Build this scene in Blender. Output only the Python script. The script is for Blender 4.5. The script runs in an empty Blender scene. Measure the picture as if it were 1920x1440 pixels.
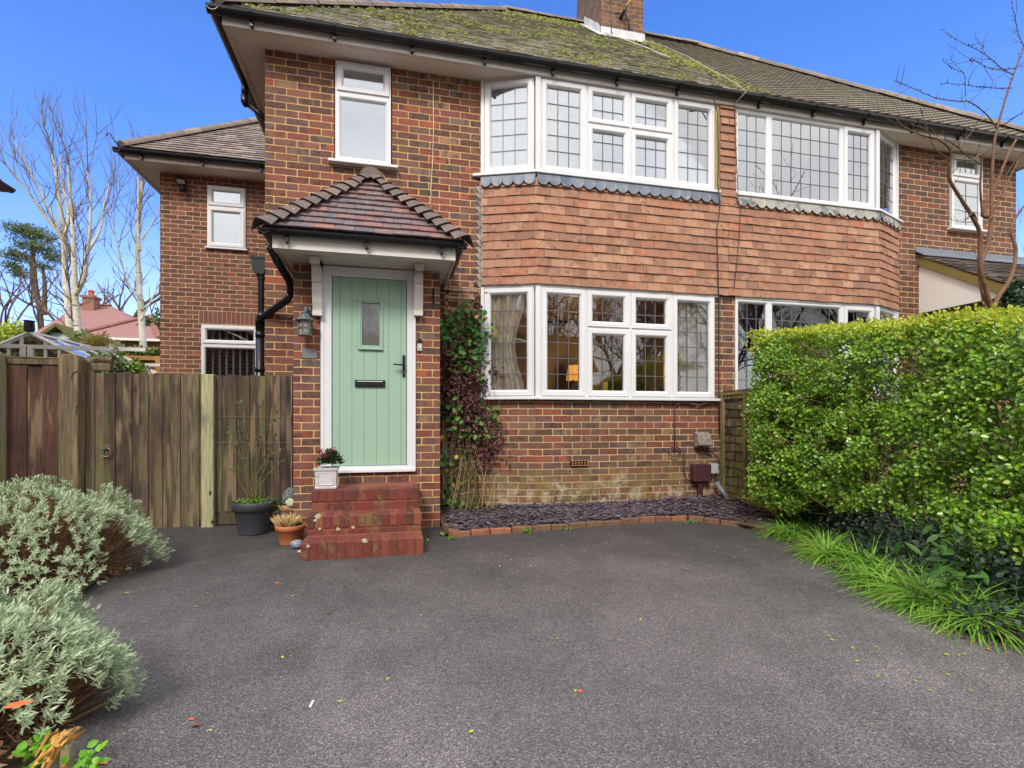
import bpy, math, random
import numpy as np
from mathutils import Vector, Matrix, Quaternion
random.seed(7); RNG = np.random.default_rng(11)
rad = math.radians
scene = bpy.context.scene
COL = scene.collection
TH = rad(13.1); CT, ST = math.cos(TH), math.sin(TH)
H = 1.07; F = 964.0; V0 = 788.0
# survey helpers: where a sight line of the photograph meets the vertical plane Y = const of the facade
def PX(u, Y): return Y*math.tan(math.atan((u-960)/F)+TH)
def PZ(v, X, Y): return H+(V0-v)/F*(Y*CT+X*ST)
def PP(u, v, Y):
    X = PX(u, Y); return Vector((X, Y, PZ(v, X, Y)))
def PG(u, v, z=0.0):          # sight line to the horizontal plane z
    d = (H-z)*F/(v-V0); x = (u-960)/F*d
    return Vector((x*CT+d*ST, -x*ST+d*CT, z))

def tag(o, label=None, cat=None, group=None, kind=None):
    if label: o['label'] = label
    if cat: o['category'] = cat
    if group: o['group'] = group
    if kind: o['kind'] = kind
    return o
def empty(name, loc, label=None, cat=None, group=None, rz=0):
    o = bpy.data.objects.new(name, None); COL.objects.link(o)
    o.location = loc; o.rotation_euler = (0, 0, rz); o.empty_display_size = .1
    return tag(o, label, cat, group)
def copy_tree(o, parent=None):
    c = o.copy(); COL.objects.link(c)
    if parent is not None:
        c.parent = parent
    for ch in list(o.children): copy_tree(ch, c)
    return c

class MB:
    def __init__(s): s.v = []; s.f = []; s.r = []; s.m = []; s.mi = 0; s.xf = None
    def add(s, vs, fs, r=None):
        b = len(s.v)
        if r is None: r = random.random()
        if s.xf is not None: vs = [s.xf @ Vector(p) for p in vs]
        s.v.extend([tuple(p) for p in vs])
        for f in fs: s.f.append(tuple(i+b for i in f)); s.r.append(r); s.m.append(s.mi)
        return s
    def quad(s, a, b, c, d, r=None): return s.add([a, b, c, d], [(0, 1, 2, 3)], r)
    def tri(s, a, b, c, r=None): return s.add([a, b, c], [(0, 1, 2)], r)
    def box(s, x0, x1, y0, y1, z0, z1, r=None):
        return s.add([(x0,y0,z0),(x1,y0,z0),(x1,y1,z0),(x0,y1,z0),(x0,y0,z1),(x1,y0,z1),(x1,y1,z1),(x0,y1,z1)],
            [(0,3,2,1),(4,5,6,7),(0,1,5,4),(1,2,6,5),(2,3,7,6),(3,0,4,7)], r)
    def obox(s, O, a, b, c, r=None):        # corner O and three edge vectors
        O, a, b, c = Vector(O), Vector(a), Vector(b), Vector(c)
        if a.cross(b).dot(c) < 0: a, b = b, a
        return s.add([O, O+a, O+a+b, O+b, O+c, O+a+c, O+a+b+c, O+b+c],
            [(0,3,2,1),(4,5,6,7),(0,1,5,4),(1,2,6,5),(2,3,7,6),(3,0,4,7)], r)
    def prism(s, poly, vec, r=None):        # planar polygon extruded by vec
        vec = Vector(vec); n = len(poly); P = [Vector(p) for p in poly]
        nn = sum(((P[i]-P[0]).cross(P[i+1]-P[0]) for i in range(1, n-1)), Vector())
        if nn.dot(vec) > 0: P = P[::-1]
        return s.add(P+[p+vec for p in P], [tuple(range(n)), tuple(range(2*n-1, n-1, -1))]+[(i, i+n, (i+1) % n+n, (i+1) % n) for i in range(n)], r)
    def tube(s, pts, rs, n=8, r=None, cap=True):
        pts = [Vector(p) for p in pts]
        if not hasattr(rs, '__len__'): rs = [rs]*len(pts)
        vs = []; T0 = (pts[1]-pts[0]).normalized()
        up = Vector((0, 0, 1)) if abs(T0.z) < .9 else Vector((0, 1, 0))
        A = T0.cross(up).normalized()
        for i, p in enumerate(pts):
            T = (pts[min(i+1, len(pts)-1)]-pts[max(i-1, 0)])
            if T.length < 1e-9: T = T0.copy()
            T.normalize()
            A = A-T*A.dot(T)
            if A.length < 1e-6: A = T.orthogonal()
            A.normalize(); B = T.cross(A)
            for k in range(n):
                t = 2*math.pi*k/n; vs.append(p+(A*math.cos(t)+B*math.sin(t))*rs[i])
        fs = []
        for i in range(len(pts)-1):
            for k in range(n):
                a = i*n+k; b = i*n+(k+1) % n; fs.append((a, b, b+n, a+n))
        if cap:
            fs.append(tuple(range(n-1, -1, -1))); fs.append(tuple(range((len(pts)-1)*n, len(pts)*n)))
        return s.add(vs, fs, r)
    def lathe(s, prof, c=(0, 0, 0), n=24, r=None, sq=None):
        vs = []; c = Vector(c)
        for (rr, z) in prof:
            for k in range(n):
                t = 2*math.pi*(k+.5)/n; vs.append(c+Vector((rr*math.cos(t), rr*math.sin(t), z)))
        fs = []
        for i in range(len(prof)-1):
            for k in range(n):
                a = i*n+k; b = i*n+(k+1) % n; fs.append((a, b, b+n, a+n))
        return s.add(vs, fs, r)
    def blob(s, c, rx, ry, rz, seed=0, amp=.15, nu=10, nv=7, r=None):
        rg = random.Random(seed); vs = []; c = Vector(c)
        for i in range(nv+1):
            ph = math.pi*i/nv
            for k in range(nu):
                t = 2*math.pi*k/nu; q = 1+rg.uniform(-amp, amp)
                if i in (0, nv): q = 1
                vs.append(c+Vector((rx*math.sin(ph)*math.cos(t)*q, ry*math.sin(ph)*math.sin(t)*q, rz*math.cos(ph)*q)))
        fs = []
        for i in range(nv):
            for k in range(nu):
                a = i*nu+k; b = i*nu+(k+1) % nu; fs.append((a, a+nu, b+nu, b))
        return s.add(vs, fs, r)
    def build(s, name, mats, parent=None, smooth=False, bevel=0, seg=1, loc=None):
        me = bpy.data.meshes.new(name)
        me.from_pydata(s.v, [], s.f)
        return finish(me, name, mats, parent, smooth, bevel, seg, np.array(s.r, dtype=np.float32), np.array(s.m, dtype=np.int32), loc)

def finish(me, name, mats, parent, smooth, bevel, seg, r, m, loc=None):
    if not isinstance(mats, (list, tuple)): mats = [mats]
    for q in mats: me.materials.append(q)
    nf = len(me.polygons)
    a = me.attributes.new('rnd', 'FLOAT', 'FACE'); a.data.foreach_set('value', r)
    if m is not None: me.polygons.foreach_set('material_index', m)
    me.update()
    nl = len(me.loops)
    co = np.empty(len(me.vertices)*3, np.float32); me.vertices.foreach_get('co', co); co = co.reshape(-1, 3)
    li = np.empty(nl, np.int32); me.loops.foreach_get('vertex_index', li)
    no = np.empty(nf*3, np.float32); me.polygons.foreach_get('normal', no); no = no.reshape(-1, 3)
    lt = np.empty(nf, np.int32); me.polygons.foreach_get('loop_total', lt)
    N = np.repeat(no, lt, axis=0); P = co[li]
    h = np.hypot(N[:, 0], N[:, 1]); flat = h < .35; hh = np.maximum(h, 1e-6)
    tx, ty = -N[:, 1]/hh, N[:, 0]/hh
    u = np.where(flat, P[:, 0], P[:, 0]*tx+P[:, 1]*ty)
    # slope length for sloping faces
    v = np.where(flat, P[:, 1], P[:, 2])
    uv = me.uv_layers.new(name='UVMap'); uv.data.foreach_set('uv', np.stack([u, v], 1).astype(np.float32).ravel())
    if smooth: me.polygons.foreach_set('use_smooth', np.ones(nf, bool))
    o = bpy.data.objects.new(name, me); COL.objects.link(o)
    if parent is not None:
        o.parent = parent
        o.matrix_parent_inverse = Matrix.Identity(4)
        # meshes are modelled in world space; bring them under an empty without moving them
        if parent.type == 'EMPTY':
            o.matrix_local = Matrix.LocRotScale(parent.location, parent.rotation_euler, parent.scale).inverted()
    if loc is not None: o.location = loc
    if bevel:
        b = o.modifiers.new('bevel', 'BEVEL'); b.width = bevel; b.segments = seg; b.limit_method = 'ANGLE'; b.angle_limit = rad(40)
    return o
def bulk(name, V, Fc, r, mats, parent=None, smooth=False, mi=None):
    me = bpy.data.meshes.new(name)
    V = np.asarray(V, np.float32); Fc = np.asarray(Fc, np.int32)
    k = Fc.shape[1]
    me.vertices.add(len(V)); me.vertices.foreach_set('co', V.ravel())
    me.loops.add(Fc.size); me.loops.foreach_set('vertex_index', Fc.ravel())
    me.polygons.add(len(Fc)); me.polygons.foreach_set('loop_start', np.arange(0, Fc.size, k, dtype=np.int32))
    me.polygons.foreach_set('loop_total', np.full(len(Fc), k, np.int32))
    me.update(calc_edges=True)
    return finish(me, name, mats, parent, smooth, 0, 1, np.asarray(r, np.float32), mi)

def unit(a): return a/np.maximum(np.linalg.norm(a, axis=-1, keepdims=True), 1e-9)
def leaves(P, D, N, L, W, fold=.25, droop=0., r=None):
    """arrays of leaf positions, growing directions, normals -> folded oval leaves of two quads"""
    P, D, N = np.asarray(P, float), unit(np.asarray(D, float)), np.asarray(N, float)
    n = len(P); L = np.broadcast_to(L, n)[:, None]; W = np.broadcast_to(W, n)[:, None]
    S = unit(np.cross(D, N)); N = unit(np.cross(S, D))
    a = P; t = P+D*L-N*L*droop
    l1 = P+D*L*.3-S*W*.5+N*W*fold; l2 = P+D*L*.68-S*W*.45+N*W*fold-N*L*droop*.4
    r1 = P+D*L*.3+S*W*.5+N*W*fold; r2 = P+D*L*.68+S*W*.45+N*W*fold-N*L*droop*.4
    V = np.stack([a, l1, l2, t, r2, r1], 1).reshape(-1, 3)
    b = (np.arange(n)*6)[:, None]
    Fc = np.concatenate([b+np.array([[0, 3, 2, 1]]), b+np.array([[0, 5, 4, 3]])], 1).reshape(-1, 4)
    if r is None: r = RNG.random(n)
    return V, Fc, np.repeat(r, 2)
def blades(P, D, N, L, W, bend=.3, r=None, seg=3):
    """narrow tapering strips bending away from N"""
    P, D, N = np.asarray(P, float), unit(np.asarray(D, float)), np.asarray(N, float)
    n = len(P); L = np.broadcast_to(L, n)[:, None]; W = np.broadcast_to(W, n)[:, None]; bend = np.broadcast_to(bend, n)[:, None]
    S = unit(np.cross(D, N)); N = unit(np.cross(S, D)); rows = []
    prof = [1., 1., .75, .08] if seg == 3 else [.7, 1., .1]
    for i in range(seg+1):
        q = i/seg; c = P+D*L*(q-bend*.35*q*q)-N*L*bend*q*q
        w = W*.5*prof[i]
        rows += [c-S*w, c+S*w]
    V = np.stack(rows, 1).reshape(-1, 3); k = 2*(seg+1)
    b = (np.arange(n)*k)[:, None]
    Fc = np.concatenate([b+np.array([[2*i, 2*i+1, 2*i+3, 2*i+2]]) for i in range(seg)], 1).reshape(-1, 4)
    if r is None: r = RNG.random(n)
    return V, Fc, np.repeat(r, seg)
def join(parts):
    V = []; Fc = []; r = []; m = []; b = 0
    for i, (v, f, q) in enumerate(parts):
        V.append(v); Fc.append(f+b); r.append(q); m.append(np.full(len(f), i, np.int32)); b += len(v)
    return np.concatenate(V), np.concatenate(Fc), np.concatenate(r), np.concatenate(m)

# ------------------------------------------------------------------ materials
def lin(c):
    return tuple(((x/255)/12.92 if x/255 <= .04045 else ((x/255+.055)/1.055)**2.4) for x in c)
class NT:
    def __init__(s, name):
        s.mat = bpy.data.materials.new(name); s.mat.use_nodes = True; s.t = s.mat.node_tree
        for n in list(s.t.nodes): s.t.nodes.remove(n)
        s.out = s.t.nodes.new('ShaderNodeOutputMaterial'); s.b = s.t.nodes.new('ShaderNodeBsdfPrincipled')
        s.t.links.new(s.b.outputs[0], s.out.inputs[0])
    def n(s, typ, **k):
        x = s.t.nodes.new('ShaderNode'+typ)
        for a, v in k.items(): setattr(x, a, v)
        return x
    def L(s, a, b): s.t.links.new(a, b)
    def put(s, sock, v):
        if hasattr(v, 'is_linked') or hasattr(v, 'links'): s.L(v, sock)
        else: sock.default_value = v
    def math(s, op, a, b=None, c=None, clamp=False):
        x = s.n('Math', operation=op, use_clamp=clamp)
        for i, q in enumerate((a, b, c)):
            if q is not None: s.put(x.inputs[i], q)
        return x.outputs[0]
    def attr(s, name='rnd'): return s.n('Attribute', attribute_name=name).outputs['Fac']
    def uv(s): return s.n('UVMap').outputs[0]
    def obj(s): return s.n('TexCoord').outputs['Object']
    def noise(s, vec, scale, detail=4, rough=.55, dim='3D', w=None, dist=0):
        x = s.n('TexNoise'); x.inputs['Scale'].default_value = scale; x.inputs['Detail'].default_value = detail
        x.inputs['Roughness'].default_value = rough; x.inputs['Distortion'].default_value = dist
        if vec is not None: s.L(vec, x.inputs['Vector'])
        return x.outputs['Fac']
    def scale(s, vec, sc, loc=(0, 0, 0)):
        x = s.n('Mapping'); x.inputs['Scale'].default_value = sc; x.inputs['Location'].default_value = loc
        s.L(vec, x.inputs['Vector']); return x.outputs[0]
    def ramp(s, fac, stops, interp='LINEAR'):
        x = s.n('ValToRGB'); cr = x.color_ramp; cr.interpolation = interp
        while len(cr.elements) > 1: cr.elements.remove(cr.elements[-1])
        for i, (p, c) in enumerate(stops):
            e = cr.elements[0] if i == 0 else cr.elements.new(p)
            e.position = p; e.color = (*c[:3], 1) if hasattr(c, '__len__') else (c, c, c, 1)
        s.put(x.inputs[0], fac); return x.outputs[0]
    def mix(s, fac, a, b, mode='MIX'):
        x = s.n('Mix', data_type='RGBA', blend_type=mode)
        s.put(x.inputs[0], fac)
        for i, q in ((6, a), (7, b)):
            if hasattr(q, '__len__') : x.inputs[i].default_value = (*q[:3], 1)
            else: s.put(x.inputs[i], q)
        return x.outputs[2]
    def mr(s, v, a, b, c=0., d=1., smooth=False):
        x = s.n('MapRange'); 
        if smooth: x.interpolation_type = 'SMOOTHSTEP'
        s.put(x.inputs[0], v)
        for i, q in enumerate((a, b, c, d)): x.inputs[i+1].default_value = q
        return x.outputs[0]
    def bump(s, h, strength=.5, dist=.01):
        x = s.n('Bump'); x.inputs['Strength'].default_value = strength; x.inputs['Distance'].default_value = dist
        s.L(h, x.inputs['Height']); s.L(x.outputs[0], s.b.inputs['Normal'])
    def base(s, c): s.put(s.b.inputs['Base Color'], c if not isinstance(c, tuple) else (*c[:3], 1))
    def rough(s, v): s.put(s.b.inputs['Roughness'], v)

def surf(name, cols, rough=.6, var=.25, nscale=6, bump=.0, bscale=60, stretch=None, metal=0, spec=.5, coord='obj', dirt=None, transl=0, use_rnd=True):
    """general material: colours chosen by the face's own random value, broken up by noise"""
    t = NT(name); vec = t.obj() if coord == 'obj' else t.uv()
    if stretch: vec = t.scale(vec, stretch)
    nz = t.noise(vec, nscale, 5, .6)
    cols = [lin(c) for c in cols]
    if len(cols) == 1: c = t.mix(0., cols[0], cols[0])
    else:
        f = t.attr() if use_rnd else t.mr(nz, .3, .7)
        if use_rnd: f = t.math('ADD', f, t.math('MULTIPLY', t.math('SUBTRACT', nz, .5), .35), clamp=True)
        c = t.ramp(f, [(i/(len(cols)-1), q) for i, q in enumerate(cols)])
    f2 = t.mr(nz, .25, .75, 1-var, 1+var)
    c = t.mix(1., c, t.ramp(f2, [(0, 0.), (1, 1.)]), 'MULTIPLY') if False else vmul(t, c, f2)
    if dirt:                      # (colour, threshold, scale)
        dn = t.noise(t.obj(), dirt[2], 6, .65); c = t.mix(t.mr(dn, dirt[1], dirt[1]+.1), c, lin(dirt[0]))
    t.base(c); t.rough(rough); t.b.inputs['Metallic'].default_value = metal
    t.b.inputs['Specular IOR Level'].default_value = spec
    if bump: t.bump(t.noise(vec, bscale, 4, .6), bump, .01)
    if transl:
        tr = t.n('BsdfTranslucent'); t.L(c, tr.inputs[0]); ms = t.n('MixShader'); ms.inputs[0].default_value = transl
        t.L(t.b.outputs[0], ms.inputs[1]); t.L(tr.outputs[0], ms.inputs[2]); t.L(ms.outputs[0], t.out.inputs[0])
    return t.mat
def vmul(t, c, f):
    x = t.n('VectorMath', operation='SCALE'); t.L(c, x.inputs[0]); t.put(x.inputs['Scale'], f); return x.outputs[0]

def brick(name, L=.225, Hh=.075, pal=None, mortar=(214, 176, 120), mw=.0115, stain=0, off=(0, 0), grime=0):
    t = NT(name); uv = t.uv(); sp = t.n('SeparateXYZ')
    wn = t.n('TexNoise'); wn.inputs['Scale'].default_value = 22; wn.inputs['Detail'].default_value = 2; t.L(uv, wn.inputs['Vector'])
    w1 = t.n('VectorMath', operation='SUBTRACT'); t.L(wn.outputs['Color'], w1.inputs[0]); w1.inputs[1].default_value = (.5, .5, .5)
    w2 = t.n('VectorMath', operation='SCALE'); t.L(w1.outputs[0], w2.inputs[0]); w2.inputs['Scale'].default_value = .009
    w3 = t.n('VectorMath', operation='ADD'); t.L(uv, w3.inputs[0]); t.L(w2.outputs[0], w3.inputs[1])
    t.L(w3.outputs[0], sp.inputs[0])
    u = t.math('ADD', sp.outputs[0], 50+off[0]); v = t.math('ADD', sp.outputs[1], 10*Hh+off[1])
    vr = t.math('DIVIDE', v, Hh); row = t.math('FLOOR', vr)
    rj = t.n('TexWhiteNoise', noise_dimensions='1D'); t.L(row, rj.inputs['W'])
    half = t.math('MULTIPLY', t.math('MODULO', row, 2.), .5)
    ur = t.math('ADD', t.math('DIVIDE', u, L), t.math('ADD', half, t.math('MULTIPLY', rj.outputs['Value'], .06)))
    col = t.math('FLOOR', ur)
    fu = t.math('MULTIPLY', t.math('FRACT', ur), L); fv = t.math('MULTIPLY', t.math('FRACT', vr), Hh)
    du = t.math('MINIMUM', fu, t.math('SUBTRACT', L, fu)); dv = t.math('MINIMUM', fv, t.math('SUBTRACT', Hh, fv))
    d = t.n('Math', operation='SMOOTH_MIN'); t.L(du, d.inputs[0]); t.L(dv, d.inputs[1]); d.inputs[2].default_value = .016
    d = d.outputs[0]
    mask = t.mr(d, mw*.5-.0022, mw*.5+.0012, 0, 1, True)
    cv = t.n('CombineXYZ'); t.L(col, cv.inputs[0]); t.L(row, cv.inputs[1])
    wn2 = t.n('TexWhiteNoise', noise_dimensions='2D'); t.L(cv.outputs[0], wn2.inputs['Vector'])
    sc = t.n('SeparateColor'); t.L(wn2.outputs['Color'], sc.inputs[0])
    pal = [lin(c) for c in pal]; n = len(pal)
    base = t.ramp(wn2.outputs['Value'], [(i/n, c) for i, c in enumerate(pal)], 'CONSTANT')
    # each brick its own patch of the noises
    cs = t.n('VectorMath', operation='SCALE'); t.L(cv.outputs[0], cs.inputs[0]); cs.inputs['Scale'].default_value = 3.7
    bv = t.n('VectorMath', operation='ADD'); t.L(uv, bv.inputs[0]); t.L(cs.outputs[0], bv.inputs[1])
    big = t.noise(t.scale(bv.outputs[0], (1, .6, 1)), 11, 2, .5)
    burn = t.math('MULTIPLY', t.mr(big, .46, .62), t.mr(sc.outputs[0], .3, .8, .15, .9))
    c = t.mix(burn, base, lin((68, 56, 58)))
    fine = t.noise(uv, 130, 3, .7)
    c = vmul(t, c, t.mr(fine, .25, .75, .8, 1.4))
    spots = t.noise(bv.outputs[0], 36, 2, .5)
    c = t.mix(t.math('MULTIPLY', t.mr(spots, .66, .72), .75), c, lin((48, 42, 48)))
    c = vmul(t, c, t.mr(sc.outputs[1], 0, 1, .62, 1.24))
    c = t.mix(t.math('MULTIPLY', t.mr(t.noise(bv.outputs[0], 24, 3, .6), .4, .65), .5), c, lin((124, 98, 92)))
    lich = t.noise(uv, 19, 5, .7)
    c = t.mix(t.math('MULTIPLY', t.mr(lich, .66, .74), .35), c, lin((165, 150, 125)))
    mo = t.mix(t.mr(t.noise(uv, 3, 4, .6), .35, .65), lin(mortar), lin(tuple(int(q*.86) for q in mortar)))
    mo = vmul(t, mo, t.mr(t.noise(uv, 90, 3, .7), .25, .75, .8, 1.15))
    c = t.mix(mask, mo, c)
    if grime:
        g = t.noise(t.obj(), 1.3, 5, .6); c = t.mix(t.math('MULTIPLY', t.mr(g, .45, .7), grime), c, lin((92, 84, 60)))
    if stain:
        ob = t.n('SeparateXYZ'); t.L(t.n('NewGeometry').outputs['Position'], ob.inputs[0])
        gn = t.noise(t.obj(), 2.2, 5, .65)
        z1 = t.math('ADD', ob.outputs[2], t.math('MULTIPLY', t.math('SUBTRACT', gn, .5), .9))
        gm = t.math('MULTIPLY', t.mr(z1, .62, .45), t.mr(t.noise(t.obj(), 7, 4, .6), .42, .62))
        c = t.mix(t.math('MULTIPLY', gm, .5), c, lin((128, 118, 62)))
        wm = t.math('MULTIPLY', t.mr(z1, .42, .25), t.mr(t.noise(t.obj(), 9, 6, .7), .47, .6))
        c = t.mix(t.math('MULTIPLY', wm, .6), c, lin((190, 180, 158)))
    t.base(c); t.rough(t.mr(fine, .2, .8, .72, .95)); t.b.inputs['Specular IOR Level'].default_value = .3
    t.bump(t.math('ADD', t.math('MULTIPLY', mask, 1.), t.math('MULTIPLY', t.noise(uv, 70, 4, .7), .55)), .75, .006)
    return t.mat

def glass(name, refl=.16, tint=(.75, .78, .8)):
    t = NT(name); t.t.nodes.remove(t.b)
    fr = t.n('Fresnel'); fr.inputs[0].default_value = 1.52
    gl = t.n('BsdfGlossy'); gl.inputs['Roughness'].default_value = .015; gl.inputs[0].default_value = (.95, .97, 1, 1)
    tr = t.n('BsdfTransparent'); tr.inputs[0].default_value = (*tint, 1)
    nz = t.noise(t.obj(), 1.7, 2, .5); bp = t.n('Bump'); bp.inputs['Strength'].default_value = .06; bp.inputs['Distance'].default_value = .02
    t.L(nz, bp.inputs['Height']); t.L(bp.outputs[0], gl.inputs['Normal'])
    ms = t.n('MixShader'); t.L(t.math('ADD', t.math('MULTIPLY', fr.outputs[0], 1.25), refl, clamp=True), ms.inputs[0])
    t.L(tr.outputs[0], ms.inputs[1]); t.L(gl.outputs[0], ms.inputs[2]); t.L(ms.outputs[0], t.out.inputs[0])
    return t.mat
SKY_STR, CLOUD_STR, SUN_STR, EXPO = .15, 1.15, 1.6, 0.85
PAL_OLD = [(126,72,58),(110,71,59),(132,72,54),(99,69,61),(123,72,62),(104,77,62),(130,69,56),(95,67,61),(119,84,67),(128,77,64),(108,69,56),(136,69,51),(119,76,59),(89,65,59),(130,83,64),(113,74,64),(102,72,59),(121,69,58),(138,107,80),(110,93,80),(149,76,50),(97,79,72)]
PAL_FAR = [(124,74,57),(117,70,57),(105,69,59),(130,77,59),(100,67,57),(120,69,56),(132,72,54),(111,70,59)]
M = {}
M['brick'] = brick('old multi stock brick', pal=PAL_OLD, mortar=(216,176,118))
M['brick_bay'] = brick('bay plinth brick', pal=PAL_OLD, mortar=(206,180,128), stain=1, grime=.25)
M['brick_wing'] = brick('newer brick', L=.207, Hh=.0695, pal=PAL_FAR, mortar=(200,172,130), mw=.012)
M['brick_right'] = brick('neighbour brick', pal=[(117,72,56),(100,67,57),(128,70,52),(91,63,59),(110,69,57),(121,81,64),(86,62,57)], mortar=(206,174,124), off=(.07, 0))
M['chim'] = brick('chimney brick', pal=[(112,84,70),(98,78,68),(124,86,66),(90,74,66)], mortar=(168,134,84), grime=.6)
M['white'] = surf('white upvc', [(216,217,220)], rough=.38, var=.05, nscale=2, dirt=((196,194,188), .66, 5))
M['white2'] = surf('white painted timber', [(208,202,194),(214,208,202)], rough=.5, var=.08, dirt=((150,140,122), .66, 9), bump=.05)
M['soffit'] = surf('soffit board', [(228,216,208),(234,224,216)], rough=.7, var=.05, nscale=3, dirt=((170,150,140), .62, 5))
M['black'] = surf('black gutter plastic', [(22,24,28)], rough=.3, var=.2, nscale=14)
M['lead'] = surf('lead sheet', [(98,108,124),(118,124,134),(80,92,112)], rough=.5, var=.3, nscale=8, dirt=((165,165,165), .62, 14), bump=.2)
M['lead2'] = surf('mortared lead sheet', [(150,148,142),(166,160,150)], rough=.7, var=.2, nscale=10, dirt=((96,100,106), .5, 9), bump=.3)
M['leadcame'] = surf('lead came', [(92,94,100)], rough=.45, var=.1)
M['hung'] = surf('hung clay tile', [(167,121,95),(156,110,86),(175,132,106),(148,108,90),(179,138,111),(162,117,93),(139,104,88),(173,115,88)], rough=.9, var=.2, nscale=13, bump=.35, bscale=90, dirt=((112,84,74), .58, 15))
M['roof'] = surf('weathered roof tile', [(134,130,121),(152,147,133),(118,114,108),(166,159,140),(140,134,121)], rough=.9, var=.3, nscale=16, bump=.4, dirt=((112,116,62), .50, 11))
M['roof_clean'] = surf('grey roof tile', [(128,116,110),(112,102,98),(140,128,120),(152,140,130)], rough=.85, var=.25, nscale=12, bump=.3, dirt=((120,118,70), .64, 6))
M['inter'] = surf('interlocking roof tile', [(124,114,104),(136,126,114),(112,104,96),(130,120,108)], rough=.9, var=.25, nscale=14, bump=.4, dirt=((126,126,80), .54, 9))
M['ridge'] = surf('ridge tile', [(132,118,108),(112,102,96),(146,132,118)], rough=.85, var=.25, nscale=9, bump=.3, dirt=((118,120,64), .6, 7))
M['ptile'] = surf('porch clay tile', [(98,96,106),(120,98,98),(88,92,104),(136,102,98),(108,98,102),(152,106,94),(94,92,98),(128,106,102),(138,92,88),(104,100,106),(114,102,104)], rough=.6, var=.25, nscale=14, bump=.3, dirt=((190,180,168), .69, 26))
M['bonnet'] = surf('bonnet tile', [(112,94,90),(98,88,86),(126,106,98)], rough=.75, var=.25, nscale=14, bump=.3, dirt=((200,190,172), .66, 22))
M['moss_and_shade'] = surf('mossy edge and gap shade', [(48,42,32),(62,56,36)], rough=.95, var=.3, bump=.4)  # mossy edges; also the painted shade in board gaps and air brick slots
M['moss'] = surf('moss', [(84,96,36),(116,120,48),(72,82,36),(134,132,70),(108,104,56),(60,66,34)], rough=1, var=.35, nscale=40, bump=.5)
M['pane'] = glass('window glass', .012, (.93, .94, .93))
M['pane_up'] = glass('upper window glass', .30)
M['frost'] = surf('obscured pane', [(205,214,220)], rough=.12, var=.03, spec=.8)
M['blind'] = surf('roller blind', [(214,220,224)], rough=.6, var=.03)
M['door'] = surf('sage green door', [(150,180,160)], rough=.42, var=.03, coord='obj', stretch=(60, 60, 3), bump=.12, bscale=8)
M['doorpane'] = surf('textured pane', [(128,132,130)], rough=.06, var=.12, nscale=5, spec=1.0, metal=.55, bump=.12, bscale=16)
M['iron'] = surf('black iron', [(20,20,22)], rough=.4, var=.1)
M['chrome'] = surf('chrome', [(190,190,190)], rough=.2, metal=1)
M['verdigris'] = surf('aged lantern metal', [(112,122,124),(70,80,84),(150,158,156)], rough=.55, var=.35, nscale=50, use_rnd=False)
M['lanternglass'] = surf('lantern glass', [(150,140,122)], rough=.15, var=.35, nscale=50)
M['slateplate'] = surf('grey plate', [(112,116,120)], rough=.35, var=.04)
M['curtain'] = surf('cream curtain', [(240,234,220)], rough=.9, var=.06, transl=.15)
M['voile'] = surf('voile', [(225,226,230)], rough=.9, var=.05, transl=.3)
M['roomwall'] = surf('room wall', [(96,92,84)], rough=.9, var=.1)
M['roomdark'] = surf('dark furniture', [(40,30,28)], rough=.5, var=.3)
M['floorw'] = surf('room floor', [(84,62,44)], rough=.6, var=.2)
M['cream'] = surf('cream render', [(238,234,228)], rough=.8, var=.03, nscale=3, dirt=((216,208,196), .66, 4))
M['mossboard'] = surf('mossy bargeboard', [(146,128,66),(112,104,62)], rough=.9, var=.35, nscale=14, use_rnd=False, bump=.4)
M['redtile'] = surf('red clay tile', [(168,72,52),(150,62,46)], rough=.8, var=.2)
M['stepbrick'] = surf('red step brick', [(119,52,45),(102,45,41),(126,67,50),(91,43,40),(133,83,58),(111,48,45),(81,48,40),(123,57,43)], rough=.75, var=.3, nscale=26, bump=.35, dirt=((112,98,58), .56, 6))
M['mortar'] = surf('mortar', [(176,150,112)], rough=.95, var=.2, nscale=30)
M['mortar_red'] = surf('stained mortar', [(128,76,56)], rough=.95, var=.25, nscale=30)
M['ribbon'] = surf('new timber trim', [(176,156,98)], rough=.7, var=.2, nscale=20)

D = 5.70; BY = 5.48; SOF = 4.88
XL, XR = -1.27, 8.96
XC = 3.94; XM = 3.86; W1X = 1.545; SA, SB = PX(1345, BY), PX(1377, BY)
W0, W1 = (.976, D), (W1X, BY)
W2, W3 = (2*XM-W1X, BY), (2*XM-.976, D)

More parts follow.
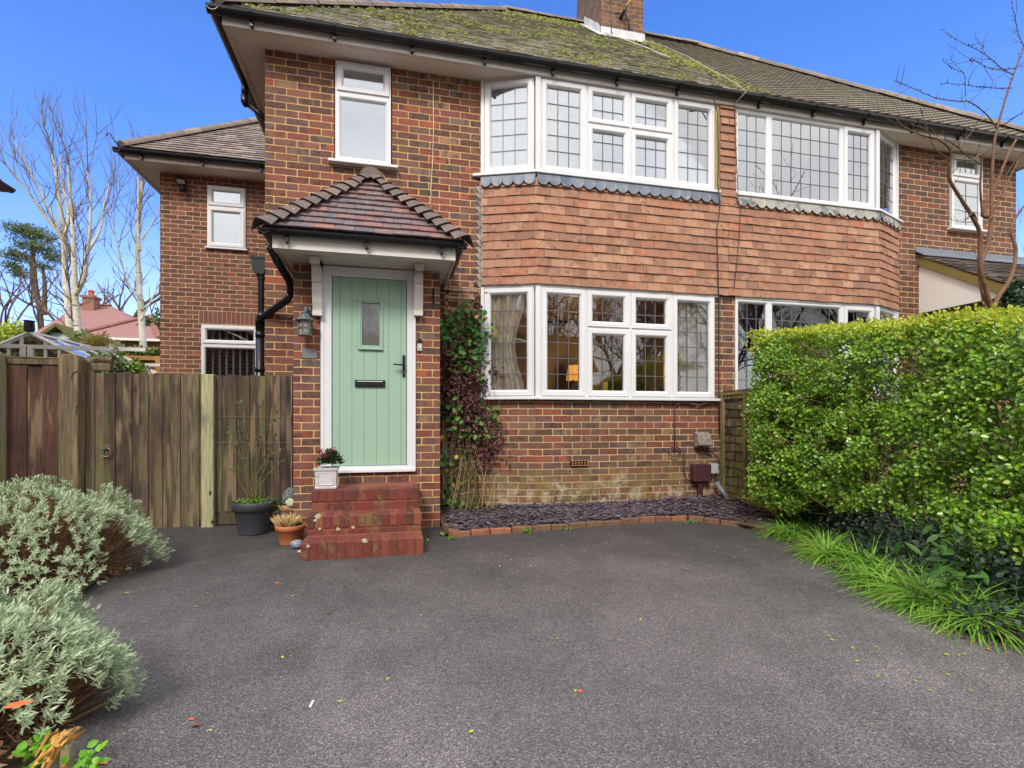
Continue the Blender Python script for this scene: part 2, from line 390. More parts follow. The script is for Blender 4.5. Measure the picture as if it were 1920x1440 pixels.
def wall_holes(mb, O, d, W, Hh, holes, t=.22, n=None, r=.5):
    """brick wall in the vertical plane through O along d, outward normal n, openings (x0,x1,z0,z1) with reveals"""
    O, d = Vector(O), Vector(d).normalized(); n = Vector((d.y, -d.x, 0)) if n is None else Vector(n)
    xs = sorted({0, W, *[h[0] for h in holes], *[h[1] for h in holes]}); zs = sorted({0, Hh, *[h[2] for h in holes], *[h[3] for h in holes]})
    U = Vector((0, 0, 1)); P = lambda x, z, q=0: O+d*x+U*z-n*q
    def face(a, b, c, e, want):
        nn = (b-a).cross(c-a)
        mb.quad(*( (a, b, c, e) if nn.dot(want) > 0 else (e, c, b, a)), r=r)
    for i in range(len(xs)-1):
        for j in range(len(zs)-1):
            x0, x1, z0, z1 = xs[i], xs[i+1], zs[j], zs[j+1]
            if any(h[0] <= x0+1e-6 and h[1] >= x1-1e-6 and h[2] <= z0+1e-6 and h[3] >= z1-1e-6 for h in holes): continue
            face(P(x0, z0), P(x1, z0), P(x1, z1), P(x0, z1), n)
            face(P(x0, z0, t), P(x1, z0, t), P(x1, z1, t), P(x0, z1, t), -n)
    for (x0, x1, z0, z1) in holes:
        face(P(x0, z0), P(x0, z1), P(x0, z1, t), P(x0, z0, t), d); face(P(x1, z0), P(x1, z1), P(x1, z1, t), P(x1, z0, t), -d)
        face(P(x0, z0), P(x1, z0), P(x1, z0, t), P(x0, z0, t), U); face(P(x0, z1), P(x1, z1), P(x1, z1, t), P(x0, z1, t), -U)
    face(P(0, 0), P(0, Hh), P(0, Hh, t), P(0, 0, t), -d); face(P(W, 0), P(W, Hh), P(W, Hh, t), P(W, 0, t), d)
    face(P(0, Hh), P(W, Hh), P(W, Hh, t), P(0, Hh, t), U)

def window(parent, O, d, W, Hh, cells, label=None, glassm='pane', lead=True, depth=.07, fw=.022, sw=.056, obscure=None, sill=None, sillname='sill', posts=()):
    """O lower left outer corner; d along; cells (x0,x1,z0,z1,kind,cols,rows) kind 'o' opening sash or 'f' fixed"""
    O, d = Vector(O), Vector(d).normalized(); n = Vector((d.y, -d.x, 0)); U = Vector((0, 0, 1))
    fr = MB(); gl = MB(); ld = MB(); ob = MB()
    def bar(mb, x0, x1, z0, z1, q0, q1): mb.obox(O+d*x0+U*z0-n*q1, d*(x1-x0), U*(z1-z0), n*(q1-q0))
    def ring(mb, x0, x1, z0, z1, w, q0, q1, mitre=0):
        bar(mb, x0, x0+w, z0, z1, q0, q1); bar(mb, x1-w, x1, z0, z1, q0, q1)
        bar(mb, x0+w, x1-w, z0, z0+w, q0, q1); bar(mb, x0+w, x1-w, z1-w, z1, q0, q1)
    def moulded(x0, x1, z0, z1, w, q0, q1, ch):
        # sash ring: flat face then chamfer going in to the glass
        def loop(i, q): return [O+d*(x0+i)+U*(z0+i)-n*q, O+d*(x1-i)+U*(z0+i)-n*q, O+d*(x1-i)+U*(z1-i)-n*q, O+d*(x0+i)+U*(z1-i)-n*q]
        Ls = [loop(0, q1), loop(0, q0+.003), loop(.003, q0), loop(w-ch, q0), loop(w-ch*.6, q0+ch*.25), loop(w, q0+ch), loop(w, q1)]
        vs = [p for l in Ls for p in l]; fs = []
        for k in range(len(Ls)-1):
            for j in range(4): fs.append((k*4+j, k*4+(j+1) % 4, k*4+4+(j+1) % 4, k*4+4+j))
        fr.add(vs, fs, .5)
    for (x0, x1, z0, z1, kind, nc, nr) in cells:
        e0, e1, e2, e3 = x0, x1, z0, z1
        ring(fr, e0, e1, e2, e3, fw, 0, depth)
        if kind == 'o':
            moulded(x0+fw*.5+.003, x1-fw*.5-.003, z0+fw*.5+.003, z1-fw*.5-.003, sw+fw*.5-.003, -.016, .05, .022); m = fw+sw
        else:
            moulded(x0+fw-.004, x1-fw+.004, z0+fw-.004, z1-fw+.004, .03, -.003, .05, .02); m = fw+.024
        g0, g1, h0, h1 = x0+m, x1-m, z0+m, z1-m
        bar(gl, g0-.004, g1+.004, h0-.004, h1+.004, .024, .030)
        if obscure: bar(ob, g0-.002, g1+.002, h0-.002, h1+.002, .034, .040)
        if lead:
            for qa, qb, ww in ((.0205, .0235, .008), (.042, .045, .006)):
                for k in range(1, nc):
                    x = g0+(g1-g0)*k/nc; bar(ld, x-ww/2, x+ww/2, h0, h1, qa, qb)
                rows = nr if isinstance(nr, (list, tuple)) else [k/nr for k in range(1, nr)]
                for k in rows:
                    z = h0+(h1-h0)*k; bar(ld, g0, g1, z-ww/2, z+ww/2, qa-.001, qb+.001)
    for (x, z0, z1, w) in posts: bar(fr, x-w/2, x+w/2, z0, z1, -.022, depth)
    w = fr.build('window', M['white'], parent)
    if label: w['label'] = label
    gl.build('pane', M[glassm], w)
    if obscure: ob.build(obscure, M['frost'], w)
    if lead: ld.build('leading', M['leadcame'], w)
    if sill:
        s = MB(); (a, b, pr, th) = sill
        s.obox(O+d*a-U*th-n*.06, d*(b-a), U*th, n*(.06+pr)); s.build(sillname, M['white'], w, bevel=.006, seg=2)
    return w

def gutter(mb, a, b, out, r=.056, th=.006):
    a, b, out = Vector(a), Vector(b), Vector(out)
    prof = []
    for k in range(9):
        t = math.pi*k/8; prof.append((-math.cos(t)*r, -math.sin(t)*r))
    prof += [(x*(r-th)/r, z*(r-th)/r) for (x, z) in prof[::-1]]
    U = Vector((0, 0, 1)); n = len(prof)
    A = [a+out*(x+r)+U*z for x, z in prof]; B = [b+out*(x+r)+U*z for x, z in prof]
    mb.add(A+B, [(i, (i+1) % n, (i+1) % n+n, i+n) for i in range(n)]+[tuple(range(n-1, -1, -1)), tuple(range(n, 2*n))])
def gutter_run(parent, pts, outs, brs=None, r=.056, brackets=True):
    g = MB()
    for i in range(len(pts)-1):
        gutter(g, pts[i], pts[i+1], outs[i], r)
    ob = g.build('gutter', M['black'], parent, smooth=False)
    if brs:
        for (p, out) in brs:
            k = MB()
            p = Vector(p); out = Vector(out); s = out.cross(Vector((0, 0, 1)))
            k.obox(p-s*.014-Vector((0, 0, r+.05)), s*.028, Vector((0, 0, .06)), out*.05)
            gutter(k, p-s*.018, p+s*.018, out, r+.006, .004); k.build('gutter_bracket', M['black'], ob)
    return ob

def tile_plane(mb, O, U, S, N, smax, gauge, tw, ext, th=.012, lift=.022, jit=.004, seed=3, over=1.3, rfun=None):
    rg = random.Random(seed); O, U, S, N = map(Vector, (O, U, S, N)); i = 0; s = 0
    while s < smax-.01:
        s1 = min(s+gauge*over, smax); a0, b0 = ext(s); a1, b1 = ext(s1)
        off = (i % 2)*.5*tw+rg.uniform(-.01, .01); lo = min(a0, a1); hi = max(b0, b1)
        k = math.floor((lo-off)/tw); u = k*tw+off
        while u < hi:
            g = .0015; x0, x1 = max(u+g, a0), min(u+tw-g, b0); y0, y1 = max(u+g, a1), min(u+tw-g, b1)
            u += tw
            if x1-x0 < .012 and y1-y0 < .012: continue
            if x1 < x0: x0 = x1 = (x0+x1)/2
            if y1 < y0: y0 = y1 = (y0+y1)/2
            la = lift+rg.uniform(-jit, jit); lb = la+rg.uniform(-jit, jit)*.6; ds = rg.uniform(-.004, .004)
            p = [O+U*x0+S*(s+ds)+N*la, O+U*x1+S*(s+ds)+N*lb, O+U*y1+S*s1+N*.003, O+U*y0+S*s1+N*.003]
            m0 = (p[0]+p[1])/2+N*.002; 
            q = [p[0]-N*th, p[1]-N*th, p[2]-N*th*.2, p[3]-N*th*.2]
            r = rg.random() if rfun is None else rfun((x0+x1)/2, s, rg)
            mb.add(p+q, [(0, 1, 2, 3), (4, 5, 1, 0), (5, 6, 2, 1), (7, 4, 0, 3)], r)
        s += gauge; i += 1

def half_ridge(mb, a, b, r=.11, seg=.3, up=Vector((0, 0, 1)), flare=.0):
    a, b = Vector(a), Vector(b); L = (b-a).length; T = (b-a)/L; s = T.cross(up).normalized(); N = s.cross(T)
    n = max(1, int(L/seg)); 
    for i in range(n):
        p0 = a+T*(L*i/n); p1 = a+T*(L*(i+1)/n+.02); rr = r*random.uniform(.95, 1.05); q = random.random(); vs = []
        for (p, k) in ((p0, rr*1.04), (p1, rr*.96)):
            for j in range(9):
                t = math.pi*j/8; vs.append(p+s*math.cos(t)*k+N*(math.sin(t)*k*.8-.03))
        mb.add(vs, [(j, j+9, j+10, j+1) for j in range(8)]+[tuple(range(9))], q)

# ================================================================= LEFT HOUSE
LH = empty('brick_house', (1.3, D, 0), 'semi-detached red brick house with sage green front door and moss-covered roof', 'house')
RH = empty('brick_house', (6.4, D, 0), 'neighbouring half of the pair, partly hidden by the hedge, with brown interlocking roof tiles', 'house')

def cell_glass(px_cells, Y, z0, z1, X0): pass

# walls ---------------------------------------------------------------------
wx0, wx1 = PX(627, D), PX(735, D)
nz0 = 3.795
w = MB(); wall_holes(w, (XL, D, 0), (1, 0, 0), W0[0]+.05-XL, SOF, [(wx0-XL, wx1-XL, nz0, SOF-.004)], t=.2)
w.box(XL, XL+.2, D+.2, 12.2, 0, SOF); w.box(XL, XC, 12.0, 12.2, 0, SOF)
w.build('front_wall', M['brick'], LH)
# narrow stair window
zz = 4.515
window(LH, (wx0+.012, D-.03, nz0), (1, 0, 0), wx1-wx0-.024, SOF-.03-nz0, [(0, wx1-wx0-.024, 0, zz-nz0, 'f', 1, 1), (0, wx1-wx0-.024, zz-nz0, SOF-.03-nz0, 'o', 1, 1)],
       lead=False, obscure='obscured_pane', glassm='pane_up', fw=.03, sw=.05, sill=(-.07, wx1-wx0+.05, .05, .03), label='tall narrow white window with obscured glass above the porch')

# bay: lower brick wall, windows, tile hanging ---------------------------------
def bay(parent, mirror, brickm, up_cells, lo_cells, cant_up, cant_lo, leadm, nm, zs=(1.30, 2.572, 3.79), tile_ext=None):
    sx = (lambda x: 2*XM-x) if mirror else (lambda x: x)
    a, b = (sx(W0[0]), W0[1]), (sx(W1[0]), W1[1]); e = None
    party = (XC, BY)
    path = [a, b, party] if not mirror else [party, b, a]
    seg = [(Vector((*path[i], 0)), Vector((*path[i+1], 0))) for i in range(2)]
    # plinth brick wall (stands 15 mm behind the frames)
    w = MB()
    for (p, q) in seg:
        dd = (q-p).normalized(); n = Vector((dd.y, -dd.x, 0)); 
        wall_holes(w, p-n*.012, dd, (q-p).length, zs[0]-.002, [], t=.2)
    # brick pier between the two bays on the ground floor
    x0, x1 = (SA-.03, XC) if not mirror else (XC, SB+.01)
    w.box(x0, x1, BY-.005, BY+.3, zs[0]-.03, zs[1]+.02)
    w.build('bay_plinth', brickm, parent)
    # windows
    z0, z1 = zs[0]+.03, 2.548; y0, y1 = zs[2]+.03, 4.85
    for (lo, cells, cant, g, zb, zt) in ((True, lo_cells, cant_lo, 'pane', z0, z1), (False, up_cells, cant_up, 'pane_up', y0, y1)):
        xa, xb = (W1X+.052, PX(1338, BY)) if not mirror else (SB, 2*XM-W1X-.052)
        cc = [(x-xa, y-xa, k0*(zt-zb), k1*(zt-zb), kd, nc, nr) for (x, y, k0, k1, kd, nc, nr) in cells(xa, xb)]
        floor = 'ground floor' if lo else 'upper'
        fwn = window(parent, (xa, BY-.02, zb), (1, 0, 0), xb-xa, zt-zb, cc, glassm=g, label=('white leaded bay window, %s' % floor),
               posts=((-.035, 0, zt-zb, .055),) if not mirror else ((xb-xa+.035, 0, zt-zb, .055),))
        p, q = (Vector((*a, 0)), Vector((*b, 0))) if not mirror else (Vector((*b, 0)), Vector((*a, 0)))
        dd = (q-p).normalized(); Lc = (q-p).length; n = Vector((dd.y, -dd.x, 0))
        o0, o1 = (.0, Lc-.02) if not mirror else (.02, Lc)
        O = p+dd*o0+n*.02; O.z = zb
        nc, nr = cant
        window(parent, O, dd, o1-o0, zt-zb, [(.03 if not mirror else 0, o1-o0-(0 if not mirror else .03), 0, zt-zb, 'o' if not mirror else 'f', nc, nr)], glassm=g, label='narrow angled side light of the %s bay' % floor,
               posts=((.017, 0, zt-zb, .034),) if not mirror else ((o1-o0-.017, 0, zt-zb, .034),))
        # sill following the bay
        s = MB(); pr = .065; zb2 = zb
        for i, (p, q) in enumerate(seg):
            dd = (q-p).normalized(); n = Vector((dd.y, -dd.x, 0)); ex0 = ex1 = 0
            if (not mirror and i == 0): ex0 = .09
            if (mirror and i == 1): ex1 = .09
            if i == (1 if not mirror else 0): 
                if not mirror: q = Vector((SA+.005, BY, 0))
                else: p = Vector((SB-.005, BY, 0))
            j0 = 0 if i == 0 else -.02; 
            s.obox(p-dd*(ex0)+n*0+Vector((0, 0, zb2-.03-.001*i)), (q-p)+dd*(ex0+ex1+(.02 if i == 0 else 0)), Vector((0, 0, .03)), n*pr)
            s.obox(p-dd*(ex0)-n*.05+Vector((0, 0, zb2-.03-.001*i)), (q-p)+dd*(ex0+ex1), Vector((0, 0, .03)), n*.05)
        s.build('bay_sill', M['white'], parent, bevel=.005, seg=2)
        # head trim
        h = MB()
        for i, (p, q) in enumerate(seg):
            dd = (q-p).normalized(); n = Vector((dd.y, -dd.x, 0))
            if i == (1 if not mirror else 0):
                if not mirror: q = Vector((SA+.005, BY, 0))
                else: p = Vector((SB-.005, BY, 0))
            top = SOF+.004 if not lo else 2.58
            h.obox(p+n*.028*(1-.1*i)+Vector((0, 0, zt)), q-p, Vector((0, 0, top-zt)), -n*.1)
        h.build('window_head', M['white2'] if not lo else M['white'], parent)
    # hung tiles
    t = MB(); zt0 = 2.572; top = 3.74
    for i, (p, q) in enumerate(seg):
        dd = (q-p).normalized(); n = Vector((dd.y, -dd.x, 0)); L = (q-p).length
        tw = L/max(1, round(L/.165)) if i == (0 if not mirror else 1) else .165
        def ext(s, L=L, i=i): return (0, L+.019) if i == 0 else (-.019, L)
        tile_plane(t, p+n*.035+Vector((0, 0, zt0)), dd, Vector((0, 0, 1)), n, top-zt0, .098, tw, ext, lift=.019, jit=.004, th=.009, seed=5+i+mirror*3, over=1.25)
        t.obox(p+n*.03+Vector((0, 0, zt0+.01)), q-p, Vector((0, 0, 1.17)), -n*.12, r=.3)
    # strip of tiles between the windows above
    x0, x1 = (SA+.006, XC) if not mirror else (XC, SB-.01)
    tile_plane(t, (x0, BY-.035, 3.67), (1, 0, 0), (0, 0, 1), (0, -1, 0), SOF-3.69, .095, x1-x0+.001 if False else .3, lambda s: (0, x1-x0), lift=.024, seed=31, over=1.25)
    t.box(x0-.0, x1, BY-.03, BY+.1, 3.67, SOF+.01, r=.3)
    t.build('tile_hanging', M['hung'], parent)
    # scalloped lead flashing
    f = MB()
    for i, (p, q) in enumerate(seg):
        dd = (q-p).normalized(); n = Vector((dd.y, -dd.x, 0))
        if i == (1 if not mirror else 0):
            if not mirror: q = Vector((SA+.005, BY, 0))
            else: p = Vector((SB-.005, BY, 0))
        L = (q-p).length; k = max(2, round(L/.135)); stp = L/k; zt = 3.792
        for j in range(k):
            vs = []; N_ = 8; rr = random.random()
            for m in range(N_+1):
                x = stp*(j+m/N_); zl = 3.700-.044*math.sin(math.pi*m/N_)**.7+random.uniform(-.003, .003)
                tilt = .062
                vs += [p+dd*x+n*(.045)+Vector((0, 0, zt)), p+dd*x+n*(tilt+.012)+Vector((0, 0, zl))]
            f.add(vs, [(2*m, 2*m+1, 2*m+3, 2*m+2) for m in range(N_)], rr)
    f.build('lead_flashing', leadm, parent)

def upcells(split):
    def fn(xa, xb):
        us = [PX(1099, BY), PX(1180, BY), PX(1260, BY)]
        k = split
        R = [.33, .66]
        return [(xa, us[0], 0, 1, 'o', 3, 5 if k > .55 else 6), (us[0], us[1], k, 1, 'o', 3, [.36]), (us[1], us[2], k, 1, 'o', 3, [.36]),
                (us[0], us[1], 0, k, 'o', 3, [.3, .76] if True else 3), (us[1], us[2], 0, k, 'o', 3, [.3, .76]), (us[2], xb, 0, 1, 'o', 3, 5 if k > .55 else 6)]
    return fn
def lowcells(xa, xb):
    us = [PX(1098, BY), PX(1180, BY), PX(1258, BY)]; k = .645
    return [(xa, us[0], 0, 1, 'o', 3, 6), (us[0], us[1], k, 1, 'o', 3, [.36]), (us[1], us[2], k, 1, 'o', 3, [.36]),
            (us[0], us[1], 0, k, 'o', 3, [.28, .56, .84]), (us[1], us[2], 0, k, 'o', 3, [.28, .56, .84]), (us[2], xb, 0, 1, 'o', 3, 6)]
def rightcells(rows):
    def fn(xa, xb):
        u1, u2 = PX(1441, BY), PX(1578, BY)
        return [(xa, u1, 0, 1, 'f', 3, rows), (u1, u2, 0, 1, 'f', 7, rows), (u2, xb, 0, 1, 'o', 3, rows)]
    return fn
bay(LH, False, M['brick_bay'], upcells(.585), lowcells, (3, 5), (3, 6), M['lead'], 'left')
bay(RH, True, M['brick_right'], rightcells(5), rightcells(6), (3, 5), (3, 6), M['lead2'], 'right')
# timber trim strip beside the left upper window
t = MB(); t.box(PX(1338, BY)+.003, SA+.004, BY-.03, BY+.05, 3.82, 4.875); t.build('timber_trim', M['ribbon'], LH)
# lead soakers up the junction of tiles and brick
t = MB()
for i in range(15):
    z = 2.55+i*.075; t.prism([(W0[0]-.01, D-.012, z+.09), (W0[0]-.01, D-.012, z-.012), (W0[0]-.065, D-.012, z+.07), (W0[0]-.065, D-.012, z+.085)], (0, .009, 0))
t.box(W0[0]-.014, W0[0]+.02, D-.05, D+.0, 2.57, 3.77); t.build('stepped_flashing', M['lead2'], LH)

# right house walls
rx0, rx1 = 2*XM-.03-wx1, 2*XM-.03-wx0
w = MB(); x0 = W3[0]-.05
wall_holes(w, (x0, D+.001, 0), (1, 0, 0), XR-x0, SOF, [(rx0-x0, rx1-x0, nz0, SOF-.004)], t=.2)
w.box(XR-.2, XR, D+.2, 12.2, 0, SOF); w.box(XC+.002, XR, 12.0, 12.2, 0, SOF)
w.build('front_wall', M['brick_right'], RH)
window(RH, (rx0+.012, D-.03, nz0), (1, 0, 0), rx1-rx0-.024, SOF-.03-nz0, [(0, rx1-rx0-.024, 0, zz-nz0, 'f', 2, [.35, .7]), (0, rx1-rx0-.024, zz-nz0, SOF-.03-nz0, 'o', 4, 2)],
       lead=True, obscure='obscured_pane', glassm='pane_up', fw=.03, sw=.05, sill=(-.05, rx1-rx0+.03, .05, .03), label='narrow leaded window of the neighbouring house')

# eaves: soffit, fascia, gutters ---------------------------------------------
FY = 5.45; FXL = -1.57; FXR = XR+.30; EZ = 4.965
def eaves(parent, x0, x1, left):
    s = MB()
    if left:
        s.box(x0, x1, FY, D+.02, SOF+.002, SOF+.02); s.box(x0, XL+.02, D+.02, 12.2, SOF+.002, SOF+.02)
    else:
        s.box(x0, x1, FY, D+.02, SOF+.002, SOF+.02); s.box(XR-.02, x1, D+.02, 12.2, SOF+.002, SOF+.02)
    s.build('soffit', M['soffit'], parent)
    f = MB(); f.box(x0-(.02 if left else 0), x1+(0 if left else .02), FY-.022, FY, SOF-.02, EZ+.02); f.box(x0, x1, FY-.026, FY-.022, SOF-.02, SOF+.01)
    f.box(x0+(.01 if left else 0), x1-(0 if left else .01), FY, FY+.02, SOF-.016, SOF+.001)
    if left: f.box(x0-.02, x0, FY, 12.2, SOF-.02, EZ+.02); f.box(x0, x0+.02, FY+.02, 12.2, SOF-.016, SOF+.001)
    else: f.box(x1, x1+.02, FY, 12.2, SOF-.02, EZ+.02)
    f.build('fascia', M['white2'], parent)
eaves(LH, FXL, XC, True); eaves(RH, XC+.001, FXR, False)
gz = EZ+.005
br = [((x, FY-.022, gz), (0, -1, 0)) for x in [-1.32+.76*i for i in range(7)]]
gutter_run(LH, [(FXL-.13, FY-.022, gz), (XC, FY-.022, gz)], [(0, -1, 0)], br)
gutter_run(LH, [(FXL-.02, 12.2, gz), (FXL-.02, FY-.13, gz)], [(-1, 0, 0)], None)
br = [((x, FY-.022, gz), (0, -1, 0)) for x in [XC+.4+.78*i for i in range(7)]]
gutter_run(RH, [(XC+.001, FY-.022, gz), (FXR+.13, FY-.022, gz)], [(0, -1, 0)], br)
# downpipe from the left gutter, swan-necked back to the side wall
p = MB(); Y6 = 6.42
p.tube([(FXL-.075, Y6, gz-.04), (FXL-.075, Y6, gz-.20)], .036, 14); p.tube([(FXL-.075, Y6, gz-.19), (FXL-.075, Y6, gz-.25), (FXL-.05, Y6, gz-.29)], .043, 14)
p.tube([(FXL-.062, Y6, gz-.26), (XL-.05, Y6, gz-.50)], .034, 14); p.tube([(XL-.06, Y6, gz-.48), (XL-.045, Y6, gz-.54), (XL-.045, Y6, gz-.62)], .042, 14)
p.tube([(XL-.045, Y6, gz-.55), (XL-.045, Y6, .1)], .034, 14); p.build('downpipe', M['black'], LH, smooth=True)
# vertical pipe on the house corner, taking the porch water
p = MB(); x7, y7 = XL-.065, 5.78
p.tube([(x7, y7, 2.14), (x7, y7, .05)], .041, 16)
for z in (2.12, 1.98, 1.62, 1.0): p.tube([(x7, y7, z), (x7, y7, z-.05)], .047, 16)
A = Vector((-.955, 5.44, 2.42)); 
p.tube([(-1.035, 4.86, 2.58), (-1.02, 5.0, 2.52), (-.985, 5.36, 2.44), (-.975, 5.42, 2.38), (-.985, 5.47, 2.29)], .036, 12)
p.tube([(-.985, 5.45, 2.32), (-1.02, 5.50, 2.27), (x7+.04, 5.72, 2.13), (x7, y7, 2.08)], .036, 12)
p.tube([(x7+.05, 5.70, 2.15), (x7, y7, 2.12), (x7, y7, 2.0)], .045, 12)
p.build('downpipe', M['black'], LH, smooth=True)
p = MB(); hx, hy = XL-.105, 6.0
p.prism([(hx-.09, hy-.06, 2.80), (hx+.05, hy-.06, 2.80), (hx+.05, hy-.06, 2.68), (hx+.035, hy-.06, 2.63), (hx-.05, hy-.06, 2.63), (hx-.08, hy-.06, 2.68)], (0, .12, 0))
p.box(hx-.1, hx+.06, hy-.07, hy+.07, 2.795, 2.815)
p.tube([(hx, hy, 2.65), (hx, hy, .1)], .032, 12); p.tube([(hx, hy, 2.63), (hx, hy, 2.58)], .04, 12)
p.build('hopper', M['black'], LH)

# main roof -------------------------------------------------------------------
TAN = .935; PH = math.atan(TAN); cp, sp_ = math.cos(PH), math.sin(PH)
EY = 5.35; EX = FXL-.04; RT = 3.53; SL = RT/cp
EZ2 = EZ+.025; RZ = EZ2+RT*TAN; RY = EY+RT; PKX = EX+RT; BX = 4.34
S_, N_ = Vector((0, cp, sp_)), Vector((0, -sp_, cp))
t = MB(); tile_plane(t, (0, EY, EZ2), (1, 0, 0), S_, N_, SL, .1, .165, lambda s: (EX+s*cp, BX), seed=9, lift=.014, jit=.003, th=.008)
t.mi = 0
t.quad((EX, EY, EZ2-.01), (BX, EY, EZ2-.01), (BX, RY, RZ-.01), (PKX, RY, RZ-.01), r=.2)
t.quad((EX, EY, EZ2), (PKX, RY, RZ), (PKX, RY+.001, RZ), (EX, 2*RY-EY, EZ2), r=.3)
t.quad((BX, 2*RY-EY, EZ2), (EX, 2*RY-EY, EZ2), (PKX, RY, RZ), (BX, RY, RZ), r=.3)
roofL = t.build('roof', M['roof'], LH)
t = MB(); half_ridge(t, (EX, EY+.0, EZ2+.02), (PKX, RY, RZ+.02)); half_ridge(t, (PKX-.02, RY, RZ+.02), (3.42, RY, RZ+.02)); half_ridge(t, (EX, 2*RY-EY, EZ2), (PKX, RY, RZ+.02), seg=.5)
t.build('ridge_tiles', M['ridge'], roofL)
# moss cushions
ms = MB(); rg = random.Random(4)
def mossy(n, fn, zr=(.012, .035)):
    for i in range(n):
        q = fn()
        if q is None: continue
        x, s, k = q; p = Vector((x, EY, EZ2))+S_*s+N_*.02; rr = (.007+.022*rg.random()**2)*k
        nu = 7; vs = [p+N_*rr*.8]; q2 = rg.random()
        for (a, h) in ((.6, .55), (1., 0.)):
            for j in range(nu):
                tt = 2*math.pi*j/nu; e = rg.uniform(.75, 1.25); vs.append(p+Vector((math.cos(tt), 0, 0))*rr*a*e+S_*math.sin(tt)*rr*a*e*.9+N_*rr*h*.9)
        ms.add(vs, [(0, 1+j, 1+(j+1) % nu) for j in range(nu)]+[(1+j, 1+nu+j, 1+nu+(j+1) % nu, 1+(j+1) % nu) for j in range(nu)], q2)
from mathutils import noise as mnoise
def gen():
    s = rg.random()**1.2*SL; x = rg.uniform(EX+s*cp, BX+.25*rg.random())
    d = mnoise.noise(Vector((x*1.1, s*1.3, 0)))+.5*mnoise.noise(Vector((x*3, s*3, 5)))
    if d+rg.uniform(-.3, .3) < .16+.10*(s/SL)-(.10 if x > 1 else 0): return None
    return x, s, 1.0
mossy(7500, gen)
def gen2():      # thick moss along the ridge, round the chimney and in the party valley
    c = rg.random()
    if c < .35: x = rg.uniform(2.6, 4.2); s = SL-abs(rg.gauss(.12, .28))-max(0, (x-3.3)*.55)
    elif c < .5: x = rg.uniform(1.9, 3.0); s = SL-abs(rg.gauss(0, .16))
    else: s = rg.uniform(0, SL); x = 4.2+rg.gauss(.0, .10)
    if s > SL or s < 0: return None
    return x, s, 1.5
mossy(1500, gen2)
mo = ms.build('moss', M['moss'], roofL, smooth=True); mo['kind'] = 'stuff'

# right roof of ribbed interlocking tiles
t = MB(); gauge = .105; nrow = int(SL/gauge)+1; stepu = .0413; EXR = XR+.34
for i in range(nrow):
    s0 = i*gauge; s1 = min(s0+gauge+.02, SL)
    if s0 >= SL: break
    hi = EXR-s0*cp; hi1 = EXR-s1*cp; u = BX
    k = 0
    rr = random.random()
    while u < hi-.001:
        def prof(x): 
            q = ((x/.165) % 1); return .013*max(0, math.cos(2*math.pi*(q-.5)))
        u2 = min(u+stepu, hi); a, b = prof(u), prof(u2)
        x0, x1 = min(u, hi1), min(u2, hi1)
        if int(u/.165) != int((u-stepu)/.165): rr = random.random()
        P0 = Vector((u, EY, EZ2))+S_*s0+N_*(a+.022); P1 = Vector((u2, EY, EZ2))+S_*s0+N_*(b+.022)
        P2 = Vector((x1, EY, EZ2))+S_*s1+N_*(b+.004); P3 = Vector((x0, EY, EZ2))+S_*s1+N_*(a+.004)
        t.add([P0, P1, P2, P3, P0-N_*.02, P1-N_*.02], [(0, 1, 2, 3), (4, 5, 1, 0)], rr)
        u = u2
PKR = EXR-RT
t.quad((BX, EY, EZ2-.02), (EXR, EY, EZ2-.02), (PKR, RY, RZ-.02), (BX, RY, RZ-.02), r=.2)
t.quad((EXR, EY, EZ2), (EXR, 2*RY-EY, EZ2), (PKR, RY, RZ), (PKR, RY-.001, RZ), r=.3)
t.quad((EXR, 2*RY-EY, EZ2), (BX, 2*RY-EY, EZ2), (BX, RY, RZ), (PKR, RY, RZ), r=.3)
roofR = t.build('roof', M['inter'], RH)
t = MB(); half_ridge(t, (4.16, RY, RZ+.03), (PKR, RY, RZ+.03), seg=.4); half_ridge(t, (PKR, RY, RZ+.03), (EXR, EY, EZ2+.03), seg=.4)
t.build('ridge_tiles', M['ridge'], roofR)
# loose telephone cable lying over the tiles
t = MB()
pts = [PP(1128, 74, 8.0), ] 
def onroof(x, s, h=.05): return Vector((x, EY, EZ2))+S_*s+N_*h
t.tube([onroof(3.42, 3.62), onroof(3.55, 3.0, .06), onroof(3.7, 2.3, .06), onroof(3.78, 1.9, .05), onroof(3.83, 1.7, .05)], .007, 6)
t.build('roof_cable', surf('pale cable b', [(190,186,172)], rough=.6), LH, smooth=True); t = MB(); t.tube([onroof(4.12, 3.55), onroof(4.2, 2.8, .07), onroof(4.22, 2.0, .07), onroof(4.1, 1.0, .06), onroof(4.0, .1, .06), (4.08, FY-.15, EZ2-.03), tuple(PP(1377, 195, BY-.08))], .006, 6)
cb = t.build('roof_cable', surf('pale cable', [(160,156,144)], rough=.6), LH, smooth=True)
t = MB()
t.tube([PP(u, v, BY-dy) for u, v, dy in [(1320, 180, .15), (1338, 184, .12), (1346, 215, .085), (1347, 300, .085), (1346, 345, .085), (1350, 380, .085), (1349, 400, .085), (1344, 430, .08), (1346, 490, .08), (1347, 548, .075), (1348, 562, .03), (1348, 640, .025), (1348, 745, .025), (1349, 815, .025)]], .007, 6)
t.build('cable', surf('dark cable b', [(62,50,52)], rough=.6), LH, smooth=True); t = MB(); t.tube([PP(u, v, BY-dy) for u, v, dy in [(1377, 195, .08), (1380, 280, .085), (1384, 365, .10), (1388, 400, .09), (1386, 440, .085), (1382, 490, .08), (1376, 540, .08)]], .005, 6)
t.build('cable', surf('dark cable c', [(62,50,52)], rough=.6), LH, smooth=True); t = MB(); t.tube([PP(901, 146, D-.01), PP(922, 131, 5.55), PP(940, 119, 5.42)], .006, 6)
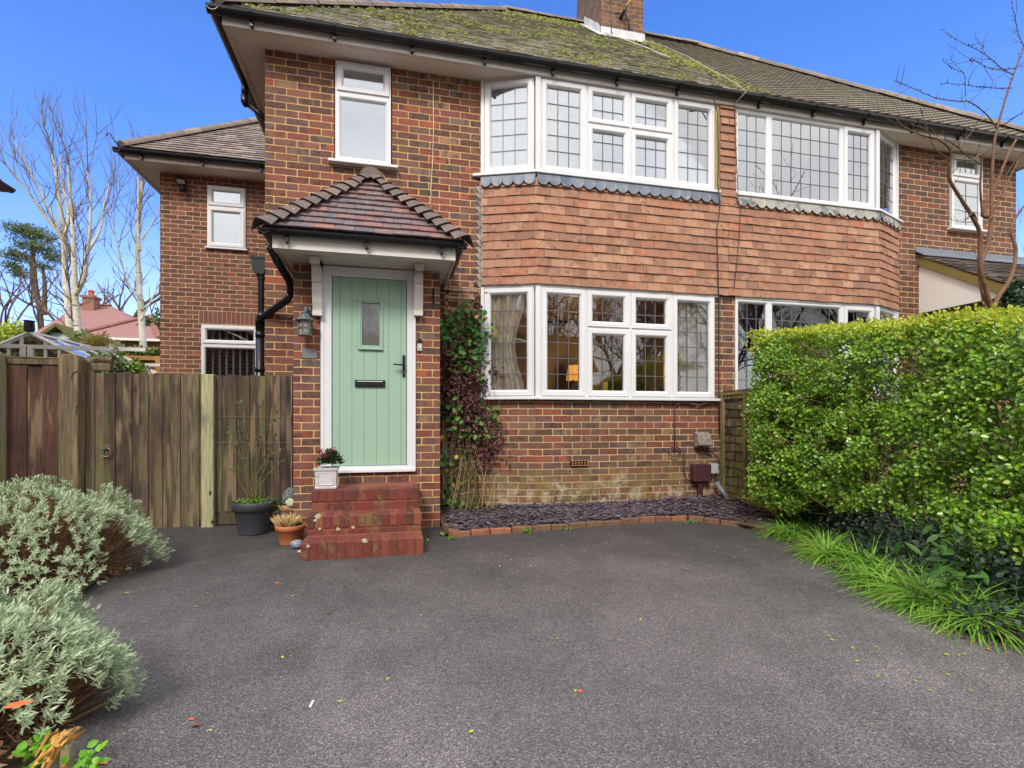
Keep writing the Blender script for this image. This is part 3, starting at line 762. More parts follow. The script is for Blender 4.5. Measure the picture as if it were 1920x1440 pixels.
t.build('cable', surf('dark cable', [(62,50,52)], rough=.6), LH, smooth=True)
t = MB(); zc = [(PX(812, D), 4.80), (PX(812, D)+.005, 4.3), (PX(811, D), 3.9), (PX(808, D), 3.62), (PX(808, D), 3.2)]
t.tube([(x, D-.008, z) for x, z in zc], .005, 6); t.build('cable', surf('cream cable', [(205,190,160)], rough=.6), LH, smooth=True)

# chimney ---------------------------------------------------------------------
CX0, CX1, CY0, CY1 = 3.40, 4.16, 8.02, 9.2
def rz(y): return EZ2+(y-EY)*TAN if y < RY else RZ-(y-RY)*TAN
t = MB(); t.box(CX0, CX1, CY0, CY1, rz(CY0)-.3, 9.4); ch = t.build('chimney', M['chim'], LH)
t = MB(); t.obox((CX0-.05, CY0-.14, rz(CY0-.14)+.04), (CX1-CX0+.1, 0, 0), (0, .14, .14*TAN), (0, 0, .02)); t.box(CX0-.02, CX1+.02, CY0-.02, CY0-.001, rz(CY0)-.02, rz(CY0)+.15)
for i in range(7):
    y = CY0+.04+i*.1
    if y+.1 < CY1: t.prism([(CX0-.012, y, rz(y)), (CX0-.012, y+.1, rz(y+.1)), (CX0-.012, y+.1, rz(min(y+.1, RY))+.2), (CX0-.012, y, rz(y)+.16)], (-.01, 0, 0))
t.obox((CX0-.10, CY0-.1, rz(CY0-.1)+.035), (.10, 0, 0), (0, RY-CY0+.1, (RY-CY0+.1)*TAN), (0, 0, .018))
t.build('chimney_flashing', surf('white mortar flashing', [(186,188,192),(205,205,205)], rough=.7, var=.2), ch)
t = MB(); t.box(CX0-.02, CX1+.02, CY0-.022, CY0-.003, 8.05, 8.11); t.build('slipped_flashing', M['moss_and_shade'], ch) if False else None
an = empty('tv_aerial', (3.8, CY0-.05, 7.9), 'television aerial arm and yellow pole clamped to the chimney front', 'aerial')
t = MB(); pc = PP(1170, 20, CY0-.10)
t.tube([pc+Vector((-.02, .1, -.06)), pc+Vector((0, 0, -.02)), pc+Vector((.02, -.03, .05))], .03, 8); t.tube([pc+Vector((-.12, .08, 0)), pc+Vector((.02, .0, -.05)), pc+Vector((.11, .06, -.12)), pc+Vector((.13, .07, -.24))], .011, 6)
t.tube([pc+Vector((-.2, .09, .35)), pc+Vector((-.21, .07, .1)), pc+Vector((-.19, .08, -.3)), pc+Vector((-.17, .06, -.48))], .009, 6)
t.tube([pc+Vector((-.1, .05, .2)), pc+Vector((.0, .03, .3)), pc+Vector((.07, .03, .18)), pc+Vector((.04, .04, .02))], .006, 6)
t.build('bracket', M['iron'], an, smooth=True)
t = MB(); t.tube([pc+Vector((.0, -.02, .03)), pc+Vector((.32, -.15, .42))], .016, 10); t.build('pole', surf('yellow pole', [(206,168,60)], rough=.5), an, smooth=True)

# lean-to canopy of the right house ------------------------------------------
CXa, CYf = 7.15, 4.70
zt, zf = 3.36, 2.70
t = MB(); t.prism([(CXa, D-.002, 2.56), (CXa, D-.002, zt-.1), (CXa, CYf, zf-.06), (CXa, CYf, 2.56)], (.04, 0, 0)); t.box(CXa+.04, XR+.3, CYf, CYf+.04, 2.56, zf-.04)
canopy = t.build('porch_canopy', M['cream'], RH)
t = MB(); t.prism([(CXa-.03, D-.002, zt), (CXa-.03, D-.002, zt-.12), (CXa-.03, CYf-.06, zf-.14), (CXa-.03, CYf-.06, zf-.02)], (.029, 0, 0)); t.build('bargeboard', M['mossboard'], canopy)
dz = zt-zf; L = math.hypot(D-CYf+.06, dz); S2 = Vector((0, D-CYf+.06, dz)).normalized(); N2 = Vector((0, -S2.z, S2.y))
t = MB(); tile_plane(t, (CXa-.04, CYf-.06, zf), (1, 0, 0), S2, N2, L, .1, .165, lambda s: (0, XR+.3-CXa), seed=44, lift=.03)
t.quad((CXa-.02, CYf-.06, zf), (XR+.26, CYf-.06, zf), (XR+.26, D-.003, zt), (CXa-.02, D-.003, zt)); t.build('canopy_tiles', M['roof_clean'], canopy)
t = MB(); t.obox((CXa-.06, D-.11, zt-.02), (XR+.3-CXa, 0, 0), (0, .10, .07), (0, 0, .015)); t.box(CXa-.06, XR+.2, D-.014, D-.003, zt+.05, zt+.12); t.build('canopy_flashing', M['lead'], canopy)

# wing -------------------------------------------------------------------------
WY = 8.9; WX = PX(300, WY); WFY = 8.55; WFX = WX-.29
wu0, wu1 = PX(388, WY), PX(462, WY); wz0 = 3.775
wl0, wl1 = PX(377, WY), -2.06
w = MB(); wall_holes(w, (WX, WY, 0), (1, 0, 0), XL+.02-WX, SOF, [(wu0-WX, wu1-WX, wz0, SOF-.12), (wl0-WX, wl1-WX, 1.3, 2.57)], t=.2)
w.box(WX, WX+.2, WY+.2, 13, 0, SOF); w.box(WX+.2, XL, 10.8, 11, 0, SOF); w.build('wing_wall', M['brick_wing'], LH)
t = MB(); k = 0; x = wl0-.03
while x < wl1+.05: t.box(x+.004, x+.061, WY-.006, WY+.02, 2.585, 2.775); x += .0655; k += 1
t.build('brick_lintel', surf('lintel brick', [(128,72,58),(110,72,66),(142,80,62)], rough=.85, var=.25, nscale=20, bump=.3), LH)
t = MB(); t.box(wl0-.035, wl1+.06, WY-.002, WY+.01, 2.57, 2.785); t.build('lintel_mortar', surf('wing mortar', [(190,166,130)], rough=.9), LH)
Ww = wu1-wu0-.02; Hw = SOF-.14-wz0
window(LH, (wu0+.01, WY-.02, wz0), (1, 0, 0), Ww, Hw, [(0, Ww, 0, Hw*.66, 'o', 1, 1), (0, Ww, Hw*.66, Hw, 'o', 1, 1)], lead=False, obscure='obscured_pane', glassm='pane_up', fw=.028, sw=.05, sill=(-.03, Ww+.03, .03, .025), label='small white upper window in the rear wing')
Ww = wl1-wl0-.02; Hw = 1.25
window(LH, (wl0+.01, WY-.02, 1.31), (1, 0, 0), Ww, Hw, [(0, Ww, 0, Hw*.755, 'f', 1, 1), (0, Ww, Hw*.755, Hw, 'o', 1, 1)], lead=False, glassm='pane', fw=.03, sw=.045, label='wide ground floor window in the rear wing, above the fence')
t = MB()
for i in range(9): x = wl0+.1+i*.1; t.box(x, x+.03, WY+.16, WY+.165, 1.35, 2.5)
tag(t.build('vertical_blind', M['voile'], None), 'pale vertical blind strips behind the wing window', 'blind')
t = MB(); t.box(WFX, XL, WFY, WY+.02, SOF+.002, SOF+.02); t.box(WFX, WX+.02, WY+.02, 13, SOF+.002, SOF+.02); t.build('soffit', M['soffit'], LH)
t = MB(); t.box(WFX-.02, XL-.001, WFY-.022, WFY, SOF-.02, EZ+.02); t.box(WFX-.02, WFX, WFY, 13, SOF-.02, EZ+.02); t.build('fascia', M['white2'], LH)
gutter_run(LH, [(WFX-.13, WFY-.022, gz), (XL-.02, WFY-.022, gz)], [(0, -1, 0)], [((x, WFY-.022, gz), (0, -1, 0)) for x in (-3.55, -2.75, -1.95)])
gutter_run(LH, [(WFX-.02, 13, gz), (WFX-.02, WFY-.13, gz)], [(-1, 0, 0)])
t = MB(); t.tube([(XL-.11, WFY-.085, gz-.03), (XL-.11, WFY-.085, gz-.16), (XL-.06, WFY+.1, gz-.3)], .04, 10); t.build('downpipe', M['black'], LH, smooth=True)
WEY = WFY-.1; WEX = WFX-.04; hw = (XL-WEX)
t = MB(); SLW = 2.6; 
tile_plane(t, (0, WEY, EZ2), (1, 0, 0), S_, N_, SLW, .1, .165, lambda s: (WEX+s*cp, XL), seed=19, lift=.022)
t.quad((WEX, WEY, EZ2-.01), (XL, WEY, EZ2-.01), (XL, WEY+SLW*cp, EZ2+SLW*sp_-.01), (WEX+SLW*cp, WEY+SLW*cp, EZ2+SLW*sp_-.01))
t.quad((WEX, WEY, EZ2), (WEX+SLW*cp, WEY+SLW*cp, EZ2+SLW*sp_), (WEX+SLW*cp, 12, EZ2+SLW*sp_), (WEX, 13.4, EZ2))
rw = t.build('wing_roof', M['roof_clean'], LH)
t = MB(); half_ridge(t, (WEX, WEY+.02, EZ2+.03), (WEX+SLW*cp, WEY+SLW*cp, EZ2+SLW*sp_+.03)); t.build('ridge_tiles', M['ridge'], rw)
t = MB(); c = Vector((WEX-.02, WEY, EZ2+.02)); t.tube([c, c+Vector((-.05, -.03, .06)), c+Vector((-.08, -.04, .13)), c+Vector((-.12, -.05, .13)), c+Vector((-.12, -.05, .09))], .008, 6)
t.build('hip_iron', M['iron'], LH, smooth=True); t = MB(); c = Vector((EX-.02, EY, EZ2+.02)); t.tube([c, c+Vector((-.06, -.03, .06)), c+Vector((-.11, -.04, .07)), c+Vector((-.12, -.05, .03))], .008, 6); t.build('hip_iron', M['iron'], LH, smooth=True)
fl = empty('floodlight', (PX(342, WY), WY-.05, 4.45), 'small dark security floodlight on the brick wall of the rear wing', 'light'); c = PP(342, 347, WY-.1)
t = MB(); t.obox(c+Vector((-.06, -.05, -.02)), (.12, .02, 0), (.0, .05, .06), (-.01, -.04, .07)); t.blob(c+Vector((0, .0, -.06)), .055, .05, .045, 3, .05, 12, 8); t.tube([c+Vector((0, .02, 0)), c+Vector((0, .1, -.02))], .02, 8); t.tube([c+Vector((-.01, .085, 0)), c+Vector((-.01, .09, .2))], .005, 5)
t.build('housing', M['iron'], fl)
t = MB(); t.obox(c+Vector((-.045, -.055, .0)), (.1, .015, 0), (0, -.006, 0), (-.008, -.03, .05)); t.build('lens', M['lanternglass'], fl)

# interior rooms (seen through the glass) --------------------------------------
t = MB()
for (x0, x1) in ((XL+.21, XC-.06), (XC+.06, XR-.21)):
    for (z0, z1) in ((.55, 2.62), (2.78, 4.86)):
        pass
t.box(XL+.21, XR-.21, 9.2, 9.3, 0, 4.86); t.box(.94, XC-.06, 7.55, 7.65, .55, 2.57); t.box(XC-.05, XC+.05, BY+.12, 9.19, 0, 4.86); t.box(.85, .93, D+.2, 9.19, 0, 4.86); t.box(6.8, 6.9, D+.2, 9.19, 0, 4.86)
t.build('inner_wall', M['roomwall'], LH)
t = MB(); t.box(XL+.21, XR-.21, D+.15, 9.19, .45, .55); t.box(1.75, XR-3.1, BY+.1, D+.149, .45, .55); t.box(XL+.21, XR-.21, D+.15, 9.19, 2.6, 2.74); t.box(1.65, XR-2.95, BY+.1, D+.149, 2.6, 2.74); t.build('inner_floor', M['floorw'], LH)
def curtain(name, a, b, z0, z1, label, m='curtain', amp=.035, wl=.11, gath=0):
    a, b = Vector(a), Vector(b); L = (b-a).length; d = (b-a)/L; n = Vector((d.y, -d.x, 0)); N = int(L/.012)
    vs = []; rows = 7
    for j in range(rows):
        z = z0+(z1-z0)*j/(rows-1); k = 1-gath*math.sin(math.pi*(1-j/(rows-1)))**2*.6
        for i in range(N+1):
            x = L*i/N; vs.append(a+d*(x*k)+n*(amp*math.sin(2*math.pi*x/wl+.7*math.sin(x*9))+.012*math.sin(x*37+j))+Vector((0, 0, z)))
    fs = [(j*(N+1)+i, j*(N+1)+i+1, (j+1)*(N+1)+i+1, (j+1)*(N+1)+i) for j in range(rows-1) for i in range(N)]
    mb = MB(); mb.add([(p.x, p.y, p.z) for p in vs], fs, .5); o = mb.build(name, M[m], None, smooth=True); tag(o, label, 'curtain'); return o
cd = (Vector((*W1, 0))-Vector((*W0, 0))).normalized(); cn = Vector((cd.y, -cd.x, 0))
p0 = Vector((*W0, 0))+cd*.07-cn*.055
curtain('curtain', p0, p0+cd*.42, 1.3, 2.5, 'cream curtain gathered behind the angled side of the ground floor bay', gath=.5)
curtain('curtain', (3.34, BY+.09, 0), (3.75, BY+.09, 0), 1.3, 2.5, 'cream curtain at the right end of the ground floor bay')
curtain('curtain', p0, p0+cd*.45, 3.72, 4.8, 'white voile behind the angled side of the left upper bay', 'voile', .02, .07)
curtain('curtain', (3.3, BY+.13, 0), (3.75, BY+.13, 0), 3.72, 4.8, 'white voile at the right end of the left upper bay', 'voile', .02, .07)
curtain('curtain', (4.1, BY+.13, 0), (4.55, BY+.13, 0), 3.72, 4.8, 'white net curtain in the left pane of the right-hand upper bay', 'voile', .02, .08)
# lit table lamp and a few shapes in the room
lp = Vector((2.60, 7.2, 1.66)); 
la = empty('table_lamp', lp-Vector((0, 0, .25)), 'lit table lamp with warm glow seen through the ground floor bay window', 'lamp')
t = MB(); t.lathe([(.10, .0), (.075, .22)], lp, 20); e = NT('lamp glow'); e.t.nodes.remove(e.b); em = e.n('Emission'); em.inputs[0].default_value = (1, .42, .07, 1); em.inputs[1].default_value = .55; e.L(em.outputs[0], e.out.inputs[0])
t.build('lamp_shade', e.mat, la, smooth=True); t = MB(); t.lathe([(.05, -.25), (.05, -.23), (.015, -.2), (.015, .02)], lp, 12); t.build('lamp_base', M['roomdark'], la)
pl = bpy.data.lights.new('lamp_light', 'POINT'); pl.energy = 14; pl.color = (1, .55, .2); pl.shadow_soft_size = .08; plo = bpy.data.objects.new('lamp_light', pl); COL.objects.link(plo); plo.location = lp+Vector((0, -.25, .15))
t = MB(); t.box(2.2, 2.95, 7.05, 7.5, .55, 1.46); t.build('sideboard', M['roomdark'], None); tag(bpy.data.objects['sideboard'], 'dark sideboard under the lamp inside the bay room', 'sideboard')
t = MB(); t.box(3.0, 3.6, 6.4, 6.9, .55, 1.15); t.box(3.0, 3.6, 6.85, 7.0, 1.15, 1.62); tag(t.build('armchair', surf('olive fabric', [(96,92,48)], rough=.9), None), 'olive armchair inside the bay room', 'armchair')

# small fixings -----------------------------------------------------------------
t = MB(); c = PP(1086, 868, BY-.012); 
for i in range(2):
    for j in range(6): t.box(c.x-.105+j*.036, c.x-.105+j*.036+.012, BY-.022, BY-.008, c.z-.028, c.z+.028)
t.box(c.x-.105, c.x+.105, BY-.022, BY-.008, c.z+.02, c.z+.03); t.box(c.x-.105, c.x+.105, BY-.022, BY-.008, c.z-.03, c.z-.02); t.box(c.x-.105, c.x+.105, BY-.021, BY-.009, c.z-.005, c.z+.005)
ab = t.build('air_brick', surf('terracotta air brick', [(190,128,92)], rough=.85), LH); t = MB(); t.box(c.x-.104, c.x+.104, BY-.014, BY-.011, c.z-.028, c.z+.028); t.build('air_brick_void', M['moss_and_shade'], ab)  # dark plate stands in for the shade inside the slots
# ================================================================= PORCH
PY = 5.20; PXL, PXR = PX(550, PY), PX(825, PY); PSO = 2.56
dx0, dx1 = PX(604, PY), PX(777, PY)
dz0, dz1 = .575, PSO-.01
w = MB(); wall_holes(w, (PXL, PY, 0), (1, 0, 0), PXR-PXL, PSO, [(dx0-PXL, dx1-PXL, dz0, dz1)], t=.12)
w.box(PXL, PXL+.12, PY+.12, D-.001, 0, PSO); w.box(PXR-.12, PXR, PY+.12, D-.001, 0, PSO)
w.build('porch_wall', M['brick'], LH)
t = MB()
def fbar(x0, x1, z0, z1, y0=PY-.012, y1=PY+.07): t.box(x0, x1, y0, y1, z0, z1)
lx0, lx1 = PX(622, PY), PX(763, PY); lz0, lz1 = .625, 2.455
fbar(dx0+.002, lx0, dz0, dz1); fbar(lx1, dx1-.002, dz0, dz1); fbar(lx0, lx1, lz1, dz1); fbar(lx0, lx1, dz0, lz0, PY-.02)
t.box(dx0-.002, dx1+.01, PY-.045, PY-.012, dz0-.01, dz0+.022)
t.box(dx0-.012, dx0+.02, PY-.02, PY-.011, dz0, dz1); t.box(dx1-.02, dx1+.012, PY-.02, PY-.011, dz0, dz1)
t.build('door_frame', M['white'], LH, bevel=.004, seg=2)
t = MB(); n = 7; edges = [lx0+.004]+[PX(u, PY) for u in (637, 660, 683, 706, 729, 752)]+[lx1-.004]
gx0, gx1 = PX(676, PY), PX(714, PY); gz0, gz1 = PZ(650, -.25, PY), PZ(565, -.25, PY)
for i in range(len(edges)-1):
    x0, x1 = edges[i]+.002, edges[i+1]-.002
    segs = [(lz0+.004, lz1-.004)]
    if x1 > gx0 and x0 < gx1: segs = [(lz0+.004, gz0), (gz1, lz1-.004)]
    for (a, b) in segs: t.box(x0, x1, PY+.006, PY+.05, a, b)
    if len(segs) == 2:
        if x0 < gx0: t.box(x0, gx0, PY+.006, PY+.05, gz0, gz1)
        if x1 > gx1: t.box(gx1, x1, PY+.006, PY+.05, gz0, gz1)
door = t.build('door', M['door'], LH, bevel=.0025)
t = MB(); t.box(lx0+.004, gx0+.001, PY+.010, PY+.048, lz0+.004, lz1-.004); t.box(gx1-.001, lx1-.004, PY+.010, PY+.048, lz0+.004, lz1-.004); t.box(gx0, gx1, PY+.010, PY+.048, lz0+.004, gz0+.001); t.box(gx0, gx1, PY+.010, PY+.048, gz1-.001, lz1-.004)
t.build('door_core', surf('door groove', [(128,168,140)], rough=.5, var=.02), door)
t = MB()
def ringb(x0, x1, z0, z1, w, ya, yb): t.box(x0, x0+w, ya, yb, z0, z1); t.box(x1-w, x1, ya, yb, z0, z1); t.box(x0+w, x1-w, ya, yb, z0, z0+w); t.box(x0+w, x1-w, ya, yb, z1-w, z1)
ringb(gx0-.02, gx1+.02, gz0-.022, gz1+.02, .022, PY-.010, PY+.02); ringb(gx0+.0, gx1-.0, gz0+.0, gz1-.0, .014, PY-.002, PY+.03); t.box(gx0-.024, gx1+.024, PY-.02, PY+.006, gz0-.03, gz0-.018)
t.build('pane_bead', M['door'], door, bevel=.003)
t = MB(); t.box(gx0+.01, gx1-.01, PY+.018, PY+.024, gz0+.01, gz1-.01); t.build('pane', M['doorpane'], door)
lc = PP(694, 719, PY-.01)
t = MB(); t.box(lc.x-.142, lc.x+.142, PY-.012, PY+.006, lc.z-.034, lc.z+.034); t.box(lc.x-.125, lc.x+.125, PY-.018, PY-.012, lc.z-.018, lc.z+.024); lb = t.build('letterbox', M['iron'], door, bevel=.005, seg=2)
t = MB(); t.tube([(lc.x-.12, PY-.02, lc.z+.018), (lc.x+.12, PY-.02, lc.z+.018)], .005, 8); t.build('letterbox_bar', M['chrome'], lb)
hc = PP(757, 685, PY-.01)
t = MB(); t.box(hc.x-.013, hc.x+.013, PY-.012, PY+.006, hc.z-.11, hc.z+.10); t.tube([(hc.x, PY-.01, hc.z+.0), (hc.x, PY-.055, hc.z+.0), (hc.x-.02, PY-.06, hc.z), (hc.x-.10, PY-.06, hc.z+.003)], .0085, 8)
h = t.build('handle', M['iron'], door, bevel=.004, seg=2); t = MB(); t.tube([(hc.x, PY-.016, hc.z-.07), (hc.x, PY-.005, hc.z-.07)], .008, 10); t.build('lock', M['chrome'], h)
# soffit, fascia, gutter
pf0, pf1, pfy = -.985, .555, 4.77
t = MB(); 
for i in range(6):
    y0 = pfy+.0+i*.165; y1 = min(y0+.160, D-.002)
    if y0 < D-.01: t.box(pf0+.004, pf1-.004, y0+.002, y1, PSO+.002, PSO+.014)
t.box(pf0+.004, pf1-.004, pfy+.001, D-.002, PSO+.008, PSO+.02); t.build('porch_soffit', M['white2'], LH)
t = MB(); t.box(pf0-.012, pf1+.012, pfy-.018, pfy, PSO-.012, PSO+.115); t.box(pf0-.018, pf0, pfy, D-.002, PSO-.012, PSO+.115); t.box(pf1, pf1+.018, pfy, D-.002, PSO-.012, PSO+.115)
t.box(pf0-.016, pf0+.03, pfy-.024, pfy-.018, PSO-.014, PSO+.115); t.build('porch_fascia', M['white2'], LH)
pgz = PSO+.128
go = gutter_run(LH, [(pf0-.11, pfy-.018, pgz), (pf1+.11, pfy-.018, pgz)], [(0, -1, 0)], [((x, pfy-.018, pgz), (0, -1, 0)) for x in (-.88, -.22, .44)], r=.045)
gutter_run(LH, [(pf0-.018, D-.05, pgz), (pf0-.018, pfy-.1, pgz)], [(-1, 0, 0)], r=.045); gutter_run(LH, [(pf1+.018, pfy-.1, pgz), (pf1+.018, D-.05, pgz)], [(1, 0, 0)], r=.045)
# tiled roof
ey, ex0, ex1, ez = 4.69, -1.065, .635, PSO+.145
hw = (ex1-ex0)/2; apy = ey+hw; pr = .88; t45 = math.atan2(pr, hw); SLp = hw/math.cos(t45); c4, s4 = math.cos(t45), math.sin(t45); xc = (ex0+ex1)/2
t = MB(); rgp = lambda x, s, rg: rg.random()
tile_plane(t, (0, ey, ez), (1, 0, 0), (0, c4, s4), (0, -s4, c4), SLp-.02, SLp/11, .165, lambda s: (ex0+s*c4+.03, ex1-s*c4-.03), seed=77, lift=.026, jit=.003, th=.014)
tile_plane(t, (ex0, 0, ez), (0, -1, 0), (c4, 0, s4), (-s4, 0, c4), SLp-.02, SLp/11, .165, lambda s: (-D+.003, -(ey+s*c4+.03)), seed=78, lift=.026)
tile_plane(t, (ex1, 0, ez), (0, 1, 0), (-c4, 0, s4), (s4, 0, c4), SLp-.02, SLp/11, .165, lambda s: (ey+s*c4+.03, D-.003), seed=79, lift=.026)
t.tri((ex0+.02, ey+.02, ez-.01), (ex1-.02, ey+.02, ez-.01), (xc, apy, ez+pr-.01), .1)
t.quad((ex0+.02, D-.003, ez-.01), (ex0+.02, ey+.02, ez-.01), (xc, apy, ez+pr-.01), (xc, D-.003, ez+pr-.01), .1); t.quad((ex1-.02, ey+.02, ez-.01), (ex1-.02, D-.003, ez-.01), (xc, D-.003, ez+pr-.01), (xc, apy, ez+pr-.01), .1)
prf = t.build('porch_roof', M['ptile'], LH)
# bonnet hip tiles: saddle pieces stepping up each hip
t = MB(); t2 = MB()
for sgn, hx in ((1, ex0), (-1, ex1)):
    Sd = Vector((sgn*hw, hw, pr)).normalized(); out = Vector((-sgn, -1, 0)).normalized(); Nn = (Vector((0, 0, 1))-Sd*Sd.z).normalized()
    side = Sd.cross(Nn)*sgn*-1      # horizontal across the hip
    Lh = math.sqrt(2*hw*hw+pr*pr); step = Lh/11
    for i in range(11):
        O = Vector((hx, ey, ez))+Sd*(step*i)+Nn*.055; ww = .145*(1 if i < 9 else .7); vs = []; K = 10
        for (q, lift, sc) in ((-.02, .028, 1.), (step*1.25, .0, .45)):
            for j in range(K+1):
                a = -1+2*j/K; drop = ww*sc*.62*abs(a)**1.35
                vs.append(O+Sd*q+side*(a*ww*sc)-Nn*drop+Nn*lift)
        b = [(j, j+1, K+1+j+1, K+1+j) for j in range(K)]
        t.add(vs, b)
        lo = [vs[j]-Nn*.015 for j in range(K+1)]
        t2.add(vs[:K+1]+lo, [(j+1, j, K+1+j, K+2+j) for j in range(K)])
half_ridge(t, (xc, apy-.08, ez+pr+.035), (xc, D-.004, ez+pr+.035), r=.10, seg=.2)
t.build('bonnet_tiles', M['bonnet'], prf); t2.build('bonnet_edges', M['moss_and_shade'], prf)
t = MB(); c = Vector((xc+.01, D-.004, PZ(338, -.2, D)))
for k in range(12):
    a0, a1 = math.pi*k/12, math.pi*(k+1)/12; t.obox(c+Vector((math.cos(a0)*.115, 0, math.sin(a0)*.105)), Vector((math.cos(a1)-math.cos(a0), 0, math.sin(a1)-math.sin(a0)))*.11, Vector((math.cos(a0)*.022, 0, math.sin(a0)*.022)), (0, -.006, 0))
t.build('mortar_fillet', M['mortar'], prf)
# brackets
for u in (594, 785):
    bx = PX(u, PY-.1); z1 = PSO+.0; z0 = PZ(592, bx, PY-.05)
    t = MB(); hh = z1-z0
    # side profile in y (outward) / z
    prof = [(0, z0), (-.075, z0), (-.075, z0+.045), (-.055, z0+.046), (-.085, z0+.12), (-.10, z0+.22), (-.10, z0+.30), (-.115, z0+.305), (-.13, z0+.40), (-.17, z0+.50), (-.235, z1-.065), (-.26, z1-.06), (-.26, z1-.002), (0, z1-.002)]
    bw = .086
    P = [(bx-bw/2, PY-.0+y, z) for y, z in prof]
    n = len(P); vs = P+[(x+bw, y, z) for x, y, z in P]
    fs = [(i, (i+1) % n, (i+1) % n+n, i+n) for i in range(n)]
    # side faces as fans of quads against the wall line
    t.add(vs, fs)
    for off in (0, n):
        for i in range(1, n-2):
            a, b2 = vs[off+i], vs[off+i+1]; t.add([a, b2, (b2[0], PY, b2[2]), (a[0], PY, a[2])], [(0, 1, 2, 3)])
    t.build('canopy_bracket', M['white2'], LH)

# wall fixings round the door
ln = empty('wall_lantern', (PX(571, PY), PY, 1.9), 'old verdigris metal wall lantern on the brick left of the green door', 'lantern')
lx = PX(571, PY-.12); lzc = PZ(607, lx, PY-.12)
t = MB(); c = Vector((lx, PY-.11, 0)); zt_, zb_ = PZ(600, lx, PY-.12), PZ(629, lx, PY-.12)
t.lathe([(.004, zt_+.075), (.02, zt_+.06), (.03, zt_+.045), (.085, zt_+.005), (.086, zt_-.004), (.05, zt_-.006)], (lx, PY-.11, 0), 20)
for k in range(6): a = math.pi*2*k/6+.3; p = c+Vector((math.cos(a)*.056, math.sin(a)*.056, 0)); t.tube([p+Vector((0, 0, zt_)), p+Vector((0, 0, zb_))], .006, 5)
t.lathe([(.058, zt_-.004), (.062, zt_-.01), (.058, zt_-.018)], c, 20); t.lathe([(.060, (zt_+zb_)/2+.006), (.060, (zt_+zb_)/2-.006)], c, 20); t.lathe([(.062, zb_+.02), (.064, zb_), (.0, zb_-.002)], c, 20)
t.tube([(lx+.0, PY-.11, zt_+.07), (lx+.01, PY-.09, zt_+.11), (lx+.01, PY-.03, zt_+.12), (lx+.01, PY, zt_+.10)], .014, 8); t.obox((lx-.02, PY-.012, zt_+.03), (.06, 0, 0), (0, .012, 0), (0, 0, .12))
t.build('lantern_frame', M['verdigris'], ln); t = MB(); t.lathe([(.05, zt_-.01), (.05, zb_+.01)], c, 16); t.build('lantern_glass', M['lanternglass'], ln, smooth=True)
c = PP(580, 663, PY-.01); t = MB(); t.box(c.x-.068, c.x+.068, PY-.012, PY-.001, c.z-.046, c.z+.046)
o = t.build('house_plate', M['slateplate'], None, bevel=.003, seg=2); tag(o, 'blank grey rectangular plate screwed to the brick beneath the lantern', 'plate')
t = MB(); t.tube([(c.x+.052, PY-.016, c.z), (c.x+.052, PY-.01, c.z)], .005, 8); t.build('screw', M['chrome'], o)
c = PP(787, 647, PY-.02); t = MB(); t.box(c.x-.024, c.x+.024, PY-.03, PY-.001, c.z-.06, c.z+.015); o = t.build('doorbell', surf('silver plastic', [(176,180,182)], rough=.35, var=.03), None, bevel=.006, seg=2); tag(o, 'small silver doorbell with dark top on the brick right of the green door', 'doorbell')
t = MB(); t.box(c.x-.022, c.x+.022, PY-.027, PY-.001, c.z+.016, c.z+.06); t.build('doorbell_top', M['iron'], o, bevel=.005); t = MB(); t.tube([(c.x, PY-.034, c.z-.02), (c.x, PY-.028, c.z-.02)], .012, 14); t.build('button', M['white'], o)
c = PP(813, 555, PY-.02); t = MB(); t.tube([(c.x, PY-.004, c.z+.08), (c.x, PY-.004, c.z-.07), (c.x, PY-.05, c.z-.08), (c.x-.005, PY-.07, c.z-.04)], .007, 6); t.tube([(c.x, PY-.004, c.z+.02), (c.x, PY-.06, c.z-.02)], .006, 6)
tag(t.build('hanging_hook', M['iron'], None, smooth=True), 'black iron basket hook on the porch brick beside the right bracket', 'hook')

# steps --------------------------------------------------------------------------
st = empty('brick_steps', (-.2, 4.5, 0), 'three red brick steps leading up to the green door', 'steps')
def step(xa, xb, y0, y1, z0, z1, seed, flat=0):
    rg = random.Random(seed); t = MB(); m = MB(); m.box(xa+.006, xb-.006, y0+.011, y1, z0-.02, z1-.006)
    n = round((xb-xa)/.0665); w_ = (xb-xa)/n
    for i in range(n):
        x = xa+i*w_; d = rg.uniform(0, .005); h = rg.uniform(-.003, .002); zb = z1-.102 if flat else z0
        t.box(x+.0035, x+w_-.0035, y0+d, min(y0+.225, y1), max(zb, z0-.01), z1+h)
    if flat:
        x = xa; first = True
        while x < xb-.02:
            L = min(.215 if not first else .12, xb-x); first = False
            t.box(x+.004, x+L-.004, y0+.002+rg.uniform(0, .003), y1, z0-.01, z1-.112); x += L+.008
    o = t.build('step', M['stepbrick'], st, bevel=.006, seg=2); m.build('step_mortar', M['mortar_red'], o)
    return o
def stepx(u0, u1, Y): return PX(u0, Y), PX(u1, Y)
y1s, y2s, y3s = 4.16, 4.44, 4.70
xa, xb = -.682, .245
s1 = step(xa, xb, y1s, y2s+.05, -.01, .135, 1); s2 = step(xa+.003, xb-.002, y2s, y3s+.05, .11, .285, 2, True); s3 = step(xa+.0, xb-.004, y3s, PY-.001, .27, .465, 3, True)
t = MB(); t.box(xa+.01, xb-.012, y3s+.226, PY-.001, .3, .457); t.box(xa+.01, xb-.01, y2s+.2, y3s+.2, 0, .27); t.build('step_core', M['mortar_red'], s3)
t = MB(); rgx = random.Random(5)
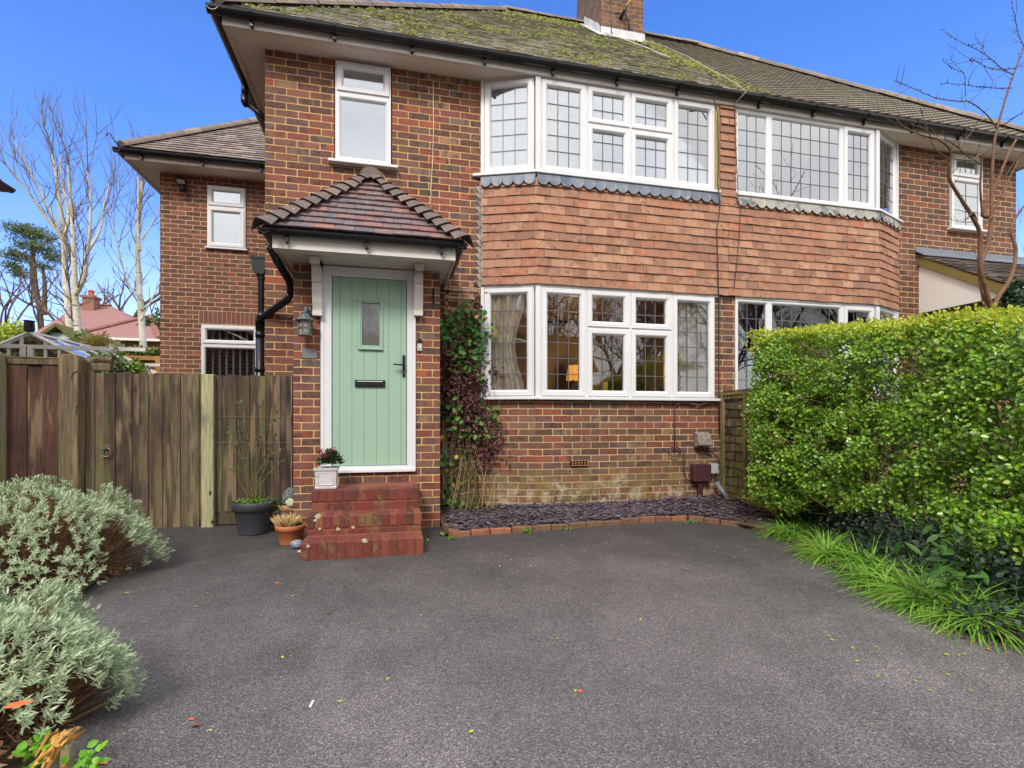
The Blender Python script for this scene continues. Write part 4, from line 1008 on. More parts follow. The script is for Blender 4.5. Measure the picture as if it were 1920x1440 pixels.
for (p, r_) in [(PP(596, 968, y2s-.0), .025), (PP(591, 976, y2s), .014), (PP(634, 992, y2s), .016), (PP(662, 989, y2s), .014), (PP(684, 1014, y1s), .022), (PP(578, 1024, y1s), .014), (PP(600, 992, y2s), .012)]:
    t.blob((p.x, p.y-.001, p.z), r_, .003, r_*.8, rgx.randint(0, 99), .3, 10, 6)
t.build('lichen', surf('pale lichen', [(178,172,140)], rough=1, var=.2), s1)

# ================================================================= GROUND
def gh(x, y):       # gentle fall towards the camera
    return max(0, min(1, (y-4.2)/1.6))*(.035*max(0, min(1, (-x-.6)/1.2)))
def drive_mat():
    t = NT('worn tarmac'); v = t.obj()
    vo = t.n('TexVoronoi', feature='F1'); vo.inputs['Scale'].default_value = 230; t.L(v, vo.inputs['Vector'])
    sc = t.n('SeparateColor'); t.L(vo.outputs['Color'], sc.inputs[0])
    agg = t.ramp(sc.outputs[0], [(0, lin((66,63,65))), (.3, lin((82,79,81))), (.5, lin((92,89,91))), (.68, lin((102,98,99))), (.82, lin((111,107,106))), (.93, lin((124,116,110))), (.98, lin((146,141,136)))], 'LINEAR')
    fine = t.noise(v, 260, 3, .7); agg = vmul(t, agg, t.mr(fine, .25, .75, .76, 1.24))
    big = t.noise(v, .9, 6, .65); agg = vmul(t, agg, t.mr(big, .35, .65, .76, 1.16))
    pat = t.noise(t.scale(v, (1, .45, 1)), 1.7, 3, .5, dist=.8); agg = vmul(t, agg, t.mr(pat, .42, .60, .9, 1.06)); drk = t.noise(v, 34, 2, .5); agg = vmul(t, agg, t.mr(drk, .70, .76, 1., .45))
    mid = t.noise(v, 5, 5, .6); agg = vmul(t, agg, t.mr(mid, .3, .7, .93, 1.07))
    # lighter towards the camera, darker towards the house; moss film near the right-hand border
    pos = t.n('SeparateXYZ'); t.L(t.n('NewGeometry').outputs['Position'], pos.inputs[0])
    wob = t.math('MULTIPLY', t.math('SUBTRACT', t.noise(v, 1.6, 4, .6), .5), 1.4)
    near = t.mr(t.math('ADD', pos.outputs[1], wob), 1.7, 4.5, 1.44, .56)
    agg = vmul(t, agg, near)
    mm = t.math('MULTIPLY', t.mr(t.math('ADD', pos.outputs[0], wob), 2.0, 3.2), t.mr(t.noise(v, 14, 5, .7), .52, .66))
    agg = t.mix(t.math('MULTIPLY', mm, .6), agg, lin((74, 84, 36)))
    t.base(agg); t.rough(t.mr(mid, .3, .7, .62, .85)); t.b.inputs['Specular IOR Level'].default_value = .45
    hgt = t.math('ADD', t.math('MULTIPLY', vo.outputs['Distance'], -1.2), t.math('MULTIPLY', fine, .5)); t.bump(hgt, .55, .006)
    return t.mat
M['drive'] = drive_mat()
M['soil'] = surf('dark garden soil', [(62,50,40),(74,60,46),(52,42,34)], rough=1, var=.35, nscale=30, use_rnd=False, bump=.8, bscale=50)
# garden ground reaching the horizon
t = MB(); G = 400
t.quad((-G, -G, -.03), (G, -G, -.03), (G, G, -.03), (-G, G, -.03)); tag(t.build('ground', surf('garden lawn ground', [(70,84,40),(92,88,56),(60,70,36)], rough=1, var=.3, nscale=3, use_rnd=False, bump=.4)), kind='structure')
t = MB(); xs = np.linspace(-4.2, 5.2, 60); ys = np.linspace(-6, 5.9, 70); nx, ny = 60, 70
vs = [(x, y, gh(x, y)) for y in ys for x in xs]; t.add(vs, [(j*nx+i, j*nx+i+1, (j+1)*nx+i+1, (j+1)*nx+i) for j in range(ny-1) for i in range(nx-1)], .5)
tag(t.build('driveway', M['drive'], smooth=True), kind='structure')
t = MB(); t.quad((-60, -14, -.02), (60, -14, -.02), (60, -6, -.02), (-60, -6, -.02)); tag(t.build('road', M['drive']), kind='structure')

# slate bed in front of the bay
P_ = [PG(848, 1008), PG(920, 1002), PG(1000, 997), PG(1100, 989), PG(1200, 980), PG(1290, 976), PG(1350, 983), PG(1400, 990), PG(1440, 1003)]
front = [Vector((p.x, p.y, 0)) for p in P_]
def frontY(x):
    for a, b in zip(front, front[1:]):
        if a.x <= x <= b.x: return a.y+(b.y-a.y)*(x-a.x)/(b.x-a.x)
    return front[0].y if x < front[0].x else front[-1].y
def wallY(x):
    if x < W0[0]: return D
    if x < W1[0]: return W0[1]+(W1[1]-W0[1])*(x-W0[0])/(W1[0]-W0[0])
    return BY
def bedz(x, y):
    a, b = frontY(x), wallY(x); k = max(0, min(1, (y-a)/max(b-a, .01))); return .045+.085*min(1, k*1.2)+.05*max(0, min(1, (x-2.6)/1.2))*k
x0b = front[0].x-.02
t = MB(); nx, ny = 50, 10; vs = []
for j in range(ny):
    for i in range(nx):
        x = PXR+.0+(4.4-PXR)*i/(nx-1); a, b = frontY(x)+.03, wallY(x)+.05; y = a+(b-a)*j/(ny-1); vs.append((x, y, bedz(x, y)-.02+random.uniform(0, .012)))
t.add(vs, [(j*nx+i, j*nx+i+1, (j+1)*nx+i+1, (j+1)*nx+i) for j in range(ny-1) for i in range(nx-1)], .5)
tag(t.build('bed_soil', M['soil'], smooth=True), kind='structure')
t = MB(); rg = random.Random(12); cnt = 0
while cnt < 4300:
    x = rg.uniform(PXR+.06, 4.0); a, b = frontY(x)+.05, wallY(x)-.01
    if b <= a: continue
    y = rg.uniform(a, b)
    if x < 1.15 and y > D-.5 and rg.random() < .75: continue
    if x > 3.4 and rg.random() < .4: continue
    cnt += 1; z = bedz(x, y)+rg.uniform(-.012, .018); L = rg.uniform(.012, .034); w_ = L*rg.uniform(.45, .9); th = rg.uniform(.002, .006)
    q = Quaternion((0, 0, 1), rg.uniform(0, 6.28)) @ Quaternion((1, 0, 0), rg.gauss(0, .38)); k = rg.randint(5, 6)
    pl_ = [Vector((L*math.cos(6.283*j/k)*rg.uniform(.75, 1.1), w_*math.sin(6.283*j/k)*rg.uniform(.75, 1.1), 0)) for j in range(k)]
    t.prism([q @ p+Vector((x, y, z)) for p in pl_], q @ Vector((0, 0, th)), rg.random())
M['slate'] = surf('plum slate', [(92,78,92),(74,66,80),(104,88,98),(64,58,72),(116,96,98),(84,74,92),(98,94,108),(70,58,66)], rough=.42, var=.25, nscale=30, spec=.5)
tag(t.build('slate_chippings', M['slate']), 'plum slate chippings filling the bed below the bay', kind='stuff')
t = MB(); rg = random.Random(3)
def edgebrick(p, d, L=.2, w_=.06, h=.05):
    d = Vector(d).normalized(); n = Vector((-d.y, d.x, 0)); t.obox(p-n*.0+Vector((0, 0, -.03)), d*L+Vector((0, 0, rg.uniform(-.008, .008))), n*w_, Vector((0, 0, h+.03+rg.uniform(-.008, .006))), rg.random())
for a, b in zip(front, front[1:]):
    L = (b-a).length; n = max(1, round(L/.215)); 
    for i in range(n): edgebrick(a+(b-a)*(i/n+.01), (b-a), L/n-.012)
pl0 = Vector((PXR+.02, PY-.03, 0)); pl1 = front[0]+Vector((-.03, .0, 0)); L = (pl1-pl0).length; d = (pl1-pl0)/L; s = Vector((-d.y, d.x, 0))
for i in range(4): t.obox(pl0+d*(L*i/4)+Vector((0, 0, -.03)), d*(L/4-.012), s*.10, Vector((0, 0, .085+rg.uniform(-.01, .01))), rg.random())
tag(t.build('brick_edging', surf('edging brick', [(134,88,68),(156,102,72),(116,80,66),(108,94,68),(128,76,64)], rough=.9, var=.3, nscale=20, bump=.4, dirt=((120,124,48), .60, 7)), bevel=.006), 'line of mossy red bricks laid flat edging the slate bed', 'edging')

# ================================================================= FENCES
FYY = 5.62
def wood(name, cols, dirt=((112,112,52), .58, 2.0), streak=1):
    t = NT(name); v = t.obj(); a = t.attr(); cols = [lin(c) for c in cols]
    off = t.n('CombineXYZ'); t.L(t.math('MULTIPLY', a, 37.), off.inputs[0]); t.L(t.math('MULTIPLY', a, 11.), off.inputs[2])
    ad = t.n('VectorMath', operation='ADD'); t.L(v, ad.inputs[0]); t.L(off.outputs[0], ad.inputs[1])
    g = t.noise(t.scale(ad.outputs[0], (34, 34, 1.6)), 1.6, 6, .65, dist=.6); g2 = t.noise(t.scale(ad.outputs[0], (9, 9, 1.0)), 1.2, 4, .6)
    c = t.ramp(t.math('FRACT', t.math('MULTIPLY', a, 7.3)), [(i/(len(cols)-1), q) for i, q in enumerate(cols)])
    c = vmul(t, c, t.mr(t.math('FRACT', t.math('MULTIPLY', a, 23.7)), 0, 1, .62, 1.25)); fg = t.noise(t.scale(ad.outputs[0], (90, 90, 3)), 2.0, 4, .6); c = vmul(t, c, t.mr(fg, .3, .7, .72, 1.25)); c = vmul(t, c, t.mr(g, .3, .7, .5, 1.25)); c = t.mix(t.math('MULTIPLY', t.mr(g2, .55, .62), .45), c, lin((160, 138, 104)))
    c = t.mix(t.math('MULTIPLY', t.mr(t.noise(ad.outputs[0], 2.2, 3, .5), .56, .7), .8), c, lin((40, 30, 26)))
    dn = t.noise(t.scale(v, (6, 6, .6)), dirt[2]*.7, 5, .6); c = t.mix(t.math('MULTIPLY', t.mr(dn, dirt[1], dirt[1]+.12), .7), c, lin(dirt[0]))
    kn = t.n('TexVoronoi'); kn.inputs['Scale'].default_value = 1; t.L(t.scale(ad.outputs[0], (6, 6, 3)), kn.inputs['Vector']); c = t.mix(t.mr(kn.outputs['Distance'], .10, .05), c, lin((44, 32, 28)))
    t.base(c); t.rough(.85); t.bump(g, .5, .01); return t.mat
M['fence'] = wood('old fence board', [(78,58,48),(98,80,62),(60,47,42),(114,100,78),(82,62,48),(104,84,66),(66,54,50)], dirt=((104,108,64), .52, 2.0))
M['fence_grey'] = wood('silvered board', [(120,104,94),(136,122,112),(100,84,76),(92,66,52)])
M['gate'] = wood('brown gate board', [(92,62,50),(78,52,44),(104,72,54),(84,58,50)], dirt=((120,116,60), .68, 2.0))
M['post'] = wood('weathered post', [(106,92,68),(94,84,62)], dirt=((120,124,70), .6, 3.0))
M['post_pale'] = wood('pale mossy post', [(160,156,124),(150,146,112)], dirt=((126,132,60), .55, 2.5))
def boards(parent, name, x0, x1, y, z0, z1, w_, m, jag=.008, seed=1, over=.012, **k):
    rg = random.Random(seed); t = MB(); x = x0; i = 0
    while x < x1-.01:
        ww = min(w_*rg.uniform(.8, 1.2), x1-x); dy = .0 if i % 2 else -.013
        e_ = .0035 if i % 2 else -.002; a = [(x+e_, y+dy-.006, z0), (x+ww-e_, y+dy-.002, z0), (x+ww-e_, y+dy+.010, z0), (x+e_, y+dy+.010, z0)]
        zt = z1+rg.uniform(-jag, jag)
        t.add(a+[(p[0], p[1], zt) for p in a], [(0,3,2,1),(4,5,6,7),(0,1,5,4),(1,2,6,5),(2,3,7,6),(3,0,4,7)], rg.random()); x += ww; i += 1
    o = t.build(name, m, parent, bevel=.0015); b = MB(); b.box(x0, x1, y+.011, y+.016, z0+.01, z1-.02); b.build('gap_shade', M['moss_and_shade'], parent); return o  # dark sheet behind the boards stands in for shade in their gaps
def fz(v): return PZ(v, -2.2, FYY)
top = fz(701)
# fence panel next to the porch
fx0, fx1, fx2, fx3, fx4, fx5, fx6 = PX(404, FYY), PX(549, FYY), PX(383, FYY), PX(163, FYY), PX(160, FYY), PX(126, FYY), PX(20, FYY)
fp = empty('wooden_fence', (fx0, FYY, 0), 'weathered featherboard fence panel between the pale post and the porch', 'fence panel')
boards(fp, 'boards', fx0+.0, fx1-.18, FYY, .16, top, .066, M['fence'], seed=4); boards(fp, 'silvered_boards', fx1-.18, fx1-.015, FYY+.002, .12, top, .055, M['fence_grey'], seed=5)
t = MB(); t.box(fx0+.01, fx1-.01, FYY-.012, FYY+.014, .04, .17); t.build('gravel_board', M['post'], fp)
t = MB(); t.box(fx1-.016, fx1-.002, FYY-.02, FYY+.03, .1, top-.0); t.build('edge_batten', M['fence_grey'], fp)
t = MB(); 
for z in (fz(782), fz(832)): t.tube([(fx0+.01, FYY-.028, z+.01), (fx0+.4, FYY-.03, z+.002), (fx1-.02, FYY-.028, z)], .0016, 4)
t.build('training_wire', surf('wire', [(120,112,104)], rough=.5), fp)
def post(x, y, z1, s, m, label, rounded=False):
    t = MB()
    if rounded:
        prof = [(-s/2, 0), (s/2, 0), (s/2, z1-.05), (s*.38, z1-.012), (s*.2, z1), (-s*.2, z1), (-s*.38, z1-.012), (-s/2, z1-.05)]
        t.prism([(x+a, y-s/2, z) for a, z in prof], (0, s, 0))
    else: t.box(x-s/2, x+s/2, y-s/2, y+s/2, 0, z1)
    o = t.build('fence_post', m, None, bevel=.006); tag(o, label, 'fence post', 'posts of the side fence and gate'); return o
post((fx0+fx2)/2, FYY-.02, top+.0, .108, M['post_pale'], 'pale moss-stained post between the ring-handled gate and the fence panel')
o = post((fx4+fx5)/2-.0, FYY-.05, PZ(664, fx5, FYY-.1), .155, M['post'], 'thick round-topped oak coloured post with mortise marks, left of the ring-handled gate', True)
t = MB(); c = PP(145, 707, FYY-.13)
for k in range(10):
    a0, a1 = -.3+2.6*k/10+1.6, -.3+2.6*(k+1)/10+1.6; t.tube([c+Vector((math.cos(a0)*.045, 0, math.sin(a0)*.05)), c+Vector((math.cos(a1)*.045, 0, math.sin(a1)*.05))], .004, 4)
t.build('mortise_mark', M['moss_and_shade'], o); t = MB(); t.prism([(c.x-.012, c.y, c.z-.34), (c.x-.006, c.y, c.z-.34), (c.x-.006, c.y, c.z-.27), (c.x+.04, c.y, c.z-.27), (c.x+.04, c.y, c.z-.262), (c.x-.012, c.y, c.z-.262)], (0, .004, 0)); t.build('mortise_mark', M['moss_and_shade'], o)
post(fx6-.10, FYY-.05, PZ(662, fx6, FYY-.1), .155, M['post_pale'], 'wide greenish post at the left edge of the photo')
ga = empty('garden_gate', (fx3, FYY, 0), 'vertical boarded wooden gate with an iron ring handle', 'gate', 'side gates')
boards(ga, 'boards', fx3, fx2-.005, FYY, .03, top+.006, .074, M['fence'], seed=8, jag=.012)
t = MB(); t.box(fx3, fx2-.01, FYY+.018, FYY+.06, .3, .4); t.box(fx3, fx2-.01, FYY+.018, FYY+.06, 1.15, 1.25); t.build('ledge', M['gate'], ga)
c = PP(198, 848, FYY-.04); t = MB()
t.tube([c+Vector((.042*math.sin(a), -.0, .042*math.cos(a)-.0)) for a in [2*math.pi*k/18 for k in range(19)]], .0055, 6, cap=False); t.tube([c+Vector((.0, .03, .05)), c+Vector((.0, -.008, .048))], .012, 8); t.box(c.x-.016, c.x+.022, FYY-.02, FYY-.008, c.z+.025, c.z+.072)
t.build('ring_handle', surf('grey iron', [(110,112,110)], rough=.5, metal=.5), ga)
gb = empty('garden_gate', (fx6, FYY, 0), 'dark brown boarded gate with a pale top rail at the far left, behind the lavender', 'gate', 'side gates')
t2z = PZ(684, (fx6+fx5)/2, FYY)
boards(gb, 'boards', fx6-.02, fx5+.0, FYY, .03, t2z, .145, M['gate'], seed=10, jag=0)
t = MB(); t.box(fx6-.02, fx5, FYY-.03, FYY+.04, t2z, t2z+.055); t.box(fx6-.03, fx5, FYY-.034, FYY+.045, t2z+.055, t2z+.07); t.build('top_rail', M['post'], gb, bevel=.004)
t = MB(); t.box(fx3-.03, fx3+.16, FYY+.06, FYY+.13, top+.03, top+.10); t.tube([(fx3-.02, FYY+.1, top+.11), (fx3+.02, FYY+.1, top+.14), (fx3+.16, FYY+.1, top+.13)], .03, 8); tag(t.build('offcut_timber', M['post']), 'short grey timber offcut resting behind the gate top', 'timber')

# overlap fence along the party line
of = empty('wooden_fence', (3.84, 5.0, 0), 'dark overlap fence panel with pale battens between slate bed and hedge', 'fence panel')
A = Vector((3.88, 5.45, 0)); B = Vector((3.88, 3.5, 0)); dd = (B-A).normalized(); nn = Vector((-1, 0, 0)); ztop = 1.37
M['overlap'] = wood('overlap fence board', [(88,74,52),(70,58,46),(98,84,54),(60,50,44)], dirt=((122,120,60), .5, 3.0))
t = MB(); z = .22; i = 0
while z < ztop-.03:
    L = (B-A).length; nseg = 24; vs = []
    for k in range(nseg+1):
        p = A+dd*(L*k/nseg); wv = .008*math.sin(k*.9+i*2)+random.uniform(-.003, .003)
        vs += [p+nn*.022+Vector((0, 0, z+wv)), p+nn*.006+Vector((0, 0, z+.125))]
    t.add(vs, [(2*k, 2*k+2, 2*k+3, 2*k+1) for k in range(nseg)], random.random()); z += .098; i += 1
t.box(3.88, 3.892, 3.5, 5.45, .2, ztop-.01); t.build('boards', M['overlap'], of)
t = MB()
for y in (5.42, 5.02, 4.62, 4.20, 3.8): t.box(3.835, 3.865, y-.022, y+.022, .2, ztop)
t.box(3.832, 3.91, 3.5, 5.45, ztop-.002, ztop+.022); t.box(3.845, 3.88, 3.5, 5.45, ztop-.05, ztop-.003); t.build('battens', wood('mossy batten', [(132,122,76),(120,112,68)], dirt=((128,132,56), .5, 4)), of)
t = MB(); t.box(3.845, 3.89, 3.5, 5.44, .06, .215); t.build('gravel_board', wood('wet board', [(150,116,56),(120,88,44)]), of)

# ================================================================= meters and pipes
def wp(u, v, off=0): return PP(u, v, BY-.012-off)
a, b = wp(1294, 870), wp(1326, 901)
t = MB(); t.box(a.x, b.x, BY-.10, BY-.0, b.z, a.z); o = t.build('meter_box', surf('maroon plastic', [(74,42,48)], rough=.5, var=.08), None, bevel=.008, seg=2); tag(o, 'maroon plastic meter box on the brick below the bay window', 'meter box')
m_ = (a.x+b.x)/2; t = MB(); t.box(m_-.03, m_+.028, BY-.065, BY-.013, .10, b.z-.001); t.build('conduit', surf('maroon conduit', [(70,44,46)], rough=.5), o, bevel=.006)
a, b = wp(1328, 869), wp(1342, 887); t = MB(); t.box(a.x, b.x, BY-.07, BY-.0, b.z, a.z); o = t.build('junction_box', surf('pale grey plastic', [(172,180,190)], rough=.4, var=.03), None, bevel=.008, seg=2); tag(o, 'small pale grey junction box beside the maroon meter box', 'junction box')
t = MB(); m2 = (a.x+b.x)/2; e1 = wp(1343, 908, .06); e2 = wp(1364, 931, .2); pp = wp(1331, 905, .03)
t.tube([(m2-.02, BY-.05, b.z), (m2, BY-.05, b.z-.06), e1+Vector((-.01, 0, .0))], .006, 6); t.tube([(m2+.03, BY-.05, b.z), (m2+.06, BY-.05, b.z-.07), e1+Vector((.01, 0, 0))], .006, 6)
t.tube([wp(1312, 835, .05), wp(1320, 845, .02), wp(1338, 850, .02), wp(1348, 862, .02), wp(1353, 878, .02), wp(1349, 892, .03), wp(1342, 890, .05)], .006, 6)
t.build('supply_cable', M['iron'], o, smooth=True)
t = MB(); t.tube([e1+Vector((0, 0, .02)), e2+Vector((0, 0, -.02))], .026, 12); t.build('conduit', surf('grey pipe', [(120,126,134)], rough=.5), o, smooth=True)
a, b = wp(1301, 810), wp(1326, 834); t = MB(); w_ = b.x-a.x
t.prism([(a.x, BY-.013, a.z), (a.x, BY-.03, a.z), (a.x, BY-.07, a.z-.03), (a.x, BY-.12, b.z+.02), (a.x, BY-.12, b.z), (a.x, BY-.013, b.z-.02)], (w_, 0, 0))
tag(t.build('vent_cowl', surf('weathered brown metal', [(112,96,90),(150,138,130)], rough=.6, var=.35, nscale=30, use_rnd=False)), 'weathered brown vent cowl on the brick under the bay window', 'vent cowl')
t = MB(); t.tube([wp(1266, 750, .0), wp(1265, 780), wp(1265, 850, .01)], .007, 6); t.build('cable', surf('dark cable loop b', [(60,46,46)], rough=.6), LH, smooth=True); t = MB(); t.tube([wp(1268, 758, .01), wp(1285, 754, .02), wp(1310, 760, .02), wp(1340, 752, .02)], .006, 6)
t.build('cable', surf('purple cable', [(112,96,104)], rough=.6), LH, smooth=True); t = MB(); t.tube([wp(1265+math.cos(k)*11, 847+math.sin(k)*9, .02) for k in np.linspace(2, 8.2, 16)], .006, 6); t.tube([wp(1274, 840, .02), wp(1283, 852, .02), wp(1282, 880, .02), wp(1286, 896, .02), wp(1294, 903, .02)], .006, 6)
t.build('cable', surf('dark cable loop', [(60,46,46)], rough=.6), LH, smooth=True)

# ================================================================= POTS
M['anthracite'] = surf('anthracite plastic', [(66,68,76)], rough=.55, var=.1, nscale=8)
M['terra'] = surf('terracotta', [(186,112,70)], rough=.8, var=.14, nscale=8, bump=.15, dirt=((208,170,138), .6, 9))
M['terra2'] = surf('pale terracotta', [(196,146,112)], rough=.85, var=.14, nscale=8, dirt=((214,190,168), .55, 9))
M['potsoil'] = M['soil']
def leafmat(name, cols, rough=.45, transl=.25, spec=.4): return surf(name, cols, rough=rough, var=.18, nscale=25, transl=transl, spec=spec)
M['rose'] = leafmat('rose leaf', [(62,98,58),(84,120,66),(52,84,60),(100,128,72)])
M['rosestem'] = surf('green stem', [(96,100,52),(112,104,60)], rough=.6)
M['groundgreen'] = leafmat('low green leaf', [(88,132,44),(110,150,56),(66,112,40),(128,158,70)])
pX = lambda u, v: PG(u, v)
# large planter
c = PG(469, 1003, .02); c = Vector((c.x, c.y+.12, gh(c.x, c.y+.1))); pt = empty('planter', c, 'large round anthracite planter with a rose bush, by the fence', 'planter')
t = MB(); R = .175; hgt = .30
t.lathe([(0, 0), (R*.72, 0), (R*.74, .01), (R*.93, hgt*.72), (R*.95, hgt*.73), (R*1.02, hgt*.74), (R*1.05, hgt*.98), (R*1.03, hgt), (R*.97, hgt), (R*.93, hgt*.9)], c, 36); t.build('pot', M['anthracite'], pt, smooth=True)
t = MB(); t.lathe([(R*.95, hgt*.9), (0, hgt*.93)], c, 24); t.build('compost', M['soil'], pt)
rb = empty('rose_bush', c+Vector((0, 0, hgt*.9)), 'sparse leggy rose bush growing in the anthracite planter', 'plant')
t = MB(); rg = random.Random(21); tips = []
paths = [[(468, 935), (462, 880), (452, 832), (447, 790)], [(470, 935), (478, 880), (492, 820), (512, 795), (520, 765)], [(472, 935), (482, 890), (505, 852), (530, 845)], [(466, 935), (455, 870), (440, 815), (430, 808)], [(470, 935), (474, 860), (486, 812), (490, 765)], [(467, 935), (448, 900), (446, 870)], [(474, 930), (500, 890), (538, 858)], [(469, 935), (470, 850), (458, 800), (448, 765)], [(471, 935), (485, 905), (500, 870), (512, 825), (528, 785)]]
for P in paths:
    dy = rg.uniform(-.10, .06); pts = []
    for i, (u, v) in enumerate(P):
        p = PP(u, v, c.y+dy*(i/len(P))); p.x = p.x; pts.append(p)
    pts[0] = Vector((c.x+rg.uniform(-.03, .03), c.y+rg.uniform(-.02, .02), c.z+hgt*.9))
    fine = []
    for a, b in zip(pts, pts[1:]):
        for k in range(4): fine.append(a.lerp(b, k/4)+Vector((rg.uniform(-1, 1), rg.uniform(-1, 1), rg.uniform(-1, 1)))*.006)
    fine.append(pts[-1]); t.tube(fine, [.0055*(1-.6*i/len(fine)) for i in range(len(fine))], 5); tips += fine[5:]
    for k in range(3):
        a = rg.choice(fine[4:]); e = a+Vector((rg.uniform(-.12, .12), rg.uniform(-.06, .06), rg.uniform(.02, .12))); t.tube([a, (a+e)/2+Vector((0, 0, .01)), e], .0022, 4); tips.append(e)
t.build('stems', M['rosestem'], rb, smooth=True)
P = []; 
for p in tips:
    if rg.random() < .45:
        for k in range(rg.randint(2, 5)): P.append((p.x+rg.uniform(-.018, .018), p.y+rg.uniform(-.018, .018), p.z+rg.uniform(-.012, .012)))
P = np.array(P); Dn = RNG.normal(size=P.shape); Dn[:, 2] *= .5; V, Fc, r = leaves(P, Dn, RNG.normal(size=P.shape)*.5+np.array([0, -.3, 1]), RNG.uniform(.022, .036, len(P)), .02); bulk('foliage', V, Fc, r, M['rose'], rb)
P = np.array([c+Vector((rg.gauss(0, .07), rg.gauss(-.02, .07), hgt*.93+rg.uniform(0, .04))) for _ in range(320)]); Dn = RNG.normal(size=P.shape)+np.array([0, 0, .5]); V, Fc, r = leaves(P, Dn, np.array([0, -.2, 1.])+RNG.normal(size=P.shape)*.3, RNG.uniform(.015, .03, len(P)), .016)
pl = bulk('low_weeds', V, Fc, r, M['groundgreen'], None); tag(pl, 'low bright green seedlings covering the soil of the anthracite planter', 'plant')

# tall pale terracotta pot behind
def potround(name, c, R, h, m, label, taper=.72, rim=.22):
    o = empty(name, c, label, 'flower pot', 'terracotta pots beside the steps'); t = MB()
    t.lathe([(0, 0), (R*taper, 0), (R*taper+.003, .008), (R*.93, h*(1-rim)), (R*.99, h*(1-rim)+.003), (R*1.02, h*.98), (R, h), (R*.92, h), (R*.9, h*.88)], c, 36); t.build('pot', m, o, smooth=True)
    t = MB(); t.lathe([(R*.92, h*.88), (0, h*.9)], c, 20); t.build('compost', M['soil'], o); return o
q = PG(536, 1000); c2 = Vector((q.x+.02, q.y+.12, 0)); potround('terracotta_pot', c2, .115, .26, M['terra2'], 'tall pale terracotta pot behind the heather bowl, with silver foliage and a white flower', .62)
q = PG(542, 1022); c3 = Vector((q.x, q.y+.06, 0)); potround('terracotta_pot', c3, .122, .165, M['terra'], 'wide orange terracotta pot of dried heather beside the bottom step', .68, .26)
def cloud(c, n, rx, ry, rz, hemi=True):
    a = unit(RNG.normal(size=(n, 3))); 
    if hemi: a[:, 2] = np.abs(a[:, 2])
    return np.array(c)+a*np.array([rx, ry, rz])*(RNG.random((n, 1))**.35), a
P, a = cloud(c2+Vector((.03, .02, .27)), 1300, .10, .09, .15); V, Fc, r = blades(P, a+RNG.normal(size=a.shape)*.5, RNG.normal(size=a.shape), RNG.uniform(.02, .035, len(P)), .005, .3)
tag(bulk('silver_bush', V, Fc, r, leafmat('silver foliage', [(168,176,178),(196,202,200),(140,150,152)], .7)), 'fine silver-leaved plant in the pale terracotta pot', 'plant')
P, a = cloud(c2+Vector((-.07, -.02, .2)), 420, .13, .10, .10); V, Fc, r = leaves(P, a+np.array([-.3, 0, 0]), a+np.array([0, 0, .5]), RNG.uniform(.02, .035, len(P)), .024)
P2 = np.array([[c2.x-.18-.05*random.random()-.07*k/40, c2.y-.1, .24-.17*k/40+random.gauss(0, .012)] for k in range(40)]); V2, F2, r2 = leaves(P2, RNG.normal(size=P2.shape), RNG.normal(size=P2.shape)+np.array([0, -1, .5]), .028, .024)
V, Fc, r, m = join([(V, Fc, r), (V2, F2, r2)]); tag(bulk('ivy_plant', V, Fc, r, leafmat('variegated leaf', [(84,124,60),(120,152,84),(64,102,52),(150,172,120)])), 'trailing green ivy spilling from the pale terracotta pot towards the planter', 'plant')
t = MB(); cc = c2+Vector((.02, -.12, .29))
for k in range(6):
    a = k*1.05; p = cc+Vector((math.cos(a)*.018, -.005, math.sin(a)*.016)); t.blob(p, .026, .010, .026, k, .1, 8, 6)
fl_ = t.build('pansy_flower', surf('white petal', [(226,230,196)], rough=.7, transl=.3), None, smooth=True); tag(fl_, 'white flower in the pale terracotta pot below the silver foliage', 'flower')
P, a = cloud(c2+Vector((.06, -.05, .24)), 260, .07, .06, .06); V, Fc, r = leaves(P, a, a+np.array([0, 0, .5]), .035, .022); tag(bulk('pansy_leaves', V, Fc, r, M['groundgreen']), 'bright green leaves around the white flower', 'plant')
P, a = cloud(c3+Vector((-.03, 0, .14)), 420, .08, .07, .03); n_ = len(P); dr = a*np.array([.7, .7, .3])+np.array([0, 0, .9]); V, Fc, r = blades(P, dr, RNG.normal(size=a.shape), RNG.uniform(.07, .12, n_), .009, .1)
ht = empty('heather', c3+Vector((0, 0, .14)), 'dried straw-coloured heather in the orange terracotta pot', 'plant'); bulk('flower_spikes', V, Fc, r, surf('straw heather', [(206,178,122),(222,196,146),(188,156,104)], rough=.9, var=.2), ht)
P, a = cloud(c3+Vector((-.03, 0, .13)), 420, .08, .07, .06); V, Fc, r = blades(P, a+np.array([0, 0, .8]), RNG.normal(size=a.shape), .03, .004, .1); bulk('foliage', V, Fc, r, surf('dark heather leaf', [(62,54,40),(84,86,50)], rough=.9), ht)
P, a = cloud(c3+Vector((.07, 0, .15)), 70, .03, .03, .02); V, Fc, r = leaves(P, a, a+np.array([0, 0, 1]), .02, .014); tag(bulk('seedling', V, Fc, r, M['groundgreen']), 'small green seedling beside the heather in the orange pot', 'plant')
q = PG(556, 1030); t = MB(); t.blob((q.x, q.y+.03, .035), .058, .045, .038, 8, .12, 12, 8); tag(t.build('stone', surf('blue-grey stone', [(116,118,136),(150,150,162)], rough=.4, var=.3, nscale=18, use_rnd=False), smooth=True), 'smooth blue-grey stone beside the bottom step', 'stone')
q = PG(562, 1038); t = MB(); t.blob((q.x+.01, q.y+.01, .014), .028, .02, .016, 4, .25, 9, 6); tag(t.build('shell', surf('shell', [(190,160,138)], rough=.5), smooth=True), 'small pinkish shell lying in front of the grey stone', 'shell')
